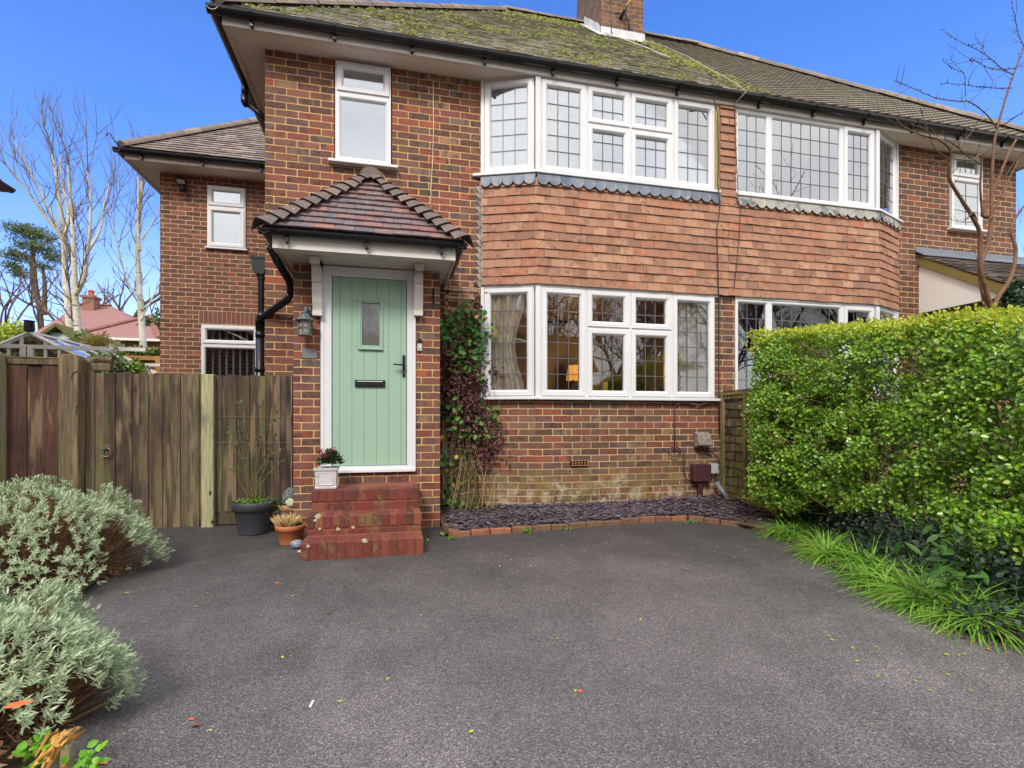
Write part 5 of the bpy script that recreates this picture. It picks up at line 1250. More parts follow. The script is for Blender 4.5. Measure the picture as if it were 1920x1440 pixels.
# white square planter on the steps
cx_ = PX(613, 4.86); cy_ = 4.85; z0 = .466; s = .098; hh = .185
sp2 = empty('square_planter', (cx_, cy_, z0), 'whitewashed square planter with panelled sides on the top step', 'planter')
t = MB(); t.lathe([(0, 0), (s*.90*1.414, 0), (s*.94*1.414, .018), (s*.86*1.414, .022), (s*.92*1.414, hh*.84), (s*1.414, hh*.88), (s*1.03*1.414, hh), (s*.9*1.414, hh), (s*.88*1.414, hh*.85)], (cx_, cy_, z0), 4)
for w_ in (.62,): 
    ya = cy_-s*.89; t.box(cx_-s*w_, cx_+s*w_, ya-.006, ya+.006, z0+hh*.76, z0+hh*.80); t.box(cx_-s*w_, cx_+s*w_, ya-.006, ya+.006, z0+hh*.17, z0+hh*.21); t.box(cx_-s*w_-.006, cx_-s*w_, ya-.006, ya+.006, z0+hh*.17, z0+hh*.80); t.box(cx_+s*w_, cx_+s*w_+.006, ya-.006, ya+.006, z0+hh*.17, z0+hh*.80)
t.build('box', surf('whitewashed wood', [(196,194,196)], rough=.75, var=.1, nscale=14, dirt=((160,152,146), .6, 10)), sp2, bevel=.002)
t = MB(); t.lathe([(s*1.2, hh*.88), (0, hh*.9)], (cx_, cy_, z0), 4); t.build('compost', M['soil'], sp2)
sk = empty('skimmia', (cx_, cy_, z0+hh*.9), 'small dark green skimmia with red buds in the white square planter', 'plant')
P, a = cloud((cx_+.03, cy_, z0+hh+.02), 300, .10, .09, .12); V, Fc, r = leaves(P, a+np.array([0, 0, .4]), a*.5+np.array([0, -.2, 1]), RNG.uniform(.035, .05, len(P)), .018); bulk('foliage', V, Fc, r, leafmat('skimmia leaf', [(44,78,44),(62,98,54),(36,64,42)]), sk)
t = MB(); rg = random.Random(6)
for k in range(9):
    p = Vector((cx_+rg.uniform(-.11, .1), cy_+rg.uniform(-.07, .05), z0+hh+rg.uniform(.08, .15)))
    for j in range(16): t.blob(p+Vector((rg.gauss(0, .013), rg.gauss(0, .012), rg.gauss(0, .013))), .006, .006, .006, j, .1, 5, 4)
t.build('buds', surf('red buds', [(140,40,44),(112,30,40)], rough=.5), sk)
# ================================================================= CLIMBER
M['trellis'] = surf('aged trellis slat', [(156,132,112),(140,116,100)], rough=.9, var=.25, nscale=20)
tr = empty('trellis', (PX(860, D), D-.04, 1.9), 'small weathered wooden trellis square on the wall above the climbing rose', 'trellis')
t = MB(); 
for u in (836, 861, 884): x = PX(u, D-.04); t.box(x-.016, x+.016, D-.09, D-.07, PZ(592+u*.0, x, D-.04), PZ(532, x, D-.04))
t.build('uprights', M['trellis'], tr); t = MB()
for v in (546, 561, 582): x0, x1 = PX(832, D-.04), PX(895, D-.04); z = PZ(v, (x0+x1)/2, D-.04); t.box(x0, x1, D-.105, D-.09, z-.013, z+.013)
t.box(PX(830, D)-.01, PX(838, D), D-.045, D-.02, .3, PZ(600, .5, D)); t.build('rails', M['trellis'], tr)
cl = empty('climbing_rose', (PX(870, D-.1), D-.1, .1), 'climbing rose with green and dead purple leaves in the corner between porch and bay', 'climber')
rg = random.Random(8); t = MB(); base = [Vector((PX(u, D-.15), D-.15, .1)) for u in (840, 850, 858, 868, 878, 890, 900, 846, 872, 884)]
tips = []
for i in range(24):
    b = rg.choice(base)+Vector((rg.uniform(-.05, .05), rg.uniform(-.06, .08), 0)); top_ = rg.choice([rg.uniform(.5, 1.2), rg.uniform(1.2, 2.3)]); xt = PX(rg.uniform(832, 905), D-.1)
    pts = []; n = 12
    for k in range(n+1):
        q = k/n; pts.append(Vector((b.x+(xt-b.x)*q+.03*math.sin(q*7+i), b.y+.06*q+.02*math.sin(q*9+i*2), b.z+top_*q+rg.uniform(-.01, .01))))
    t.tube(pts, [.007*(1-.65*k/n) for k in range(n+1)], 5, r=rg.random()); tips += pts[3:]
t.build('stems', surf('climber stem', [(92,78,52),(70,60,48),(96,104,52),(120,96,70)], rough=.8, var=.2), cl, smooth=True)
t = MB()
for i in range(18):
    b = Vector((PX(rg.uniform(838, 925), D-.2), D-rg.uniform(.1, .3), .12)); a = b+Vector((rg.uniform(-.12, .12), rg.uniform(-.06, .04), rg.uniform(.15, .6))); e = a+Vector((rg.uniform(-.2, .2), rg.uniform(-.08, .05), rg.uniform(-.12, .3))); t.tube([b, a, e], [.004, .003, .0015], 4)
t.build('dry_stalks', surf('straw stalk', [(176,148,110),(150,122,86),(190,168,120)], rough=.9), cl)
def spots(lst):
    out = []
    for (u, v, su, sv, n) in lst:
        for _ in range(n):
            uu, vv = rg.gauss(u, su), rg.gauss(v, sv); p = PP(uu, vv, D-rg.uniform(.03, .20)); 
            if p.x > PXR-.0 and p.z > .12: out.append(tuple(p))
    return np.array(out)
P = spots([(845, 610, 14, 16, 60), (880, 605, 18, 18, 80), (880, 640, 20, 16, 70), (888, 665, 14, 14, 45), (835, 625, 8, 14, 30), (898, 640, 10, 18, 36), (870, 690, 20, 14, 36), (900, 700, 6, 18, 16), (840, 770, 12, 12, 36), (855, 790, 14, 14, 34), (900, 790, 14, 14, 26), (920, 775, 12, 12, 14), (835, 860, 10, 10, 26), (845, 920, 12, 14, 24), (880, 830, 20, 20, 26), (905, 800, 16, 18, 18), (860, 950, 20, 8, 30), (885, 590, 10, 8, 20), (850, 595, 10, 8, 20)])
Dn = RNG.normal(size=P.shape)+np.array([0, -.4, -.4]); Nn = RNG.normal(size=P.shape)*.5+np.array([0, -1, .5])
V, Fc, r = leaves(P, Dn, Nn, RNG.uniform(.045, .085, len(P)), RNG.uniform(.034, .055, len(P)), .15)
bulk('foliage', V, Fc, r, leafmat('climber leaf', [(66,110,50),(92,138,64),(54,92,48),(104,146,78),(78,122,58),(120,150,84)]), cl)
P = spots([(880, 645, 25, 40, 20), (850, 800, 22, 60, 12), (870, 860, 20, 30, 5)])
V, Fc, r = leaves(P, RNG.normal(size=P.shape), RNG.normal(size=P.shape)*.4+np.array([0, -1, .3]), .055, .042, .15); bulk('turning_leaves', V, Fc, r, leafmat('turning leaf', [(196,182,44),(210,150,60),(206,140,110),(176,170,60)]), cl)
P = spots([(850, 700, 16, 26, 300), (880, 720, 18, 34, 300), (845, 745, 14, 20, 160), (890, 770, 14, 22, 140), (915, 820, 16, 22, 170), (905, 850, 14, 16, 80), (870, 800, 18, 30, 130), (925, 700, 12, 8, 22), (896, 575, 6, 22, 40), (835, 545, 6, 10, 12), (840, 690, 10, 30, 120)])
V, Fc, r = leaves(P, RNG.normal(size=P.shape)+np.array([0, 0, -.6]), RNG.normal(size=P.shape), RNG.uniform(.03, .055, len(P)), .03, .5, .3); bulk('dead_leaves', V, Fc, r, surf('dead purple leaf', [(84,52,56),(104,66,62),(68,44,50),(126,84,70),(92,58,54)], rough=.9, var=.3), cl)
P = spots([(845, 965, 14, 6, 120), (880, 962, 16, 6, 150), (905, 958, 16, 5, 60)]); P[:, 1] -= .1
P[:, 2] = np.clip(P[:, 2], .1, .3); V, Fc, r = blades(P, RNG.normal(size=P.shape)*.8+np.array([0, -.2, 1]), RNG.normal(size=P.shape), RNG.uniform(.05, .10, len(P)), .010, .4)
tag(bulk('low_weeds', V, Fc, r, M['groundgreen']), 'low feathery green weeds at the foot of the climbing rose', 'plant')
# weeds along the edging and by the porch corner
def weeds(u, v, n, s, label, h=.05):
    p = PG(u, v); P = np.array([p+Vector((rg.gauss(0, s), rg.gauss(0, s*.6), rg.uniform(.0, .02))) for _ in range(n)]); V, Fc, r = leaves(P, RNG.normal(size=P.shape)+np.array([0, 0, .8]), RNG.normal(size=P.shape)*.5+np.array([0, -.3, 1]), h*RNG.uniform(.6, 1.1, n), h*.4)
    tag(bulk('weed_tuft', V, Fc, r, M['groundgreen']), label, 'weed')
weeds(803, 978, 50, .045, 'small green weed tuft between the steps and the porch corner', .05)
weeds(829, 1005, 22, .02, 'weed tuft against the left end of the brick edging', .035); weeds(850, 1012, 24, .025, 'weed tuft at the left front corner of the brick edging', .03)
weeds(987, 1000, 18, .02, 'weed tuft growing out of the edging, left of the middle'); weeds(1060, 994, 18, .03, 'weed tuft growing out of the middle of the edging', .03); weeds(1300, 980, 40, .05, 'green weed growth on the edging below the meter box', .03)
weeds(798, 1018, 10, .012, 'tiny weed at the right end of the bottom step', .035)

# ================================================================= HEDGE
def hedge_surface(n):
    """points on a clipped, slightly bulging hedge running from the fence towards the camera"""
    Y0, Y1 = 4.36, .6
    q = RNG.random(n); y = Y0+(Y1-Y0)*q
    base = 3.49+.025*np.sin(y*2.3)+.02*np.sin(y*5.1+1)-.06*np.clip((3.2-y)/1.5, 0, 1)
    return y, base
def hedge_top(y): return 1.665+.125*(y-2.14)+.012*np.sin(y*3.1)+.010*np.sin(y*8)-.16*np.exp(-np.clip(4.40-y, 0, 9)/.13)
hg = empty('privet_hedge', (3.9, 3.0, 0), 'tall clipped green privet hedge along the right side of the drive', 'hedge')
def face_pts(n, depth):
    y, bx = hedge_surface(n); zt = hedge_top(y)
    ln = .0
    zlow = np.interp(y, [1.2, 2.0, 2.6, 3.2, 3.8, 4.4], [.08, .10, .30, .40, .30, .16])+.05*np.sin(y*9)
    z = zlow+(zt-zlow)*RNG.random(n)
    k = (z/zt); x = bx+.10*np.clip(1-(k-.45)**2*3, -1, 1)*-1+.16*np.clip(k-.86, 0, 1)/.14*.6+.25*np.clip(.25-k, 0, 1)*2
    x += .02*np.sin(z*9+y*3)+.02*np.sin(z*17+y*11)+np.abs(RNG.normal(0, depth, n))
    return np.stack([x, y, z], 1)
def clump_mask(P, s=2.2, th=-.12, a=.35):
    m = np.array([mnoise.noise(Vector(p)*s)+.6*mnoise.noise(Vector(p)*s*2.7) for p in P]); return m+RNG.normal(0, a, len(P)) > th
A_ = []
P = face_pts(76000, .06); P = P[clump_mask(P, 5.2, -.03, .17)]
Nf = np.tile(np.array([-1., -.35, .55]), (len(P), 1))+RNG.normal(size=P.shape)*.45; Dd = RNG.normal(size=P.shape)+np.array([-.25, -.1, .35]); Lh_ = RNG.uniform(.022, .038, len(P)); A_.append(leaves(P, Dd, Nf, Lh_, Lh_*.64, .12))
P = face_pts(30000, .2); P[:, 0] += .13; Nf = RNG.normal(size=P.shape)*.6+np.array([-1, -.2, .5]); A_.append(leaves(P, RNG.normal(size=P.shape), Nf, .028, .017, .12))
n = 7000; y = RNG.uniform(1.2, 2.55, n); z = .06+.5*RNG.random(n)**.8; x = np.interp(y, [1.2, 1.8, 2.2, 2.6], [2.95, 3.02, 3.12, 3.3])+.25*RNG.random(n)+.10*(1-z); P = np.stack([x, y, z], 1); P = P[clump_mask(P, 4, .0, .25)]; A_.append(leaves(P, RNG.normal(size=P.shape)+np.array([-.3, -.1, .2]), RNG.normal(size=P.shape)*.5+np.array([-.8, -.4, .6]), RNG.uniform(.022, .036, len(P)), .021, .12))
# top skin and sprigs of new growth
n = 15000; y = RNG.uniform(.5, 4.42, n); x = 3.52+.10*np.clip((3.2-y)/-1.5, -1, 0)+.85*RNG.random(n)**1.3; z = hedge_top(y)-.09*np.exp(-(x-3.5)/.07)+RNG.normal(0, .02, n)+.03*np.sin(x*9+y*7)
P = np.stack([x, y, z], 1); Dd = RNG.normal(size=P.shape)*.7+np.array([-.1, 0, 1.0]); A2 = [leaves(P, Dd, RNG.normal(size=P.shape)*.5+np.array([-.6, -.4, .8]), RNG.uniform(.018, .034, n), .016, .15)]
# left end wall of the hedge
n = 9000; a = RNG.random(n); z = .25+1.72*RNG.random(n); x = 3.45+.6*a; y = 4.40+.08*np.sin(z*7)-.25*np.abs(a-.35)**2+RNG.normal(0, .06, n)-.10*np.clip((z-1.6)/.4, 0, 1)**2
P = np.stack([x, y, z], 1); A_.append(leaves(P, RNG.normal(size=P.shape), RNG.normal(size=P.shape)*.5+np.array([-.5, -.3, .6]), RNG.uniform(.022, .036, n), .019, .12))
V, Fc, r, m = join(A_+A2); m = (m >= len(A_)).astype(np.int32)
M['privet'] = leafmat('privet leaf', [(126,175,48),(146,194,57),(79,122,40),(169,206,80),(63,103,42),(131,180,53),(104,155,48),(160,198,65)], .3, .3, .6)
M['privet_new_sunlit'] = leafmat('new and sunlit privet leaf', [(164,182,38),(190,200,52),(138,166,34),(204,206,84),(176,184,44)], .4, .35, .5)
# new growth at the top, its colour also brightened for the sunlit top
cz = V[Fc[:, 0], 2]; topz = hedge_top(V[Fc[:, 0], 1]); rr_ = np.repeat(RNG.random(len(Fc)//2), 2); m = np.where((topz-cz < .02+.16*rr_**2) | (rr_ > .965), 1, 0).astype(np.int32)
bulk('foliage', V, Fc, r, [M['privet'], M['privet_new_sunlit']], hg, mi=m)
t = MB(); rg = random.Random(31)
for i in range(900):
    y = rg.uniform(.7, 4.35); x = 3.75+rg.uniform(-.1, .25); z = rg.uniform(.2, 1.6); a = Vector((x, y, z)); b = a+Vector((-rg.uniform(.1, .4), rg.uniform(-.15, .15), rg.uniform(-.05, .4))); c = b+Vector((rg.uniform(-.12, .05), rg.uniform(-.12, .12), rg.uniform(.0, .15)))
    if c.z < hedge_top(c.y)-.03: t.tube([a, b, c], [.005, .0035, .0015], 4, r=rg.random(), cap=False)
for i in range(22):
    y = .7+i*.165; t.tube([(3.85+rg.uniform(-.1, .1), y, 0), (3.8+rg.uniform(-.1, .1), y+.05, .5), (3.8+rg.uniform(-.15, .15), y+rg.uniform(-.1, .1), 1.3)], [.02, .014, .006], 6, r=rg.random())
t.build('branches', surf('privet twig', [(112,92,54),(92,74,48),(134,112,60)], rough=.8, var=.2), hg)
# ivy and dark growth under the hedge
def strip(n, fx, zlo, zhi, y0=1.0, y1=4.45):
    y = RNG.uniform(y0, y1, n); return np.stack([fx(y)+RNG.normal(0, .05, n), y, zlo+(zhi-zlo)*RNG.random(n)**1.5], 1)
edge = [PG(1420, 985), PG(1500, 1035), PG(1600, 1095), PG(1700, 1140), PG(1800, 1190), PG(1900, 1215), PG(2100, 1300)]
ey_ = np.array([p.y for p in edge])[::-1]; ex_ = np.array([p.x for p in edge])[::-1]
def edgeX(y): return np.interp(y, ey_, ex_)
P = strip(9000, lambda y: edgeX(y)+.20+.30*RNG.random(len(y)), .02, .42); P[:, 0] += P[:, 2]*.35
V, Fc, r = leaves(P, RNG.normal(size=P.shape)+np.array([-.2, -.2, -.3]), RNG.normal(size=P.shape)*.5+np.array([-.6, -.5, .8]), RNG.uniform(.018, .032, len(P)), .024, .1)
P = strip(1600, lambda y: edgeX(y)+.06+.2*RNG.random(len(y)), .01, .14, .8, 2.2); V2, F2, r2 = leaves(P, RNG.normal(size=P.shape), RNG.normal(size=P.shape)*.4+np.array([-.4, -.4, 1]), RNG.uniform(.022, .036, len(P)), .028, .1)
V, Fc, r, m = join([(V, Fc, r), (V2, F2, r2)]); o = bulk('ivy_ground_cover', V, Fc, r, leafmat('dark ivy leaf', [(38,56,42),(48,68,50),(32,46,38),(56,78,58),(42,62,48)], .5, .1, .3)); tag(o, 'dark ivy spreading under the hedge', kind='stuff')
t = MB(); vs = []; ny, nx = 40, 6
for j in range(ny):
    y = .3+4.9*j/(ny-1)
    for i in range(nx): vs.append((float(edgeX(y))+.03+1.6*i/(nx-1), y, .012+.10*min(1, i*.6)+random.uniform(0, .02)))
t.add(vs, [(j*nx+i, j*nx+i+1, (j+1)*nx+i+1, (j+1)*nx+i) for j in range(ny-1) for i in range(nx-1)], .5); tag(t.build('hedge_bank', M['soil'], smooth=True), kind='structure')
# arching grassy leaves on the border
V_ = []
for i in range(260):
    y = RNG.uniform(1.95, 4.15); x = float(edgeX(y))+RNG.uniform(.05, .46); n = int(RNG.integers(12, 38)); sc_ = RNG.uniform(.6, 1.15)
    if mnoise.noise(Vector((x*3.1, y*3.1, 1.))) < -.12: continue
    c = np.array([x, y, .03])
    P = c+RNG.normal(0, .018, (n, 3))*np.array([1, 1, .3]); az = RNG.uniform(0, 6.283, n); D0 = np.stack([np.cos(az)*.55-.38, np.sin(az)*.55-.1, np.full(n, .9)], 1); N0 = np.stack([-np.cos(az)+.3, -np.sin(az), np.full(n, .45)], 1)
    V_.append(blades(P, D0, N0, RNG.uniform(.14, .36, n)*sc_, RNG.uniform(.005, .010, n), RNG.uniform(.5, 1.5, n), seg=3, r=np.clip(RNG.normal(RNG.random(), .2, n), 0, 1)))
V, Fc, r, m = join(V_); tag(bulk('border_grass', V, Fc, r, leafmat('bright grass blade', [(86,138,44),(119,173,56),(97,153,48),(140,188,72),(154,197,88),(112,166,52),(153,173,84)], .4, .35)), 'bright green arching grass edging the drive in front of the hedge', kind='stuff')
# a broad-leaved sapling in the hedge foot
P = PG(1800, 1050, .35); P = np.array([[P.x+.06, P.y+.1, .30]])+RNG.normal(0, .07, (46, 3)); V, Fc, r = leaves(P, RNG.normal(size=P.shape)+np.array([-.6, -.2, -.1]), RNG.normal(size=P.shape)*.3+np.array([-.4, -.5, 1]), RNG.uniform(.07, .11, 46), .03, .15)
tag(bulk('laurel_sapling', V, Fc, r, leafmat('laurel leaf', [(78,120,48),(60,100,44)], .3)), 'young laurel with long leaves poking out of the hedge foot', 'plant')

# ================================================================= LAVENDER
M['lav'] = leafmat('silver lavender leaf', [(175,192,155),(193,207,173),(151,171,133),(204,217,185),(164,184,142),(184,200,160)], .75, .2, .3)
M['lavin'] = surf('woody lavender stem', [(128,92,62),(96,68,56),(150,112,70),(112,78,66),(120,104,62)], rough=.95, var=.3)
def lavender(name, c, R, Hh, n, label, seed=1, leaf=.038, lean=(0, 0)):
    rs = np.random.default_rng(seed); o = empty(name, (c[0], c[1], 0), label, 'shrub', 'lavender shrubs beside the drive')
    a = rs.uniform(0, 6.283, n); el = np.arcsin(rs.random(n)**.85); 
    lump = 1+.10*np.sin(a*3+seed)+.08*np.sin(a*5+el*4)+rs.normal(0, .05, n)
    S = np.stack([np.cos(a)*np.cos(el)*R[0]*lump, np.sin(a)*np.cos(el)*R[1]*lump, np.sin(el)*Hh*(1+.06*np.sin(a*4+el*5))+.05], 1)+np.array([c[0], c[1], 0])
    mk = np.array([mnoise.noise(Vector(p)*5.5+Vector((seed, 0, 0))) for p in S])+rs.normal(0, .06, n) > -.09; S = S[mk]; a = a[mk]; el = el[mk]; n = len(S)
    up = unit(np.stack([np.cos(a)*np.cos(el)*1.15, np.sin(a)*np.cos(el)*1.15, np.sin(el)+.55], 1)+rs.normal(0, .16, (n, 3)))
    V_ = []; K = 15
    for k in range(K):
        h = k/K*.04; az = rs.uniform(0, 6.283, n); t1 = unit(np.cross(up, np.tile([.3, .7, .1], (n, 1)))); t2 = np.cross(up, t1); out = t1*np.cos(az)[:, None]+t2*np.sin(az)[:, None]
        op = 1.0-.62*k/K; D0 = unit(up*(1-op*.55)+out*op); N0 = unit(out*-1+up*.6)
        V_.append(blades(S+up*h+rs.normal(0, .003, (n, 3)), D0, N0, rs.uniform(.75, 1.1, n)*leaf, rs.uniform(.0044, .0064, n), rs.uniform(-.1, .3, n), seg=2, r=np.clip(rs.normal(.5, .28, n), 0, 1)))
    V, Fc, r, m = join(V_); bulk('foliage', V, Fc, r, M['lav'], o)
    t = MB(); rg = random.Random(seed); idx = rs.permutation(n)[:min(n, 900)]
    for i in idx:
        p = Vector(S[i]); b = Vector((c[0]+(p.x-c[0])*.22+rg.uniform(-.05, .05), c[1]+(p.y-c[1])*.22+rg.uniform(-.05, .05), .03)); md = b.lerp(p, .55)+Vector((rg.uniform(-.03, .03), rg.uniform(-.03, .03), -.04)); t.tube([b, md, p], [.004, .0028, .0016], 4, r=rg.random(), cap=False)
    t.build('stems', M['lavin'], o)
    m_ = 9000; q = unit(rs.normal(size=(m_, 3))); q[:, 2] = np.abs(q[:, 2]); P = q*np.array([R[0]*.86, R[1]*.86, Hh*.84])*(rs.random((m_, 1))**.25)+np.array([c[0], c[1], .02])
    V, Fc, r = blades(P, rs.normal(size=P.shape)+np.array([0, 0, .6]), rs.normal(size=P.shape), rs.uniform(.02, .05, m_), .0035, .3, seg=2); bulk('dead_growth', V, Fc, r, M['lavin'], o)
    return o
lavender('lavender_shrub', (-1.43, 2.08), (.45, .41), .43, 3200, 'nearest silver lavender shrub, at the bottom left beside the drive', 3, .027)
lavender('lavender_shrub', (-2.30, 4.0), (.66, .56), .58, 3400, 'larger silver lavender shrub farther back, in front of the gates', 5, .027)
# bed at the bottom left
t = MB(); bp_ = [PG(135, 1440), PG(180, 1390), PG(255, 1180), PG(320, 1000)]
bx_ = [(-1.02, .6), (-1.04, 1.75), (-1.12, 2.2), (-1.45, 2.8), (-1.8, 3.4), (-1.9, 4.2), (-2.5, 4.8)]
vs = []
for (x, y) in bx_:
    for i in range(8): vs.append((x-2.6*i/7, y, .02+.05*min(1, i)+random.uniform(0, .02)))
t.add(vs, [(j*8+i+1, j*8+i, (j+1)*8+i, (j+1)*8+i+1) for j in range(len(bx_)-1) for i in range(7)], .5); tag(t.build('flower_bed_soil', M['soil'], smooth=True), kind='structure')
rg = random.Random(77)
t = MB(); a, b = PG(128, 1440, .05), PG(128, 1378, .05); t.box(a.x-.013, a.x+.013, a.y-.02, a.y+.005, 0, .125); tag(t.build('timber_stake', M['post_pale'], bevel=.004), 'short mossy timber stake at the bottom left corner of the drive', 'stake')
t = MB()
for i in range(11):
    p0 = PG(60+i*6, 1450, .06); p1 = PG(108+i*5, 1385-rg.uniform(0, 22), .13+rg.uniform(-.03, .04)); p0.z = .09+rg.uniform(-.04, .05); mid = p0.lerp(p1, .5)+Vector((rg.uniform(-.015, .015), 0, rg.uniform(.0, .03)))
    w_ = rg.uniform(.006, .013); t.tube([p0, mid, p1], [w_*.5, w_, w_*.4], 5, r=rg.random())
tag(t.build('dried_stalks', surf('golden dead leaf', [(196,144,66),(214,170,92),(160,110,52)], rough=.6, var=.3, nscale=30), smooth=True), 'golden dead flag leaves flopping over the timber edging at the bottom left', 'dead plant')
def leafpatch(u, v, n, s, L, m, name, label, z=.08):
    p = PG(u, v, z); P = np.array([p+Vector((rg.gauss(0, s), rg.gauss(0, s), rg.uniform(-.02, .04))) for _ in range(n)]); V, Fc, r = leaves(P, RNG.normal(size=P.shape)+np.array([.2, 0, .2]), RNG.normal(size=P.shape)*.35+np.array([0, -.3, 1]), L*RNG.uniform(.7, 1.2, n), L*.8, .1); tag(bulk(name, V, Fc, r, m), label, 'plant')
leafpatch(72, 1412, 40, .03, .03, leafmat('lime leaf', [(130,190,52),(104,170,44)]), 'green_seedling', 'lime green round-leaved seedling below the nearest lavender')
leafpatch(165, 1437, 40, .028, .025, leafmat('lime leaf', [(130,190,52),(104,170,44)]), 'green_seedling', 'lime green seedling at the foot of the timber edging')
P = np.array([Vector((rg.uniform(-1.7, -1.05), rg.uniform(1.35, 1.9), .08)) for _ in range(160)]); V, Fc, r = leaves(P, RNG.normal(size=P.shape)*np.array([1, 1, .2]), RNG.normal(size=P.shape)*.2+np.array([0, 0, 1]), RNG.uniform(.02, .05, 160), .03, .3); tag(bulk('leaf_litter', V, Fc, r, surf('brown litter', [(150,96,60),(120,74,50),(176,128,84),(134,110,92)], rough=.9, var=.3)), 'brown leaf litter under the lavender', kind='stuff')

# ---------------------------------------------------- fallen leaves on the drive
def fallen(p, L, col, label, group=None, name='fallen_leaf'):
    t = MB(); a = rg.uniform(0, 6.28); k = 7; vs = [(0, 0, L*.12)]
    for j in range(k): q = 6.283*j/k; rr = L*(1 if j % 2 else .6)*rg.uniform(.7, 1.1); vs.append((rr*math.cos(q+a), rr*math.sin(q+a)*.7, rg.uniform(.001, L*.25)))
    t.add(vs, [(0, 1+j, 1+(j+1) % k) for j in range(k)]); o = t.build(name, col); o.location = (p.x, p.y, gh(p.x, p.y)+.002); tag(o, label, 'leaf', group); return o
LR = surf('red leaf', [(196,92,80)], rough=.7, var=.2); LB = surf('brown leaf', [(120,72,54)], rough=.8, var=.3); LO = surf('orange leaf', [(206,112,56)], rough=.7, var=.2); LY = surf('yellow leaf', [(178,196,62)], rough=.6, var=.2); LP = surf('straw leaf', [(206,180,120)], rough=.7)
fallen(PG(1087, 1298), .020, LR, 'small red leaf alone in the middle foreground of the drive')
fallen(PG(370, 1362), .026, LB, 'curled brown leaf in the left foreground of the drive'); fallen(PG(357, 1350), .018, LR, 'pinkish leaf beside the curled brown one in the left foreground'); fallen(PG(393, 1371), .014, LP, 'pale straw-coloured leaf right of the curled brown leaf')
fallen(PG(520, 1094), .022, LO, 'small orange leaf on the drive in front of the pots'); fallen(PG(38, 1299, .45), .035, LO, 'orange leaf caught low in the nearest lavender').location.z = .42
fallen(PG(192, 1432), .026, LO, 'orange-brown leaf at the bottom left beside the green seedling'); fallen(PG(617, 1152), .016, surf('moss clump', [(70,90,40)], rough=1), 'dark green moss crumb on the drive left of centre'); fallen(PG(360, 1016), .024, surf('maroon leaf', [(110,54,54)], rough=.8), 'maroon leaf on the drive in front of the pale post')
fallen(PG(239, 1112), .016, LY, 'single yellow-green leaf beside the nearest lavender'); fallen(PG(240, 1300), .017, LY, 'yellow-green leaf right of the nearest lavender, near the photo bottom')
t = MB(); p = PG(580, 1322); t.obox((p.x, p.y-.02, .002), (.006, .045, .0), (.010, -.002, 0), (0, 0, .003)); tag(t.build('white_feather', surf('white scrap', [(205,205,205)])), 'thin whitish feather lying in the left foreground of the drive', 'feather')
src = None
for i in range(70):
    if i < 34: u, v = rg.uniform(900, 1420), rg.uniform(1000, 1075)
    elif i < 58: u = rg.uniform(1500, 1890); v = 1010+(u-1420)*.44+rg.uniform(25, 160)
    else: u, v = rg.uniform(280, 1300), rg.uniform(1050, 1400)
    p = PG(u, v)
    if p.y > 5.0 or (p.x < -1.2 and p.y < 3): continue
    if src is None: src = fallen(p, .012, LY, 'tiny yellow-green leaf fragment lying on the tarmac drive', 'tiny leaf fragments scattered over the drive', 'leaf_fragment'); continue
    o = src.copy(); COL.objects.link(o); o.location = (p.x, p.y, gh(p.x, p.y)+.002); o.rotation_euler = (0, 0, rg.uniform(0, 6)); s = rg.uniform(.7, 1.4); o.scale = (s, s, s)
o = None
for i in range(60):
    u = rg.uniform(1420, 1915); v = np.interp(u, [1420, 1500, 1600, 1700, 1800, 1915], [992, 1040, 1100, 1145, 1192, 1222])+rg.uniform(-4, 14); p = PG(u, v)
    if o is None: o = fallen(p, .016, surf('border litter leaf', [(176,130,60)], rough=.8, var=.3), 'brown and yellow leaf in the litter line along the grass border', 'leaf litter along the grass border', 'fallen_leaf'); continue
    c = o.copy(); COL.objects.link(c); c.location = (p.x, p.y, .004); c.rotation_euler = (0, 0, rg.uniform(0, 6)); s = rg.uniform(.5, 1.3); c.scale = (s, s, s)
# ================================================================= TREES
def grow(mb, p, d, L, r, depth, rg, spread=.55, up=.25, n=5, kids=(2, 3), tips=None, wig=.12, side=True):
    k = 5 if depth > 1 else 3; pts = [p.copy()]; rs = [r]; q = d.normalized(); r1 = r*(.62 if depth else .3); brs = []
    for i in range(k):
        q = (q+Vector((rg.gauss(0, wig), rg.gauss(0, wig), rg.gauss(0, wig)+up*.12))).normalized(); p = p+q*(L/k); pts.append(p.copy()); rs.append(r+(r1-r)*(i+1)/k)
        if side and depth > 0 and i > 0 and rg.random() < .55: brs.append((p.copy(), q.copy(), rs[-1]))
    mb.tube(pts, rs, n if depth > 1 else (4 if depth else 3), r=rg.random(), cap=False)
    if depth == 0:
        if tips is not None: tips += pts[1:]
        return
    for i in range(rg.randint(*kids)):
        a = Vector((rg.gauss(0, 1), rg.gauss(0, 1), rg.gauss(0, 1))); a = (a-q*a.dot(q)).normalized(); grow(mb, p, q+a*spread*rg.uniform(.5, 1.2)+Vector((0, 0, up)), L*rg.uniform(.6, .85), r1, depth-1, rg, spread, up, n, kids, tips, wig, side)
    for (bp, bq, br) in brs:
        a = Vector((rg.gauss(0, 1), rg.gauss(0, 1), rg.gauss(0, 1))); a = (a-bq*a.dot(bq)).normalized(); grow(mb, bp, bq*.5+a*spread*1.5+Vector((0, 0, up)), L*rg.uniform(.45, .7), br*.5, max(0, depth-2), rg, spread, up, n, kids, tips, wig, side)
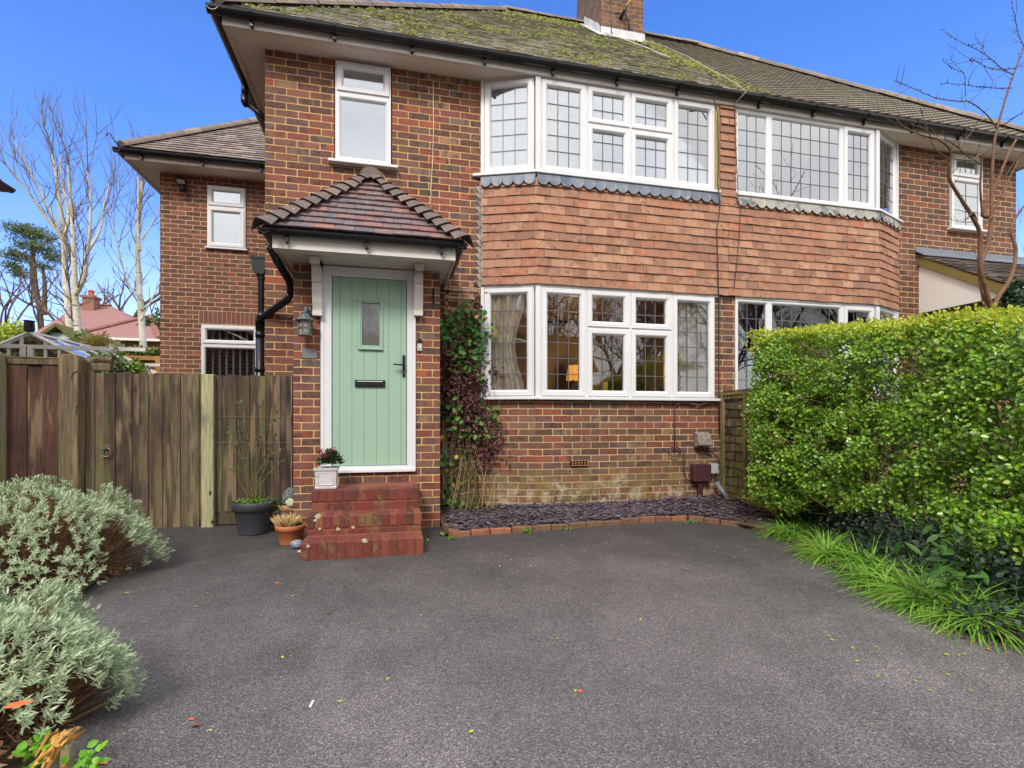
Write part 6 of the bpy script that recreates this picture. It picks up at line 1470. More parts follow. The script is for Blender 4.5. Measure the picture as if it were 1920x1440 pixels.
def limb(mb, P, r0, r1, n=8, rg=None, r=None):
    """smooth limb through 3-D points"""
    P = [Vector(p) for p in P]; pts = []
    for i in range(len(P)-1):
        a, b, c, d = P[max(i-1, 0)], P[i], P[i+1], P[min(i+2, len(P)-1)]
        for k in range(5):
            t = k/5; pts.append(.5*((2*b)+(c-a)*t+(2*a-5*b+4*c-d)*t*t+(3*b-a-3*c+d)*t**3))
    pts.append(P[-1]); m = len(pts)-1; mb.tube(pts, [r0+(r1-r0)*i/m for i in range(m+1)], n, r=r, cap=False); return pts
def birchmat():
    t = NT('birch bark'); v = t.obj(); c = t.ramp(t.noise(v, 3, 4, .6), [(.3, lin((196,190,176))), (.7, lin((222,216,204)))])
    b = t.noise(t.scale(v, (2, 2, 11)), 2.2, 4, .6); c = t.mix(t.mr(b, .60, .66), c, lin((70,60,48)))
    g = t.noise(v, 1.1, 3, .5); c = t.mix(t.math('MULTIPLY', t.mr(g, .45, .6), .45), c, lin((150,146,84)))
    z = t.n('SeparateXYZ'); t.L(v, z.inputs[0]); c = t.mix(t.mr(z.outputs[2], 3.5, 7.5, 0, .65), c, lin((156, 142, 104))); t.base(c); t.rough(.8); return t.mat
M['birch'] = birchmat()
M['birchtwig'] = surf('birch twig', [(112,96,72),(92,74,62),(130,114,86),(80,62,56)], rough=.9, var=.2)
M['bark'] = surf('dark bark', [(88,72,56),(74,60,48),(104,86,64)], rough=.95, var=.3, bump=.3)
YB = 15.0
def P3(u, v, Y): return PP(u, v, Y)
def birch(name, limbs, Y, label, seed, kids=(2, 3), dep=3):
    rg = random.Random(seed); f = P3(limbs[0][0][0][0], 700, Y); o = empty(name, (f.x, Y, 0), label, 'tree', 'birch trees behind the fence')
    t = MB(); tw = MB()
    for (path, r0, r1, ycur) in limbs:
        P = [P3(u, v, Y+ycur*i/(len(path)-1)) for i, (u, v) in enumerate(path)]
        if path[0][1] > 680: P = [Vector((P[0].x, P[0].y, 0))]+P
        r0, r1 = r0*.82, r1*.7; pts = limb(t, P, r0, r1, 10); m = len(pts)
        for i in range(4 if path[0][1] < 680 else 12, m):
            if rg.random() < .62:
                q = (pts[i]-pts[i-1]).normalized(); a = Vector((rg.gauss(0, 1), rg.gauss(0, 1), rg.gauss(0, .5))); rr = r0+(r1-r0)*i/m
                grow(tw, pts[i], q*.8+a*.45+Vector((0, 0, .35)), rg.uniform(.45, 1.0), max(.009, rr*.25), dep-1 if rg.random() < .5 else dep-2, rg, .5, .35, 4, (2, 3), None, .14)
        grow(tw, pts[-1], pts[-1]-pts[-2]+Vector((0, 0, .05)), .7, r1*.9, dep-1, rg, .45, .4, 4, (2, 3), None, .12)
    t.build('trunk', M['birch'], o, smooth=True); tw.build('crown', M['birchtwig'], o); return o
birch('birch_tree', [([(140, 700), (134, 650), (128, 580), (122, 500), (120, 440), (112, 380), (104, 320), (98, 290)], .13, .035, .5),
    ([(122, 500), (118, 450), (85, 405), (60, 370), (30, 330), (12, 310)], .06, .015, -.6), ([(120, 450), (128, 400), (116, 340), (112, 290)], .05, .015, .4), ([(121, 470), (105, 420), (70, 350), (45, 300), (25, 260)], .045, .012, .8)], YB, 'birch with white bark and many rising limbs, left of the twin-stemmed one', 3)
birch('birch_tree', [([(153, 700), (148, 640), (142, 570), (140, 520), (138, 470), (136, 420), (132, 370), (128, 310)], .115, .03, .3),
    ([(143, 550), (158, 520), (163, 480), (168, 440), (170, 370), (164, 320)], .07, .02, -.4), ([(166, 470), (188, 430), (196, 380), (205, 345)], .04, .012, .3)], YB-1.2, 'birch with forked white stem directly beside the first one', 12)
birch('birch_tree', [([(272, 700), (268, 640), (264, 580), (260, 520), (258, 460), (262, 400), (267, 340)], .13, .05, .3), ([(262, 470), (258, 420), (260, 360), (258, 330)], .05, .025, .3),
    ([(263, 560), (240, 530), (225, 480), (212, 420), (205, 380)], .035, .01, -.5), ([(264, 600), (285, 560), (300, 530), (315, 500)], .03, .01, .5), ([(266, 450), (285, 420), (300, 390)], .03, .01, .3)], YB+.5, 'single slender birch close to the rear wing of the house', 23)
def baretree(name, u, Y, h, r, label, seed, group='bare trees in the background', dep=4, mat='bark', lean=0, spread=.55, first=.35, cat='tree'):
    rg = random.Random(seed); x = PX(u, Y); o = empty(name, (x, Y, 0), label, cat, group); t = MB(); tw = MB()
    pts = limb(t, [(x, Y, -.03), (x+lean*.3, Y, h*first*.5), (x+lean*.6+rg.uniform(-.2, .2), Y, h*first)], r, r*.7, 8); d = pts[-1]-pts[-2]
    for k in range(rg.randint(3, 4)):
        a = Vector((rg.gauss(0, 1), rg.gauss(0, 1), 0)).normalized(); grow(tw, pts[-1-k], d.normalized()+a*spread*1.1, h*.3, r*.5, dep, rg, spread, .2, 5, (2, 3), None, .13)
    t.build('trunk', M[mat], o, smooth=True); tw.build('crown', M[mat], o); return o
baretree('bare_tree', 228, 34, 10.5, .34, 'dark spreading bare tree behind the pink-roofed bungalow', 5, dep=3)
baretree('bare_tree', 5, 30, 8, .2, 'bare tree at the left edge of the photo in the distance', 9, dep=3)
# distant scrub
rg = random.Random(50); t = MB()
for i in range(46):
    x = PX(rg.uniform(-70, 130), 28); grow(t, Vector((x, 28+rg.uniform(-2, 2), 0)), Vector((rg.gauss(0, .3), 0, 1)), rg.uniform(1.0, 1.5), .03, 3, rg, .5, .3, 4, (2, 3))
tag(t.build('distant_scrub', surf('brown scrub', [(150,116,92),(124,94,78),(166,134,104)], rough=1)), 'brown leafless scrub in the distance at the left', kind='stuff')
# pine
rg = random.Random(14); Yp = 40; o = empty('pine_tree', (PX(70, Yp), Yp, 0), 'tall Scots pine with dark flat tufts behind the birches', 'tree'); t = MB(); crown = []
trunks = [([(78, 700), (76, 600), (66, 530), (62, 480), (60, 445)], .22, .10), ([(66, 560), (60, 510), (62, 460)], .16, .08), ([(82, 590), (84, 540), (80, 500)], .18, .07), ([(62, 500), (45, 480), (30, 470)], .09, .04), ([(62, 470), (85, 455), (95, 448)], .09, .04)]
for (pa, a, b) in trunks:
    P = [P3(u, v, Yp) for u, v in pa]
    if pa[0][1] > 650: P = [Vector((P[0].x, Yp, 0))]+P
    limb(t, P, a, b, 8)
t.build('trunk', surf('pine bark', [(96,78,66),(82,70,62)], rough=.95, var=.3), o, smooth=True)
for (u, v, ru, rv, n) in [(50, 432, 24, 7, 1500), (66, 443, 34, 8, 2000), (32, 480, 20, 10, 1400), (25, 500, 12, 9, 700), (80, 468, 26, 9, 1300), (100, 485, 14, 8, 700), (38, 515, 14, 8, 700), (84, 500, 16, 7, 600), (45, 460, 20, 6, 600)]:
    c = P3(u, v, Yp); n = int(n*.38); sx = ru*Yp/F*1.05; sz = rv*Yp/F*.85; P = np.array(c)+RNG.normal(size=(n, 3))*np.array([sx*.5, sx*.5, sz*.5]); crown.append(blades(P, RNG.normal(size=P.shape)+np.array([0, 0, .5]), RNG.normal(size=P.shape), RNG.uniform(.2, .4, n), .05, .1, seg=2))
V, Fc, r, m = join(crown); bulk('crown', V, Fc, r, surf('pine needles', [(78,100,62),(96,116,72),(62,84,58),(112,126,80)], rough=.9, var=.2), o)
# conifers / evergreen by the wing
def bush(name, u, v, ru, rv, Y, n, cols, label, L=.12, cat='shrub', blade=False, stuff=False):
    c = P3(u, v, Y); sx = ru*Y/F; sz = rv*Y/F; a = unit(RNG.normal(size=(n, 3))); P = np.array(c)+a*np.array([sx, sx*.8, sz])*(RNG.random((n, 1))**.4)*(1+.25*np.sin(a[:, :1]*7)); P[:, 2] = np.maximum(P[:, 2], .03)
    f = blades if blade else leaves
    if blade: V, Fc, r = blades(P, RNG.normal(size=P.shape)+np.array([0, 0, .7]), RNG.normal(size=P.shape), RNG.uniform(.6, 1.3, n)*L, L*.16, .4, seg=2)
    else: V, Fc, r = leaves(P, RNG.normal(size=P.shape), a+RNG.normal(size=P.shape)*.5+np.array([0, 0, .4]), RNG.uniform(.6, 1.2, n)*L, L*.7, .15)
    t = MB(); rg = random.Random(n); o = empty(name, (c.x, c.y, 0), label, cat)
    for k in range(7): q = P[rg.randrange(n)]; t.tube([(c.x+rg.uniform(-.1, .1), c.y, 0), ((c.x+q[0])/2, (c.y+q[1])/2, max(.1, q[2]*.6)), tuple(q)], [.03, .02, .006], 5)
    t.build('stems', M['bark'], o); bulk('foliage', V, Fc, r, leafmat(name+' leaf', cols), o); return o
bush('yellow_shrub', 20, 640, 42, 26, 19, 4500, [(178,190,60),(150,170,50),(198,206,84),(120,146,44)], 'yellow-green shrub at the left edge behind the greenhouse', .10)
bush('evergreen_bush', 292, 655, 24, 60, 26, 3000, [(66,98,48),(92,120,60),(52,78,44)], 'dark evergreen bush against the end of the rear wing', .16)
bush('flowering_shrub', 205, 682, 26, 22, 9.3, 700, [(110,150,70),(170,190,120),(206,206,180),(84,124,60)], 'pale variegated shrub rising just above the gate', .07)
bush('leafy_shrub', 243, 690, 26, 12, 9.5, 500, [(130,170,60),(160,186,70),(96,140,50)], 'yellow-green leafy plant peeping over the gate, right of the pale shrub', .06)
bush('golden_shrub', 185, 652, 22, 18, 12, 900, [(196,176,96),(168,150,80),(150,160,80)], 'straw-coloured grassy shrub behind the gate', .16, blade=True)
bush('climbing_plant', 152, 655, 9, 34, 12.5, 420, [(86,124,52),(130,156,70)], 'green ivy climbing the foot of the forked birch', .07)
t = MB(); rg = random.Random(60)
for i in range(22):
    x = PX(rg.uniform(170, 300), 11.5); grow(t, Vector((x, 11.5+rg.uniform(-.6, .6), 0)), Vector((rg.gauss(0, .25), 0, 1)), rg.uniform(.7, 1.05), .018, 2, rg, .5, .3, 4, (2, 3))
tag(t.build('leafless_shrub', surf('reddish twig', [(150,110,84),(124,90,72)], rough=1)), 'leafless twiggy shrub in front of the far brown fence', 'shrub')
# ================================================================= far garden buildings
bg = empty('bungalow', (PX(180, 26), 28, 0), 'distant bungalow with pink-red hipped tile roof and a brick chimney', 'house')
Yb = 26; 
def Zb(v, u, Y): return PZ(v, PX(u, Y), Y)
ea = Zb(640, 190, Yb); ra = Zb(572, 170, Yb+6)
xa, xb = PX(45, Yb), PX(325, Yb)
M['pinkroof'] = surf('pinkish red tile roof', [(138,98,94),(150,108,102),(126,88,86)], rough=.85, var=.3, nscale=5, stretch=(1, 1, 7), use_rnd=False, bump=.5, bscale=9)
M['farbrick'] = surf('far brick', [(150,104,86),(132,90,76)], rough=.9, var=.2, nscale=8, use_rnd=False)
t = MB(); t.box(xa+.5, xb-.5, Yb+.5, Yb+11, 0, ea); t.box(PX(235, Yb)-2.8, PX(235, Yb)+2.8, Yb-1.4, Yb+.5, 0, ea-.0); t.build('wall', M['farbrick'], bg)
t = MB(); xm0, xm1 = PX(150, Yb+6), PX(207, Yb+6)
t.quad((xa, Yb, ea), (xb, Yb, ea), (xm1, Yb+6, ra), (xm0, Yb+6, ra)); t.tri((xa, Yb+12, ea), (xa, Yb, ea), (xm0, Yb+6, ra)); t.tri((xb, Yb, ea), (xb, Yb+12, ea), (xm1, Yb+6, ra)); t.quad((xb, Yb+12, ea), (xa, Yb+12, ea), (xm0, Yb+6, ra), (xm1, Yb+6, ra)); t.quad((xa, Yb, ea-.01), (xa, Yb+12, ea-.01), (xb, Yb+12, ea-.01), (xb, Yb, ea-.01))
gx = PX(213, Yb-2); gz_ = PZ(578, gx, Yb-1.6); g0, g1 = PX(130, Yb-2), PX(300, Yb-2)
t.tri((g0, Yb-2, ea-.1), (gx, Yb+1.6, gz_+.25), (gx, Yb+6, gz_+.25)); t.add([(g0, Yb-2, ea-.1), (g1, Yb-2, ea-.1), (gx, Yb+1.2, gz_+.2)], [(0, 1, 2)]); t.add([(g0, Yb-2, ea-.1), (gx, Yb+1.2, gz_+.2), (gx, Yb+6, gz_+.2), (g0, Yb+6, ea-.1)], [(0, 1, 2, 3)]); t.add([(g1, Yb-2, ea-.1), (g1, Yb+6, ea-.1), (gx, Yb+6, gz_+.2), (gx, Yb+1.2, gz_+.2)], [(0, 1, 2, 3)])
rf = t.build('roof', M['pinkroof'], bg)
t = MB(); half_ridge(t, (g0, Yb-2, ea-.05), (gx, Yb+1.2, gz_+.25), r=.12); t.build('ridge_tiles', surf('far ridge b', [(140,92,80)], rough=.9), rf); t = MB(); half_ridge(t, (g1, Yb-2, ea-.05), (gx, Yb+1.2, gz_+.25), r=.12); t.build('ridge_tiles', surf('far ridge c', [(140,92,80)], rough=.9), rf); t = MB(); half_ridge(t, (xm0, Yb+6, ra+.03), (xm1, Yb+6, ra+.03), r=.12); t.build('ridge_tiles', surf('far ridge', [(140,92,80)], rough=.9), rf)
cx_ = PX(171, Yb+5.2); t = MB(); t.box(cx_-.26, cx_+.26, Yb+4.9, Yb+5.5, ra-1, Zb(556, 171, Yb+5)); t.box(cx_-.33, cx_+.33, Yb+4.83, Yb+5.57, Zb(559, 171, Yb+5), Zb(555, 171, Yb+5)); c_ = t.build('chimney', M['farbrick'], rf); t = MB(); zc_ = Zb(553, 171, Yb+5); t.lathe([(.15, 0), (.12, .18), (.16, .2), (.1, .3), (0, .33)], (cx_, Yb+5.2, zc_), 12); t.build('chimney_pot', surf('pot', [(176,86,66)], rough=.8), c_)
t = MB(); t.box(g0, g1, Yb-2.06, Yb-1.98, ea-.2, ea-.1); t.build('gutter', M['white2'], bg)
t = MB(); t.box(PX(172, Yb-1.4), PX(200, Yb-1.4), Yb-1.46, Yb-1.4, 1.6, ea-.6); w_ = t.build('window', M['white'], bg)
# bungalow garden hedge line and far fence
t = MB(); Yf = 13.0
rgf = random.Random(2); x = PX(175, Yf)
zf1, zf0 = PZ(672, PX(240, Yf), Yf), 0
x_end = PX(330, Yf)
while x < x_end: t.box(x, x+.118, Yf+rgf.uniform(0, .015), Yf+.03, 0, zf1-.03, rgf.random()); x += .12
ff = empty('far_fence', (PX(240, Yf), Yf, 0), 'brown close-boarded fence in the garden behind the birches', 'fence'); t.build('boards', surf('far fence board', [(112,72,44),(132,88,54),(96,60,40)], rough=.9, var=.2), ff)
t = MB(); t.box(PX(175, Yf), x_end, Yf-.05, Yf+.05, zf1-.03, zf1+.06); t.box(PX(175, Yf), x_end, Yf-.06, Yf, zf1-.32, zf1-.24); t.box(PX(175, Yf), x_end, Yf-.06, Yf, .5, .6)
for u in (182, 245, 300): t.box(PX(u, Yf)-.06, PX(u, Yf)+.06, Yf-.09, Yf+.0, 0, zf1+.04)
t.build('rails', surf('far fence rail', [(186,136,74),(166,120,66)], rough=.9), ff)
P = np.stack([RNG.uniform(PX(180, 14), PX(330, 14), 3500), RNG.uniform(13.4, 14.6, 3500), zf1+.06+.24*RNG.random(3500)], 1); V, Fc, r = leaves(P, RNG.normal(size=P.shape), RNG.normal(size=P.shape)+np.array([0, -.5, 1]), .09, .06); V2, F2, r2 = blades(P*np.array([1, 1, 0])+np.array([0, 0, .02]), np.tile([0, 0, 1.], (3500, 1)), RNG.normal(size=P.shape), zf1, .02, .02, seg=2)
V, Fc, r, m = join([(V, Fc, r), (V2, F2, r2)]); tag(bulk('low_hedge', V, Fc, r, leafmat('low hedge leaf', [(126,140,70),(100,118,56),(150,156,90)])), 'low green hedge showing over the far brown fence', 'hedge')
# greenhouse
Yg = 9.6; gh_ = empty('greenhouse', (PX(60, Yg), Yg, 0), 'white framed greenhouse with pitched glass roof and black ridge cap, behind the left gate', 'greenhouse')
ax, az = PX(55, Yg), PZ(624, PX(55, Yg), Yg); ez_ = PZ(660, PX(100, Yg), Yg); exL, exR = ax-1.62, ax+1.62; ezz = az-.86
fr = MB(); s = .028
def gbar(a, b, w=.03): a, b = Vector(a), Vector(b); fr.tube([a, b], w, 4, cap=True)
Yg2 = Yg+2.6
for y in (Yg, Yg2):
    gbar((exL, y, ezz), (ax, y, az), .035); gbar((ax, y, az), (exR, y, ezz), .035); gbar((exL, y, 0), (exL, y, ezz)); gbar((exR, y, 0), (exR, y, ezz)); fr.box(exL, exR, y-.03, y+.03, PZ(650, ax, Yg)-.03, PZ(650, ax, Yg)+.03)
for u in (17, 41, 86, 112): x = PX(u, Yg); fr.box(x-.02, x+.02, Yg-.02, Yg+.02, 0, az-abs(x-ax)*.53)
for u in (47, 58): x = PX(u, Yg); fr.box(x-.045, x+.045, Yg-.035, Yg+.02, 0, PZ(650, ax, Yg))
for y in np.linspace(Yg, Yg2, 5): gbar((exL, y, ezz), (ax, y, az), .018); gbar((ax, y, az), (exR, y, ezz), .018)
for (x, z) in ((exL, ezz), (exR, ezz), (ax, az)): gbar((x, Yg, z), (x, Yg2, z), .035)
fr.box(exL, exL+.04, Yg, Yg2, 0, .6); fr.build('frame', surf('greenhouse white frame', [(232,228,220)], rough=.5, var=.06, dirt=((190,188,160), .64, 5)), gh_)
gg = MB(); gg.quad((exL, Yg, 0), (exR, Yg, 0), (exR, Yg, ezz), (exL, Yg, ezz)); gg.tri((exL, Yg, ezz), (exR, Yg, ezz), (ax, Yg, az)); gg.quad((exL, Yg, ezz), (ax, Yg, az), (ax, Yg2, az), (exL, Yg2, ezz)); gg.quad((ax, Yg, az), (exR, Yg, ezz), (exR, Yg2, ezz), (ax, Yg2, az)); gg.quad((exL, Yg2, 0), (exR, Yg2, 0), (exR, Yg2, ezz), (exL, Yg2, ezz))
gm = glass('dusty greenhouse glass', .12, (.78, .84, .78)); gg.build('glazing', gm, gh_)
t = MB(); t.lathe([(.05, 0), (.075, .02), (.065, .15), (.08, .17), (0, .18)], (ax, Yg, az+.02), 10); t.build('ridge_cap', M['iron'], gh_)
bush('tomato_plants', 60, 700, 40, 22, 10.8, 260, [(130,150,90),(170,170,90),(200,160,60)], 'plants growing inside the greenhouse', .12, cat='plant')
# shed
Ys = 13.6; sx0, sx1 = PX(74, Ys), PX(148, Ys); sz = PZ(614, PX(104, Ys), Ys); se = PZ(630, PX(104, Ys), Ys); sm = (sx0+sx1)/2
sh = empty('garden_shed', (sm, Ys, 0), 'pale green weatherboarded shed with a dark mossy gable roof behind the greenhouse', 'shed'); t = MB(); z = 0
while z < sz-.25:
    hw_ = (sx1-sx0)/2-.12 if z < se-.1 else max(.05, ((sz-.12)-z)/((sz-.12)-(se-.1))*((sx1-sx0)/2-.12)); t.prism([(sm-hw_, Ys, z), (sm+hw_, Ys, z), (sm+hw_*.99, Ys+.02, z+.15), (sm-hw_*.99, Ys+.02, z+.15)], (0, .03, 0)); z += .145
t.box(sx0+.14, sx1-.14, Ys+.04, Ys+2.4, 0, se-.05); t.build('wall', surf('pale green weatherboard', [(188,206,196),(196,212,204)], rough=.7, var=.08), sh)
t = MB(); 
for sg, xe in ((-1, sx0), (1, sx1)): t.prism([(sm, Ys-.15, sz), (xe, Ys-.15, se-.12), (xe, Ys-.15, se-.04), (sm, Ys-.15, sz+.08)], (0, 2.7, 0))
t.build('roof', surf('mossy felt', [(86,84,48),(110,108,56),(64,60,40)], rough=1, var=.3, use_rnd=False), sh)
t = MB(); t.tube([(PX(203, 12), 12, 0), (PX(203, 12), 12, PZ(672, PX(203, 12), 12)), (PX(207, 12), 12, PZ(645, PX(207, 12), 12))], [.11, .10, .09], 10); tag(t.build('tree_stump', M['birch'], smooth=True), 'cut white birch stub standing in front of the far brown fence', 'tree stump')

# neighbouring house at the far left, only its eaves corner reaches the picture
nb = empty('brick_house', (-9.5, 8.0, 0), 'neighbouring house at the left edge of the photo, only a brown eaves corner in view', 'house')
c = PP(19, 368, 8.6); 
t = MB(); t.box(c.x-6, c.x-.45, -20, 8.5, 0, c.z); t.build('wall', M['brick_right'], nb)
t = MB(); t.prism([(c.x-.02, 8.6, c.z+.05), (c.x-.42, 8.6, c.z+.05), (c.x-3.2, 8.6, c.z+2.6), (c.x-2.4, 8.6, c.z+2.75), (c.x-.10, 8.6, c.z+.22)], (0, -18, 0)); t.build('roof', M['redtile'], nb)
t = MB(); gutter(t, (c.x-.08, -9.2, c.z+.12), (c.x-.08, 8.65, c.z+.12), (1, 0, 0), .06); t.build('gutter', surf('brown gutter', [(70,48,44)], rough=.4), nb)

# ================================================================= tree by the right-hand porch
Yt = 3.9; o = empty('bare_tree', (PX(1852, Yt), Yt, 0), 'leafless ornamental tree with twisted branches rising behind the right-hand end of the hedge', 'tree'); t = MB(); tw = MB(); rg = random.Random(17)
def T(u, v, dy=0): return PP(u, v, Yt+dy)
main = [([(1856, 700), (1852, 600), (1846, 560), (1838, 500), (1852, 460), (1858, 410), (1842, 400), (1870, 340), (1890, 290), (1905, 262)], .038, .014, .2),
 ([(1858, 600), (1870, 560), (1895, 520), (1905, 470), (1895, 430), (1910, 400), (1925, 380)], .03, .012, .3),
 ([(1858, 575), (1838, 500), (1838, 440), (1822, 405), (1800, 370), (1782, 340), (1780, 320), (1783, 295), (1780, 278), (1760, 262), (1735, 255), (1715, 248), (1690, 235), (1680, 222)], .026, .005, -.3),
 ([(1838, 440), (1826, 400), (1812, 411)], .012, .006, -.2),
 ([(1842, 400), (1838, 350), (1840, 292), (1822, 300), (1792, 298)], .014, .006, -.15),
 ([(1840, 310), (1815, 292), (1790, 272), (1775, 262)], .010, .005, -.1),
 ([(1858, 410), (1862, 290), (1870, 240), (1884, 190), (1900, 140), (1915, 100), (1925, 70)], .017, .006, .1),
 ([(1870, 242), (1850, 215), (1820, 192), (1800, 190), (1760, 185), (1740, 178), (1700, 160), (1680, 152)], .009, .003, -.1),
 ([(1880, 235), (1895, 225), (1925, 205)], .010, .005, .1),
 ([(1898, 165), (1870, 165), (1840, 163), (1800, 158), (1765, 156)], .006, .0025, -.2),
 ([(1900, 140), (1880, 130), (1860, 112), (1835, 95), (1800, 78), (1765, 55)], .007, .0025, .2),
 ([(1905, 128), (1880, 130), (1850, 126), (1825, 112), (1820, 113)], .006, .003, .1),
 ([(1810, 180), (1808, 140), (1790, 130), (1768, 115)], .004, .002, 0), ([(1840, 122), (1842, 85)], .003, .002, 0),
 ([(1925, 95), (1912, 70), (1902, 30), (1896, -5)], .006, .003, .1),
 ([(1782, 300), (1760, 285), (1748, 270), (1735, 230), (1725, 205)], .008, .003, 0), ([(1795, 280), (1820, 250), (1835, 228), (1850, 225)], .006, .003, 0),
 ([(1780, 300), (1755, 305), (1742, 322)], .006, .004, -.1), ([(1910, 300), (1880, 360), (1850, 420)], .012, .008, 0), ([(1925, 280), (1905, 300), (1885, 330)], .01, .01, 0)]
for (pa, a, b, dy) in main:
    a, b = a*.8, b*.75
    P = [T(u, v, dy*i/max(1, len(pa)-1)) for i, (u, v) in enumerate(pa)]
    if pa[0][1] > 650: P = [Vector((P[0].x, Yt, 0))]+P
    pts = limb(t if a > .009 else tw, P, a, b, 8 if a > .009 else 5, r=rg.random()); mm = len(pts)
    for i in range(3, mm):
        if pts[i].z > 2.6 and rg.random() < .40:
            q = (pts[i]-pts[i-1]).normalized(); aa = Vector((rg.gauss(0, 1), rg.gauss(0, .8), rg.gauss(.3, .7))); grow(tw, pts[i], q*.5+aa*.5, rg.uniform(.06, .22), .0030, rg.choice([0, 0, 1]), rg, .6, .2, 4, (1, 2), None, .18)
        if rg.random() < .8: tw.blob(pts[i]+Vector((rg.gauss(0, .006), rg.gauss(0, .006), rg.gauss(0, .006))), .0055, .0055, .007, i, .3, 5, 4, r=.1)
tb = surf('ornamental bark', [(92,66,50),(118,84,58),(76,58,50)], rough=.8, var=.3, nscale=12, use_rnd=False); t.build('trunk', tb, o, smooth=True); tw.build('crown', surf('dark twig', [(58,48,46),(92,72,58),(112,92,74)], rough=.9), o, smooth=True)
baretree('bare_tree', 1935, 9, 6.5, .09, 'pale bare tree at the right edge beyond the house corner', 33, dep=3)
bush('ivy_bush', 1905, 570, 26, 48, 4.4, 2600, [(46,74,50),(64,92,62),(34,56,42),(84,110,76)], 'dark ivy bush at the right edge above the hedge', .05)

# ================================================================= what the window panes reflect: the street side behind the camera
rg = random.Random(90)
src = None
for i, (x, y) in enumerate([(-9, -13), (-5, -15), (-1.5, -12), (1.5, -14.5), (4.5, -12), (7.5, -14.5), (10.5, -12), (13.5, -15), (17, -12.5), (21, -14), (26, -13), (-14, -15), (31, -15), (3, -17.5), (9, -18), (15, -18)]):
    if i % 3 == 0:
        o = empty('bare_tree', (x, y, 0), 'bare street tree mirrored in the ground floor windows', 'tree', 'street trees mirrored in the windows'); tt = MB(); cc_ = MB()
        limb(tt, [(x, y, 0), (x+.1, y, 2), (x, y, 3.2)], .22, .16, 8)
        for k in range(4): a = rg.uniform(0, 6.28); grow(cc_, Vector((x, y, 2.6+.2*k)), Vector((math.cos(a)*.6, math.sin(a)*.6, 1)), 2.1, .11, 5, rg, .5, .2, 4, (2, 3), None, .12)
        tt.build('trunk', M['bark'], o); cc_.build('crown', M['bark'], o); src = o
    else:
        o = copy_tree(src); o.location = (x, y, 0); o.rotation_euler = (0, 0, rg.uniform(0, 6)); s_ = rg.uniform(.85, 1.1); o.scale = (s_, s_, s_)
hs = empty('brick_house', (6, -26, 0), 'house across the street mirrored in the lower window panes', 'house'); t = MB(); t.box(-2, 14, -30, -24, 0, 4.6); t.build('wall', M['brick_right'], hs); t = MB(); t.prism([(-2.5, -23.5, 4.6), (-2.5, -30.5, 4.6), (-2.5, -27, 7.6)], (17, 0, 0)); t.build('roof', M['redtile'], hs)
t = MB(); n = 9000; P = np.stack([RNG.uniform(-22, 34, n), RNG.uniform(-15.5, -14.6, n), 1.7*RNG.random(n)], 1); V, Fc, r = leaves(P, RNG.normal(size=P.shape), RNG.normal(size=P.shape)+np.array([0, 1, .5]), .2, .14); tag(bulk('street_hedge', V, Fc, r, leafmat('street hedge leaf', [(66,90,44),(84,104,50),(50,70,38)])), 'clipped hedge across the road mirrored in the window panes', 'hedge')

# ================================================================= WORLD, SUN, CAMERA
SEL, SAZ = rad(42), rad(205)     # sun high behind the camera, to the left
sd = Vector((math.sin(SAZ)*math.cos(SEL), math.cos(SAZ)*math.cos(SEL), math.sin(SEL)))
wd = bpy.data.worlds.new('World'); scene.world = wd; wd.use_nodes = True; nt = wd.node_tree
for n in list(nt.nodes): nt.nodes.remove(n)
ow = nt.nodes.new('ShaderNodeOutputWorld'); sky = nt.nodes.new('ShaderNodeTexSky'); sky.sky_type = 'NISHITA'; sky.sun_disc = False; sky.sun_elevation = SEL; sky.sun_rotation = SAZ; sky.air_density = 1.0; sky.dust_density = .4; sky.ozone_density = 2.2
b1 = nt.nodes.new('ShaderNodeBackground'); b1.inputs[1].default_value = SKY_STR
hs_ = nt.nodes.new('ShaderNodeHueSaturation'); hs_.inputs['Saturation'].default_value = 1.3; nt.links.new(sky.outputs[0], hs_.inputs['Color']); ti = nt.nodes.new('ShaderNodeMix'); ti.data_type = 'RGBA'; ti.blend_type = 'MULTIPLY'; ti.inputs[0].default_value = 1; ti.inputs[7].default_value = (1.12, .92, 1.2, 1); nt.links.new(hs_.outputs[0], ti.inputs[6]); nt.links.new(ti.outputs[2], b1.inputs[0])
b2 = nt.nodes.new('ShaderNodeBackground'); b2.inputs[1].default_value = CLOUD_STR
tc = nt.nodes.new('ShaderNodeTexCoord'); sx_ = nt.nodes.new('ShaderNodeSeparateXYZ'); nt.links.new(tc.outputs['Generated'], sx_.inputs[0])
nz = nt.nodes.new('ShaderNodeTexNoise'); nz.inputs['Scale'].default_value = 2.2; nz.inputs['Detail'].default_value = 7; nz.inputs['Roughness'].default_value = .6
mp = nt.nodes.new('ShaderNodeMapping'); mp.inputs['Scale'].default_value = (1, 1, 2.2); nt.links.new(tc.outputs['Generated'], mp.inputs[0]); nt.links.new(mp.outputs[0], nz.inputs['Vector'])
def mth(op, a, b=None, c=None, cl=False):
    m = nt.nodes.new('ShaderNodeMath'); m.operation = op; m.use_clamp = cl
    for i, q in enumerate((a, b, c)):
        if q is None: continue
        if hasattr(q, 'links'): nt.links.new(q, m.inputs[i])
        else: m.inputs[i].default_value = q
    return m.outputs[0]
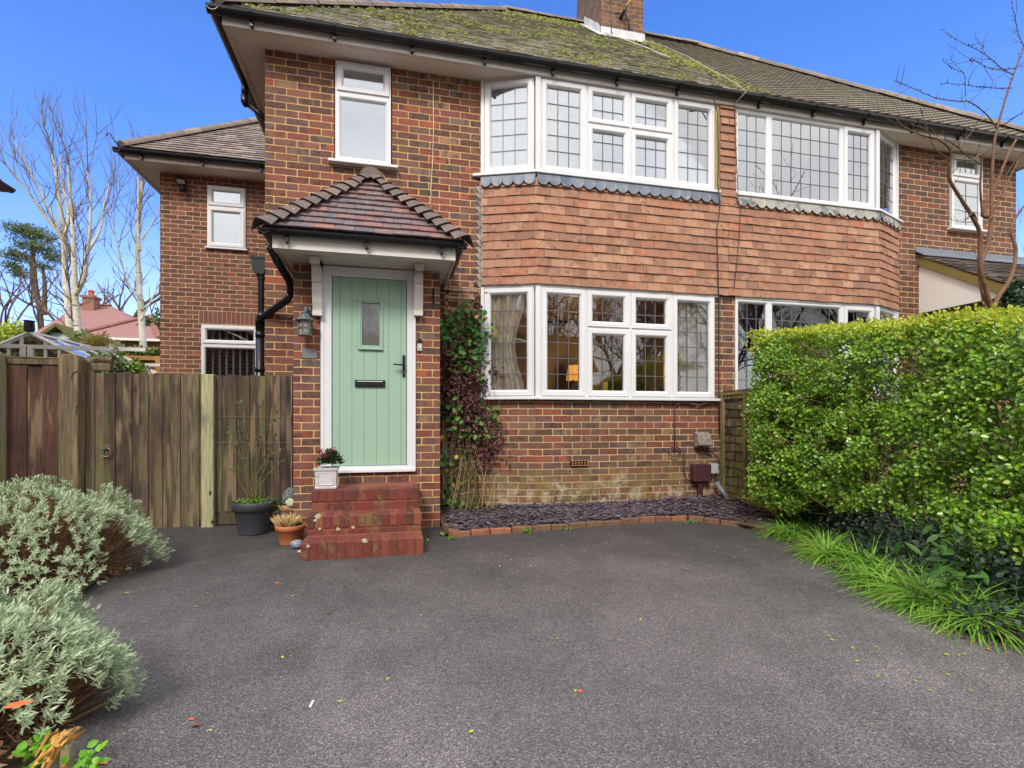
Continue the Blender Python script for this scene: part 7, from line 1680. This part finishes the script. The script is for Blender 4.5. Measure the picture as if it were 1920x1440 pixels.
# cloud bank filling the sky behind the camera and overhead, breaking into blue ahead
back = mth('ADD', mth('MULTIPLY', sx_.outputs[1], -1.6), mth('MULTIPLY', sx_.outputs[2], 1.0)); back = mth('ADD', back, mth('MULTIPLY', mth('SUBTRACT', nz.outputs[0], .5), 1.2))
cov = nt.nodes.new('ShaderNodeMapRange'); cov.interpolation_type = 'SMOOTHSTEP'; nt.links.new(back, cov.inputs[0]); cov.inputs[1].default_value = .0; cov.inputs[2].default_value = .8
# thin white veils ahead, thicker towards the horizon
veil = mth('MULTIPLY', mth('MULTIPLY', mth('SUBTRACT', nz.outputs[0], .40, cl=True), 1.2), mth('POWER', mth('SUBTRACT', 1.0, mth('ABSOLUTE', sx_.outputs[2])), 5.0), cl=True)
hz = mth('MULTIPLY', mth('POWER', mth('SUBTRACT', 1.0, mth('ABSOLUTE', sx_.outputs[2])), 14.0), .35)
fac = mth('MAXIMUM', cov.outputs[0], mth('ADD', veil, hz, cl=True))
cr = nt.nodes.new('ShaderNodeValToRGB'); nt.links.new(nz.outputs[0], cr.inputs[0]); cr.color_ramp.elements[0].position = .3; cr.color_ramp.elements[0].color = (.68, .68, .70, 1); cr.color_ramp.elements[1].position = .7; cr.color_ramp.elements[1].color = (1, .985, .95, 1); nt.links.new(cr.outputs[0], b2.inputs[0])
mx = nt.nodes.new('ShaderNodeMixShader'); nt.links.new(fac, mx.inputs[0]); nt.links.new(b1.outputs[0], mx.inputs[1]); nt.links.new(b2.outputs[0], mx.inputs[2]); nt.links.new(mx.outputs[0], ow.inputs[0])
sl = bpy.data.lights.new('sun', 'SUN'); sl.energy = SUN_STR; sl.angle = rad(14); sl.color = (1, .94, .86); so = bpy.data.objects.new('sun', sl); COL.objects.link(so); so.rotation_euler = sd.to_track_quat('Z', 'Y').to_euler()
cam = bpy.data.cameras.new('camera'); cam.sensor_width = 36; cam.lens = F/1920*36; cam.shift_y = (V0-720)/1920; cam.clip_end = 2000; cam.clip_start = .05
co_ = bpy.data.objects.new('camera', cam); COL.objects.link(co_); co_.location = (0, 0, H); co_.rotation_euler = (rad(90), 0, -TH); scene.camera = co_
vs_ = scene.view_settings; scene.display_settings.display_device = 'sRGB'; vs_.view_transform = 'Standard'; vs_.look = 'None'; vs_.gamma = 1; vs_.exposure = EXPO; vs_.use_curve_mapping = False
scene.cycles.max_bounces = 8; scene.cycles.transparent_max_bounces = 12; scene.cycles.use_denoising = True; scene.cycles.sample_clamp_indirect = 6
